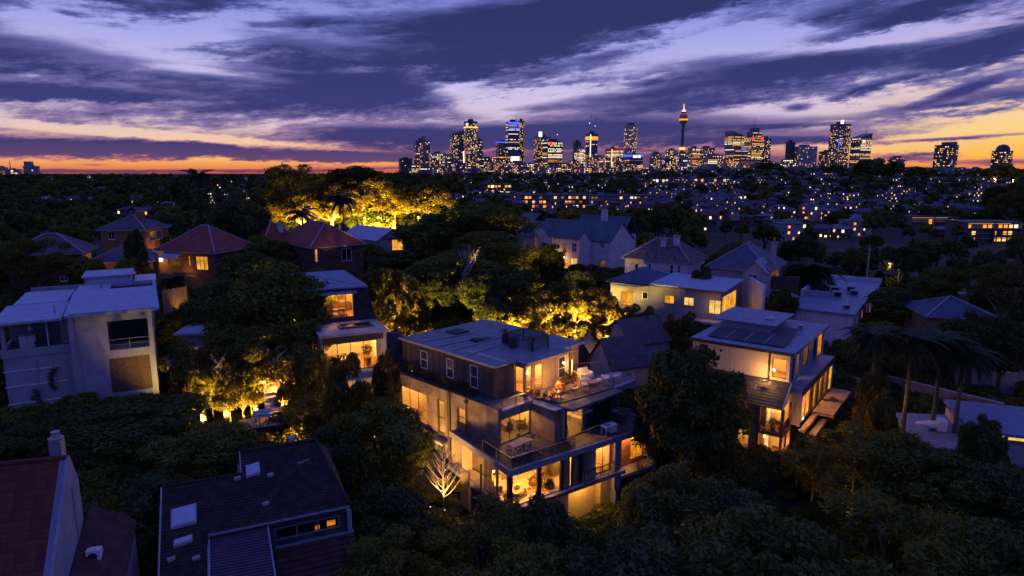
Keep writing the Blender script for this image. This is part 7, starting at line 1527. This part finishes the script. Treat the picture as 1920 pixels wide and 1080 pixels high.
TW = [
 (747, 773, 297, 'plain dark block left of the towers beside the golden trees', dict(body=3, lit=.03, tone='res', d=2350)),
 (775, 806, 264, 'residential tower with raised service core, leftmost of the tall towers', dict(body=1, lit=.30, tone='res', crown=[('core', .44, .66, 16)], cw=6)),
 (804, 836, 287, 'broad pale hotel slab dotted with warm windows', dict(body=4, lit=.55, tone='warm', d=2400, cw=4.2, ch=4.6, rot=8)), (828, 859, 292, 'pale apartment slab beside the hotel slab', dict(body=4, lit=.45, tone='warm', d=2360, cw=4.2, ch=4.6, rot=-12)),
 (843, 873, 243, 'sloped top glass tower left of the twin dark towers', dict(body=0, lit=.30, tone='warm', shape='slant', crown=[('strip', .78, .86, .15, .55, W_WHITE)])),
 (870, 895, 228, 'tall tower with dark blank crown above a row of lights', dict(body=0, lit=.38, tone='warm', d=2450, crown=[('glow', -24, -19, W_WARM), ('sign', -.02, .12, -16, -8, W_BW)], cw=4.2)), (892, 905, 263, 'slim tower at the shoulder of the dark crowned tower', dict(body=0, lit=.35, d=2520)),
 (858, 901, 312, 'low bright block at the foot of the dark crowned tower', dict(body=1, lit=.5, d=2300, tone='warm', rows=False, cw=5, ch=6)),
 (930, 953, 267, 'dark tower with thin blue light along its roof', dict(body=0, lit=.15, d=2520, crown=[('glow', -2, 1.5, W_BLUE)])),
 (949, 974, 229, 'tall office tower crowned with a blue lit sign', dict(body=5, lit=.42, tone='white', rows=True, rot=14, crown=[('sign', .05, 1.0, -10, -1, W_BLUE), ('sign', .1, 1.0, -26, -22, W_BLUE), ('strip', .1, .95, .22, .38, W_WHITE), ('mast', .3, 22)])), (971, 983, 227, 'dark slab fused to the blue crowned tower', dict(body=0, lit=.35, d=2540, rot=-14)),
 (924, 957, 293, 'brown block with a lit roof edge before the blue crowned tower', dict(body=1, lit=.45, d=2350, tone='amber', crown=[('glow', -5, -3, W_AMB)])), (952, 989, 301, 'stepped banded block right of the brown block', dict(body=2, lit=.5, rows=True, d=2330, shape='step')),
 (1002, 1031, 257, 'office tower with bright white rooftop sign', dict(body=1, lit=.4, tone='warm', crown=[('sign', .05, .3, 0, 18, W_BW)])), (1018, 1054, 265, 'wide banded office tower with red sign', dict(body=3, lit=.75, rows=True, tone='white', d=2430, crown=[('sign', .12, .32, -14, -4, W_RED), ('crane', .3, 26, 12)])),
 (1075, 1089, 266, 'slim dark tower left of the white pyramid', dict(body=3, lit=.08, d=2560)), (1078, 1102, 275, 'brilliant white lit stepped tower', dict(body=4, lit=.95, tone='white', shape='step', cw=5, ch=5)),
 (1099, 1120, 251, 'tower under construction with cranes and amber floors', dict(body=5, lit=.35, tone='amber', rows=True, d=2420, crown=[('crane', -.3, 40, 10), ('crane', .35, 30, 4), ('strip', .12, .2, .3, .98, W_WHITE), ('strip', .35, .7, .05, .45, W_AMB), ('glow', -22, -10, W_AMB)])),
 (1137, 1167, 279, 'office block with red roof beacons', dict(body=1, lit=.8, rows=True, tone='white', crown=[('sign', .3, .55, 2, 9, W_RED), ('strip', .02, .1, .4, .98, W_WARM)])), (1169, 1197, 235, 'tall pale concrete octagonal tower', dict(body=4, lit=.28, tone='res', shape='oct', d=2540, cw=4, ch=5)), (1171, 1204, 290, 'blue lit office block before the octagonal tower', dict(body=5, lit=.55, rows=True, d=2360, tone='warm', crown=[('glow', -8, -1, W_BLUE), ('sign', .25, .5, -11, -3, W_BW), ('sign', .6, .8, -11, -3, W_BW)])),
 (1219, 1241, 284, 'dark stepped tower standing apart left of the needle tower', dict(body=1, lit=.25, tone='res', shape='step')), (1249, 1270, 281, 'broad tower at the left foot of the needle tower', dict(body=2, lit=.4)), (1268, 1292, 287, 'broad tower at the right foot of the needle tower', dict(body=2, lit=.45, d=2440)),
 (1291, 1312, 277, 'warm banded office tower right of the needle tower', dict(body=1, lit=.7, rows=True)), (1309, 1339, 277, 'dark rounded slab behind the banded office tower', dict(body=2, lit=.25, d=2560)), (1324, 1358, 291, 'pale columned block with white lights', dict(body=4, lit=.35, d=2400)),
 (1362, 1395, 246, 'wedge topped office tower with bright yellow floors', dict(body=1, lit=.85, rows=True, tone='warm', shape='slantl')), (1362, 1401, 278, 'lower office block before the wedge topped tower', dict(body=1, lit=.5, rows=True, d=2400, crown=[('sign', .5, .8, -6, -1, W_BLUE)])),
 (1399, 1431, 240, 'stepped crown tower with mast and red beacons', dict(body=1, lit=.85, rows=True, tone='warm', shape='step', d=2470, crown=[('mast', 0, 40), ('sign', -.0, .16, -48, -38, W_RED), ('sign', .8, .96, -44, -34, W_RED)])), (1427, 1445, 260, 'dark glass tower with rounded top beside the mast tower', dict(body=0, lit=.35, d=2540)),
 (1475, 1490, 266, 'black monolith tower standing alone', dict(body=3, lit=.0)), (1490, 1527, 275, 'pale slab building right of the black monolith', dict(body=4, lit=.12, rot=6)), (1538, 1563, 284, 'mid rise block beside the dark glass twin', dict(body=1, lit=.4, tone='res')),
 (1560, 1593, 233, 'tall dark glass tower with white block on its top', dict(body=0, lit=.30, tone='warm', crown=[('sign', .05, .3, 0, 13, W_BW), ('strip', .0, .06, .5, .72, W_BLUE)], cw=4.2)), (1600, 1633, 250, 'slant roofed office tower with twin masts', dict(body=1, lit=.65, rows=True, shape='slant', crown=[('mast', .3, 24), ('mast', .42, 22), ('sign', .2, .35, -34, -28, W_BW)])),
 (1668, 1696, 292, 'low stepped apartment block with reddish windows', dict(body=1, lit=.4, tone='amber', d=1900, shape='step')), (1757, 1794, 272, 'lone apartment tower dark against the yellow sky', dict(body=3, lit=.35, tone='res', d=1700, crown=[('core', .55, .8, 8)], cw=4, ch=4.6)), (1864, 1896, 283, 'lone domed tower dark against the yellow sky', dict(body=3, lit=.38, tone='res', d=1700, crown=[('dome', 17)], cw=4, ch=4.6)),
 (-4, 12, 313, 'pale apartment slab cut by the left edge', dict(body=4, lit=.3, tone='res', d=1100, cw=4, ch=4)), (13, 36, 317, 'low apartment block with antenna near the left edge', dict(body=2, lit=.35, tone='res', d=1080, crown=[('mast', -.2, 14)], cw=4, ch=4)), (46, 71, 311, 'stepped apartment tower near the left edge', dict(body=2, lit=.4, tone='res', d=1060, cw=4, ch=4, crown=[('core', .1, .6, 7)])), (408, 424, 331, 'small dark tower far off beyond the left trees', dict(body=3, lit=.05, d=1600)), (30, 80, 330, 'long low lit block under the left apartment towers', dict(body=1, lit=.4, tone='amber', d=1000, cw=4, ch=4)),
]
for a in TW: tower(a[0], a[1], a[2], a[3], **a[4])
rr = random.Random(5)
for i in range(59):                                   # mid rise infill at the foot of the towers
    x = 765 + i * 12.3 + rr.uniform(-6, 6); w = rr.uniform(14, 30)
    tower(x, x + w, rr.uniform(294, 321), '%s mid rise block from the left at the foot of the towers' % (ORD[i] if i < 20 else 'twenty ' + ORD[i - 20] if i < 40 else 'forty ' + ORD[i - 40]), d=rr.uniform(1900, 2250), body=rr.choice((0, 1, 2, 1, 4)), lit=rr.uniform(.25, .6), tone=rr.choice(('warm', 'amber', 'res', 'white')), rows=rr.random() < .3, rot=rr.uniform(-25, 25), cw=4.2, ch=4.6, seed=100 + i, group='mid rise infill', name='mid_rise_block')
for i in range(34):                                   # nearer low blocks before the towers
    x = 815 + i * 19.5 + rr.uniform(-7, 7); w = rr.uniform(12, 28)
    tower(x, x + w, rr.uniform(312, 330), '%s low lit block from the left in front of the mid rise row' % (ORD[i] if i < 20 else 'twenty ' + ORD[i - 20]), d=rr.uniform(1350, 1750), body=rr.choice((1, 2, 4, 2)), lit=rr.uniform(.25, .55), tone=rr.choice(('warm', 'amber', 'amber', 'res')), rot=rr.uniform(-25, 25), cw=3.2, ch=3.4, seed=300 + i, group='low blocks before the city', name='low_rise_block')
def needle_tower():
    p = at_y(1278, 300, 2480); t = thing('needle_tower', 'slender observation tower with golden turret and lit spire', 'tower', (p[0], 2480, 14)); ZB[t.name] = 14
    Z = lambda py: at_y(1278, py, 2480)[2]; s = 2480 / F_PX
    part('shaft', MB().lathe(0, 0, [(5.5, 10), (5.0, Z(290)), (4.4, Z(232))], 10), cbody(3), t)
    for a in range(10):
        c, n = math.cos(a * .628), math.sin(a * .628); part('stay_cable', MB().bar((9 * c, 9 * n, Z(295)), (4.8 * c, 4.8 * n, Z(232)), .5), cbody(2), t)
    gold = M('gold_turret', (.50, .30, .10), .4, .15, .1, metal=.4)
    part('turret', MB().lathe(0, 0, [(5, Z(233)), (13, Z(230)), (16, Z(224)), (16, Z(219)), (14, Z(217)), (11, Z(213)), (9, Z(209))], 16), gold, t); part('turret_windows', MB().lathe(0, 0, [(16.3, Z(226)), (16.5, Z(223))], 16), W_AMB, t); part('turret_windows', MB().lathe(0, 0, [(12.6, Z(216.5)), (11.6, Z(213.6))], 16), W_RED, t); part('crown_light', MB().lathe(0, 0, [(8, Z(209)), (6, Z(206.5))], 12), W_BW, t)
    part('spire', MB().lathe(0, 0, [(3.2, Z(208)), (2.0, Z(200)), (1.0, Z(195))], 8), W_WARM, t); part('base_lights', MB().lathe(0, 0, [(11, Z(281)), (11, Z(276.5)), (6, Z(276))], 12), W_WARM, t)
needle_tower()
# ------------------------------------------------------------------ suburb: far houses, each its own object
FW = [M('far_wall_%d' % i, c, .9, .2, .4) for i, c in enumerate(((.22, .19, .18), (.16, .11, .09), (.28, .27, .30), (.13, .12, .13)))]
FRF = [M('far_roof_%d' % i, c, .7, .3, .5, bands=('Z', .3), band_dark=.3) for i, c in enumerate(((.13, .06, .05), (.09, .09, .12), (.15, .16, .21), (.07, .06, .065)))]
WL = [emit('house_window_warm', lin(255, 180, 80), 1.7), emit('house_window_pale', lin(255, 216, 150), 2.0), emit('house_window_amber', lin(255, 140, 50), 1.5), m_dark]
def far_house_mesh(i):
    r = random.Random(900 + i); m = MB(); w, dpt, hh = r.uniform(9, 14), r.uniform(8, 11), r.choice((3.2, 6.0, 6.0, 9.0)); hr = r.uniform(1.6, 2.8)
    m.box(-w / 2, w / 2, -dpt / 2, dpt / 2, -5, hh, 0); m2 = MB()
    if i % 3 == 0: gable(m, -w / 2, w / 2, -dpt / 2, dpt / 2, hh, hr, .4, 'x', .15, 1)
    elif i % 3 == 1: hip(m, -w / 2, w / 2, -dpt / 2, dpt / 2, hh, hr, .5, 1)
    else: m.box(-w / 2 - .3, w / 2 + .3, -dpt / 2 - .3, dpt / 2 + .3, hh, hh + .35, 1); m.box(-w * .2, w * .1, -1, 1.5, hh + .351, hh + 1.6, 0)
    m.box(w * .2, w * .2 + .8, 0, .8, hh + .3, hh + hr + 1.0, 0)
    if i % 2: m.box(-w / 2 + .5, w / 2 - .5, -dpt / 2 - 1.3, -dpt / 2 - .01, hh - 3.1, hh - 2.9, 0)
    for fl in range(max(1, int(hh / 3))):
        n = int(w / 2.4)
        for k in range(n):
            if r.random() < .6:
                x = -w / 2 + (k + .5) * w / n; z = fl * 3 + .9; ww = r.uniform(.35, .75); mi = 2 + (r.choice((0, 0, 1, 2)) if r.random() < .42 else 3)
                m.box(x - ww, x + ww, -dpt / 2 - .08, -dpt / 2 - .002, z, z + r.uniform(1.1, 1.7), mi)
        for s in (-1, 1):
            if r.random() < .5: m.box(s * (w / 2 + .002), s * (w / 2 + .08), -1, 1, fl * 3 + .9, fl * 3 + 2.3, 2 + (0 if r.random() < .4 else 3))
    look = ('pale cream', 'brown brick', 'white', 'grey')[i % 4] + ' ' + {3.2: 'one storey', 6.0: 'two storey', 9.0: 'three storey'}[hh] + ' house, ' + ('red', 'blue grey', 'pale blue', 'dark')[(i * 3 + i // 4) % 4] + ' ' + ('gabled', 'hipped', 'flat')[i % 3] + ' roof,'
    return m.mesh('far_house', [FW[i % 4], FRF[(i * 3 + i // 4) % 4]] + WL), w, look
FH = [far_house_mesh(i) for i in range(16)]
KEEP = []                                            # view windows that far trees must leave open: x0, y0, x1, y1, distance
USED = set(); TCOUNT = {}
def far_house(px, py, lab, grp, s=1.0, k=None):
    q = ground_hit(px, py)
    if q is None: return
    k = next((c for c in (rr.randrange(16) for _ in range(60)) if FH[c][2] + lab not in USED), 0) if k is None else k; me, w, look = FH[k]; USED.add(look + lab); o = link('suburban_house', me); o.location = q; o.rotation_euler = (0, 0, math.atan2(-q[0], q[1]) + rr.uniform(-.6, .6)); o.scale = (s,) * 3
    tag(o, look + ' ' + lab, 'house', grp); hw = w * s / 2 / q[1] * F_PX; KEEP.append((px - hw * .3, py - 5.5 * s / q[1] * F_PX, px + hw * .3, py - 3.4 * s / q[1] * F_PX, q[1]))
ZONES = [(830, 1240, 343, 400, 28, 'below towers', 'houses below the towers'), (1230, 1560, 340, 405, 30, 'past needle tower', 'houses right of the needle tower'),
         (1540, 1840, 338, 400, 26, 'on right ridge', 'houses on the right ridge'), (1330, 1780, 408, 455, 14, 'in valley', 'valley roofs'), (90, 350, 352, 420, 14, 'among left trees', 'houses among left trees'), (395, 500, 340, 385, 12, 'near the tall left tree', 'pale houses at left')]
for x0, x1, y0, y1, n, lab, grp in ZONES:
    pts = []
    for _ in range(4000):
        if len(pts) >= n: break
        c = (rr.uniform(x0, x1), rr.uniform(y0, y1))
        if all(abs(c[0] - q[0]) > 20 or abs(c[1] - q[1]) > 9 for q in pts): pts.append(c)
    for c in pts: far_house(c[0], c[1], ('high ' if c[1] < (y0 + y1) / 2 else 'low ') + lab + (', left' if c[0] < x0 + (x1 - x0) / 3 else ', right' if c[0] > x1 - (x1 - x0) / 3 else ', middle'), grp, rr.uniform(.6, .95))
def apartment(px0, px1, py, floors, label, lit=.6, body=0, tone='warm', dp=12, roof_lit=False, fh=3.1):
    a, b = ground_hit(px0, py), ground_hit(px1, py); d = (a[1] + b[1]) / 2; p0, p1 = at_y(px0, py, d), at_y(px1, py, d); L = p1[0] - p0[0]; zb = min(p0[2], p1[2])
    t = thing('apartment_block', label, 'apartment block', (p0[0], d, zb), 0); ZB[t.name] = 0; H = floors * fh; r = random.Random(int(px0))
    part('wall', MB().box(0, L, 0, dp, -4, H), FW[body], t); part('roof', MB().box(-.5, L + .5, -.6, dp + .5, H, H + .4), FRF[1], t)
    for f in range(floors): part('balcony_slab', MB().box(.0, L, -1.4, -.01, f * fh + fh - .2, f * fh + fh - .02), FW[2], t)
    wm = MB(); win_grid(wm, r, (0.5, 0), (L - .5, 0), .2, H - .2, fh * .95, fh, lit, tone, False, .06, (.7, .55)); part('lit_windows', wm, CW, t, kind='stuff')
    n = max(2, int(L / 12))
    for i in range(n + 1): part('pier', MB().box(L * i / n - .25, L * i / n + .25, -1.5, -.012, 0, H - .1), FW[body], t)
    if roof_lit: part('roof_light', MB().box(0, L * .8, -1.0, -.62, H - .3, H - .1), W_WARM, t)
    KEEP.append((px0, py - H / d * F_PX, px1, py - H * .45 / d * F_PX, d)); return t
apartment(975, 1100, 400, 5, 'long apartment row glowing amber below the towers, left half', .55, 0, 'amber', fh=2.3); apartment(1106, 1228, 400, 5, 'long apartment row with dim flats below the towers, right half', .35, 2, 'warm', fh=2.2); apartment(1222, 1300, 352, 3, 'white apartment block with lit corner below the needle tower', .35, 2); apartment(1300, 1392, 352, 3, 'long white apartment block right of the lit corner one', .3, 2)
apartment(1306, 1392, 392, 3, 'white terraced flats with lit balconies on the slope', .55, 2, 'amber'); apartment(1310, 1360, 405, 2, 'lower white terraced flats with lit balconies', .4, 2, 'amber'); apartment(900, 960, 372, 4, 'dark apartment block with scattered lit windows beside the golden grove', .35, 3, 'amber'); apartment(1526, 1562, 340, 3, 'block with one bright row of lights on the ridge', .9, 1, 'warm')
apartment(1806, 1908, 456, 4, 'apartment block with strongly lit floors near the right edge', .55, 3, 'amber', roof_lit=True, fh=2.1); apartment(1705, 1790, 424, 2, 'low ochre lit commercial wall near the right edge', .15, 0, 'amber', roof_lit=True, fh=2.4); apartment(1560, 1612, 396, 2, 'low house row with amber windows on the right slope', .6, 1, 'amber'); apartment(1640, 1715, 372, 2, 'long low house row on the right ridge', .5, 1); apartment(1448, 1500, 440, 2, 'brown lit terrace row in the valley', .6, 1, 'amber')
# ------------------------------------------------------------------ road on the right with cars
def road():
    A, B, C_ = ground_hit(1836, 346), ground_hit(1866, 362), ground_hit(1915, 386); m = MB(); w = 7.0; P = [A, B, C_]
    for p, q in zip(P, P[1:]):
        d = Vector((q[0] - p[0], q[1] - p[1], 0)).normalized(); n = Vector((-d.y, d.x, 0)) * w; N = 10
        for i in range(N):
            a = Vector(p).lerp(Vector(q), i / N); b = Vector(p).lerp(Vector(q), (i + 1) / N); za, zc = terr(a.x, a.y) + .35, terr(b.x, b.y) + .35; m.quad((a.x - n.x, a.y - n.y, za), (b.x - n.x, b.y - n.y, zc), (b.x + n.x, b.y + n.y, zc), (a.x + n.x, a.y + n.y, za))
    tag(part('road', m, M('asphalt', (.05, .05, .052), .8, .2, .3), None), 'road climbing the ridge at the right edge', None, None, 'structure')
    car = MB(); car.hexa([(-.9, -2.1, .3), (.9, -2.1, .3), (.9, 2.1, .3), (-.9, 2.1, .3), (-.88, -2.05, .85), (.88, -2.05, .85), (.88, 2.05, .9), (-.88, 2.05, .9)]); car.hexa([(-.8, -.9, .85), (.8, -.9, .85), (.8, 1.7, .85), (-.8, 1.7, .85), (-.65, -.3, 1.45), (.65, -.3, 1.45), (.65, 1.2, 1.45), (-.65, 1.2, 1.45)], 0); bm = car.mesh('car_body', M('car_paint', (.2, .2, .22), .3, .05))
    hl = MB().lathe(0, 0, [(.12, 0), (.42, .1), (.12, .2)], 8).mesh('headlight', emit('headlight_glow', lin(255, 226, 170), 22)); wh = MB().tube([(-.1, 0, 0), (.1, 0, 0)], .33, 10).mesh('wheel', m_black)
    k = 0
    for p, q, n in ((A, B, 7), (B, C_, 6)):
        d = Vector((q[0] - p[0], q[1] - p[1], 0)).normalized(); s = Vector((-d.y, d.x, 0)); rz = math.atan2(d.y, d.x) + math.pi / 2
        for i in range(n):
            c = Vector(p).lerp(Vector(q), (i + .5) / n) + s * (2.6 if k % 2 else -2.2); z = terr(c.x, c.y) + .36
            t = thing('car', ORD[k] + ' car with bright headlights from the top of the ridge road', 'car', (c.x, c.y, z), math.degrees(rz), 'cars on the ridge road'); ZB[t.name] = 0; link('body', bm, t)
            for sx in (-.6, .6): o = link('headlight', hl, t); o.location = (sx, -2.2, .55)
            for sx in (-.85, .85):
                for sy in (-1.3, 1.3): o = link('wheel', wh, t); o.location = (sx, sy, .33)
            k += 1
    for f in (.2, .6): c = Vector(A).lerp(Vector(C_), f); ld = D.lights.new('road_glow', 'POINT'); ld.energy = 14000; ld.color = (1, .66, .3); ld.shadow_soft_size = .5; t = thing('added_road_lamp', 'added lamp brightening the ridge road, ' + ('upper' if f < .5 else 'lower') + ' one', 'street light', (c.x + 9, c.y, terr(c.x + 9, c.y))); ZB[t.name] = 0; part('pole', MB().tube([(0, 0, 0), (0, 0, 8)], [.14, .09], 6), m_conc, t); part('arm', MB().bar((0, 0, 8), (-2, 0, 8.2), .1), m_conc, t); part('lantern', MB().lathe(-2, 0, [(.1, 8.2), (.5, 8.0), (.1, 7.7)], 8), emit('street_lamp_glow', (1, .66, .32), 9.0), t); o = D.objects.new('road_glow', ld); COL.objects.link(o); o.parent = t; o.location = (-2, -.5, 7.2)  # added lamps, standing in for the cars' light on the road
    KEEP.append((1832, 344, 1905, 384, A[1]))
road()
# ------------------------------------------------------------------ filler trees between the houses; the farthest become one wood
KEEP += [(960, 395, 1190, 530, 135), (1172, 452, 1322, 520, 100), (1326, 465, 1478, 545, 92), (1142, 508, 1390, 600, 84), (1430, 520, 1668, 640, 80), (1740, 560, 1886, 612, 70), (1300, 585, 1560, 800, 50), (500, 420, 690, 500, 98), (10, 440, 290, 545, 84), (150, 404, 315, 470, 104), (290, 420, 404, 512, 92), (640, 420, 780, 474, 125), (0, 515, 300, 780, 45), (560, 495, 730, 760, 56), (330, 580, 400, 640, 60), (720, 600, 1250, 960, 44), (1070, 605, 1262, 690, 66), (1660, 700, 1900, 770, 52), (1796, 628, 1920, 725, 58), (1725, 720, 1920, 850, 48), (300, 535, 350, 590, 70), (500, 300, 830, 432, 165), (1505, 460, 1545, 520, 98), (1627, 455, 1636, 530, 105), (1680, 478, 1694, 530, 108), (668, 500, 785, 640, 70), (930, 530, 1310, 640, 74), (352, 300, 396, 420, 148), (780, 525, 810, 545, 95), (1856, 490, 1920, 580, 74), (440, 720, 525, 800, 45), (1600, 600, 1850, 720, 50)]
def in_house(x, y, pad=1.5):
    for fr, X, dp in HOUSES:
        l = fr.loc((x, y, 0))
        if -pad < l[0] < X + pad and -pad < l[1] < dp + pad: return True
    return False
LANDMARKS = [(240, 440, 'brick two storey house'), (80, 460, 'purple roofed house'), (345, 450, 'red tiled bungalow'), (600, 450, 'big red hipped roof'), (740, 440, 'glowing cottage window'), (880, 470, 'huge spreading tree'), (980, 420, 'violet sheet roof'), (1090, 450, 'gabled stone house'), (1245, 480, 'old slate cottage'), (1410, 500, 'pink front gable'), (1260, 560, 'long grey house'), (1570, 560, 'flat roof block'), (1520, 490, 'bushy date palm'), (1632, 490, 'bare pale pole'), (1690, 500, 'tall street light'), (1810, 585, 'small brick house'), (1880, 440, 'strongly lit apartment block'), (1740, 415, 'ochre lit commercial wall'), (1560, 400, 'low amber house row'), (1470, 435, 'brown terrace row'), (1340, 400, 'white terraced flats'), (1170, 390, 'dim long apartment row'), (1040, 390, 'amber long apartment row'), (930, 365, 'dark apartment block'), (680, 370, 'golden grove'), (450, 380, 'large dark garden tree'), (370, 380, 'cypress pair'), (150, 540, 'white cubic house'), (30, 560, 'left edge'), (500, 560, 'round leafy tree'), (700, 560, 'lit mansard hedge'), (1100, 570, 'long lit hedge'), (1700, 640, 'dark palms'), (1900, 640, 'blue sheet roof at the right edge'), (1890, 530, 'bright green street tree'), (200, 380, 'far houses at left'), (60, 370, 'left edge towers'), (1600, 360, 'ridge houses'), (1780, 360, 'ridge road')]
cand = []
g = random.Random(77)
y = 338.0
while y < 700:
    x = -60.0
    d0 = ground_hit(960, y); dd = d0[1] if d0 else 1500
    step = max(8.0, 5.4 / dd * F_PX) * (1.0 if y < 450 else 1.3)
    while x < 1980:
        cand.append((x + g.uniform(-.4, .4) * step, y + g.uniform(-.3, .3) * step * .45)); x += step
    y += max(2.6, step * (.30 if y < 450 else .5))
trees = []
for px, py in cand:
    q = ground_hit(px, py)
    if q is None or in_house(q[0], q[1]): continue
    dist = q[1]; h = g.uniform(5.5, 10.5) * (1.12 if dist > 380 else 1.0); k = g.choice(('far_a', 'far_b', 'far_c', 'far_a', 'far_b'))
    hw = h * .36 / dist * F_PX; top = py - h / dist * F_PX
    if any(px - hw * .8 < r[2] and px + hw * .8 > r[0] and top < r[3] and py > r[1] and dist < r[4] + 3 for r in KEEP): continue
    trees.append((dist, q, h, k, g.uniform(.85, 1.25), px))
trees.sort(key=lambda t: t[0])
near, far = trees[:225], trees[225:]
for dist, q, h, k, sw, px in near:
    if dist < 140: k = g.choice(('dense_a', 'dense_b', 'dense_c', 'gum'))
    LMK = min(LANDMARKS, key=lambda m: abs(m[0] - px) + 1.6 * abs(m[1] - (HOR + (EYE - q[2] - h * .5) / dist * F_PX))); dxp = px - LMK[0]; rel = 'right of' if dxp > 22 else 'left of' if dxp < -22 else 'straight by'
    P = PROTO[k]; lab = ('rounded dark tree in the gardens of the near slope', 'rounded dark tree in the wooded valley floor', 'small dark tree on the far side of the valley')[0 if dist < 110 else 1 if dist < 220 else 2]
    fl = '%s %s dark tree %s the %s' % ('low' if h < 7 else 'tall' if h > 9 else 'mid sized', {'dense_a': 'rounded', 'dense_b': 'rounded', 'dense_c': 'wide', 'gum': 'loose', 'far_a': 'rounded', 'far_b': 'wide', 'far_c': 'slim'}[k], rel, LMK[2]); TCOUNT[fl] = TCOUNT.get(fl, 0) + 1; fl += ('', ', farther off', ', third farthest', ', fourth farthest', ', fifth farthest', ', sixth farthest')[min(5, TCOUNT[fl] - 1)]
    tree_at(k, q[0], q[1], q[2], h * .40 / P['R'] * sw, h / P['H'], fl, 'filler trees ' + ('left' if px < 640 else 'right' if px > 1280 else 'middle'))
for key in ('far_a', 'far_b', 'far_c'):
    L = [t for t in far if t[3] == key]; P = PROTO[key]
    if L: scatter('distant_woodland', 'far wooded slopes reading as one dark mass of crowns', P['crown'], [t[1] for t in L], [(t[2] * .42 * t[4] / P['R'], t[2] * .42 * t[4] / P['R'], t[2] / P['H']) for t in L], [(0, 0, g.uniform(0, 6.28)) for t in L])
# the outermost suburb: roofs and lit windows too far to tell apart
for j in range(5):
    P_ = []
    for _ in range(430):
        q = ground_hit(g.uniform(60, 1900) if g.random() < .25 else g.uniform(820, 1860), g.uniform(329, 352) if g.random() < .5 else g.uniform(335, 420))
        if q and q[1] > 330: P_.append((q[0], q[1], q[2] + g.uniform(1.8, 5.2)))
    scatter('distant_suburb', 'outermost suburb of tiny lit houses among trees', FH[(3, 7, 9, 12, 14)[j]][0], P_, [(.55, .55, .6)] * len(P_), [(0, 0, math.atan2(-p[0], p[1]) + g.uniform(-.5, .5)) for p in P_])
# undergrowth over the near gardens
U = []
for _ in range(7500):
    a_, r_ = g.uniform(-.78, .78), 22 * (150 / 22) ** g.random(); x, y = r_ * math.sin(a_), r_ * math.cos(a_)
    if in_house(x, y, .6): continue
    lo = any((x - u[0]) ** 2 + (y - u[1]) ** 2 < 7 or (x - u[0] - u[2][0] * 3) ** 2 + (y - u[1] - u[2][1] * 3) ** 2 < 9 for u in UP)
    if lo and any((x - u[0]) ** 2 + (y - u[1]) ** 2 < .8 for u in UP): continue
    U.append(((x, y, terr(x, y) - .05 if lo else terr(x, y) - .15), g.uniform(.6, 1.0) if lo else g.uniform(.7, 1.7), .2 if lo else g.uniform(.6, 1.25)))
for j in range(2):
    L = U[j::2]; scatter('undergrowth', 'low dark undergrowth covering the gardens between the houses', BUSH[1 + j], [u[0] for u in L], [(u[1], u[1], u[2]) for u in L], [(0, 0, g.uniform(0, 6.28)) for u in L])
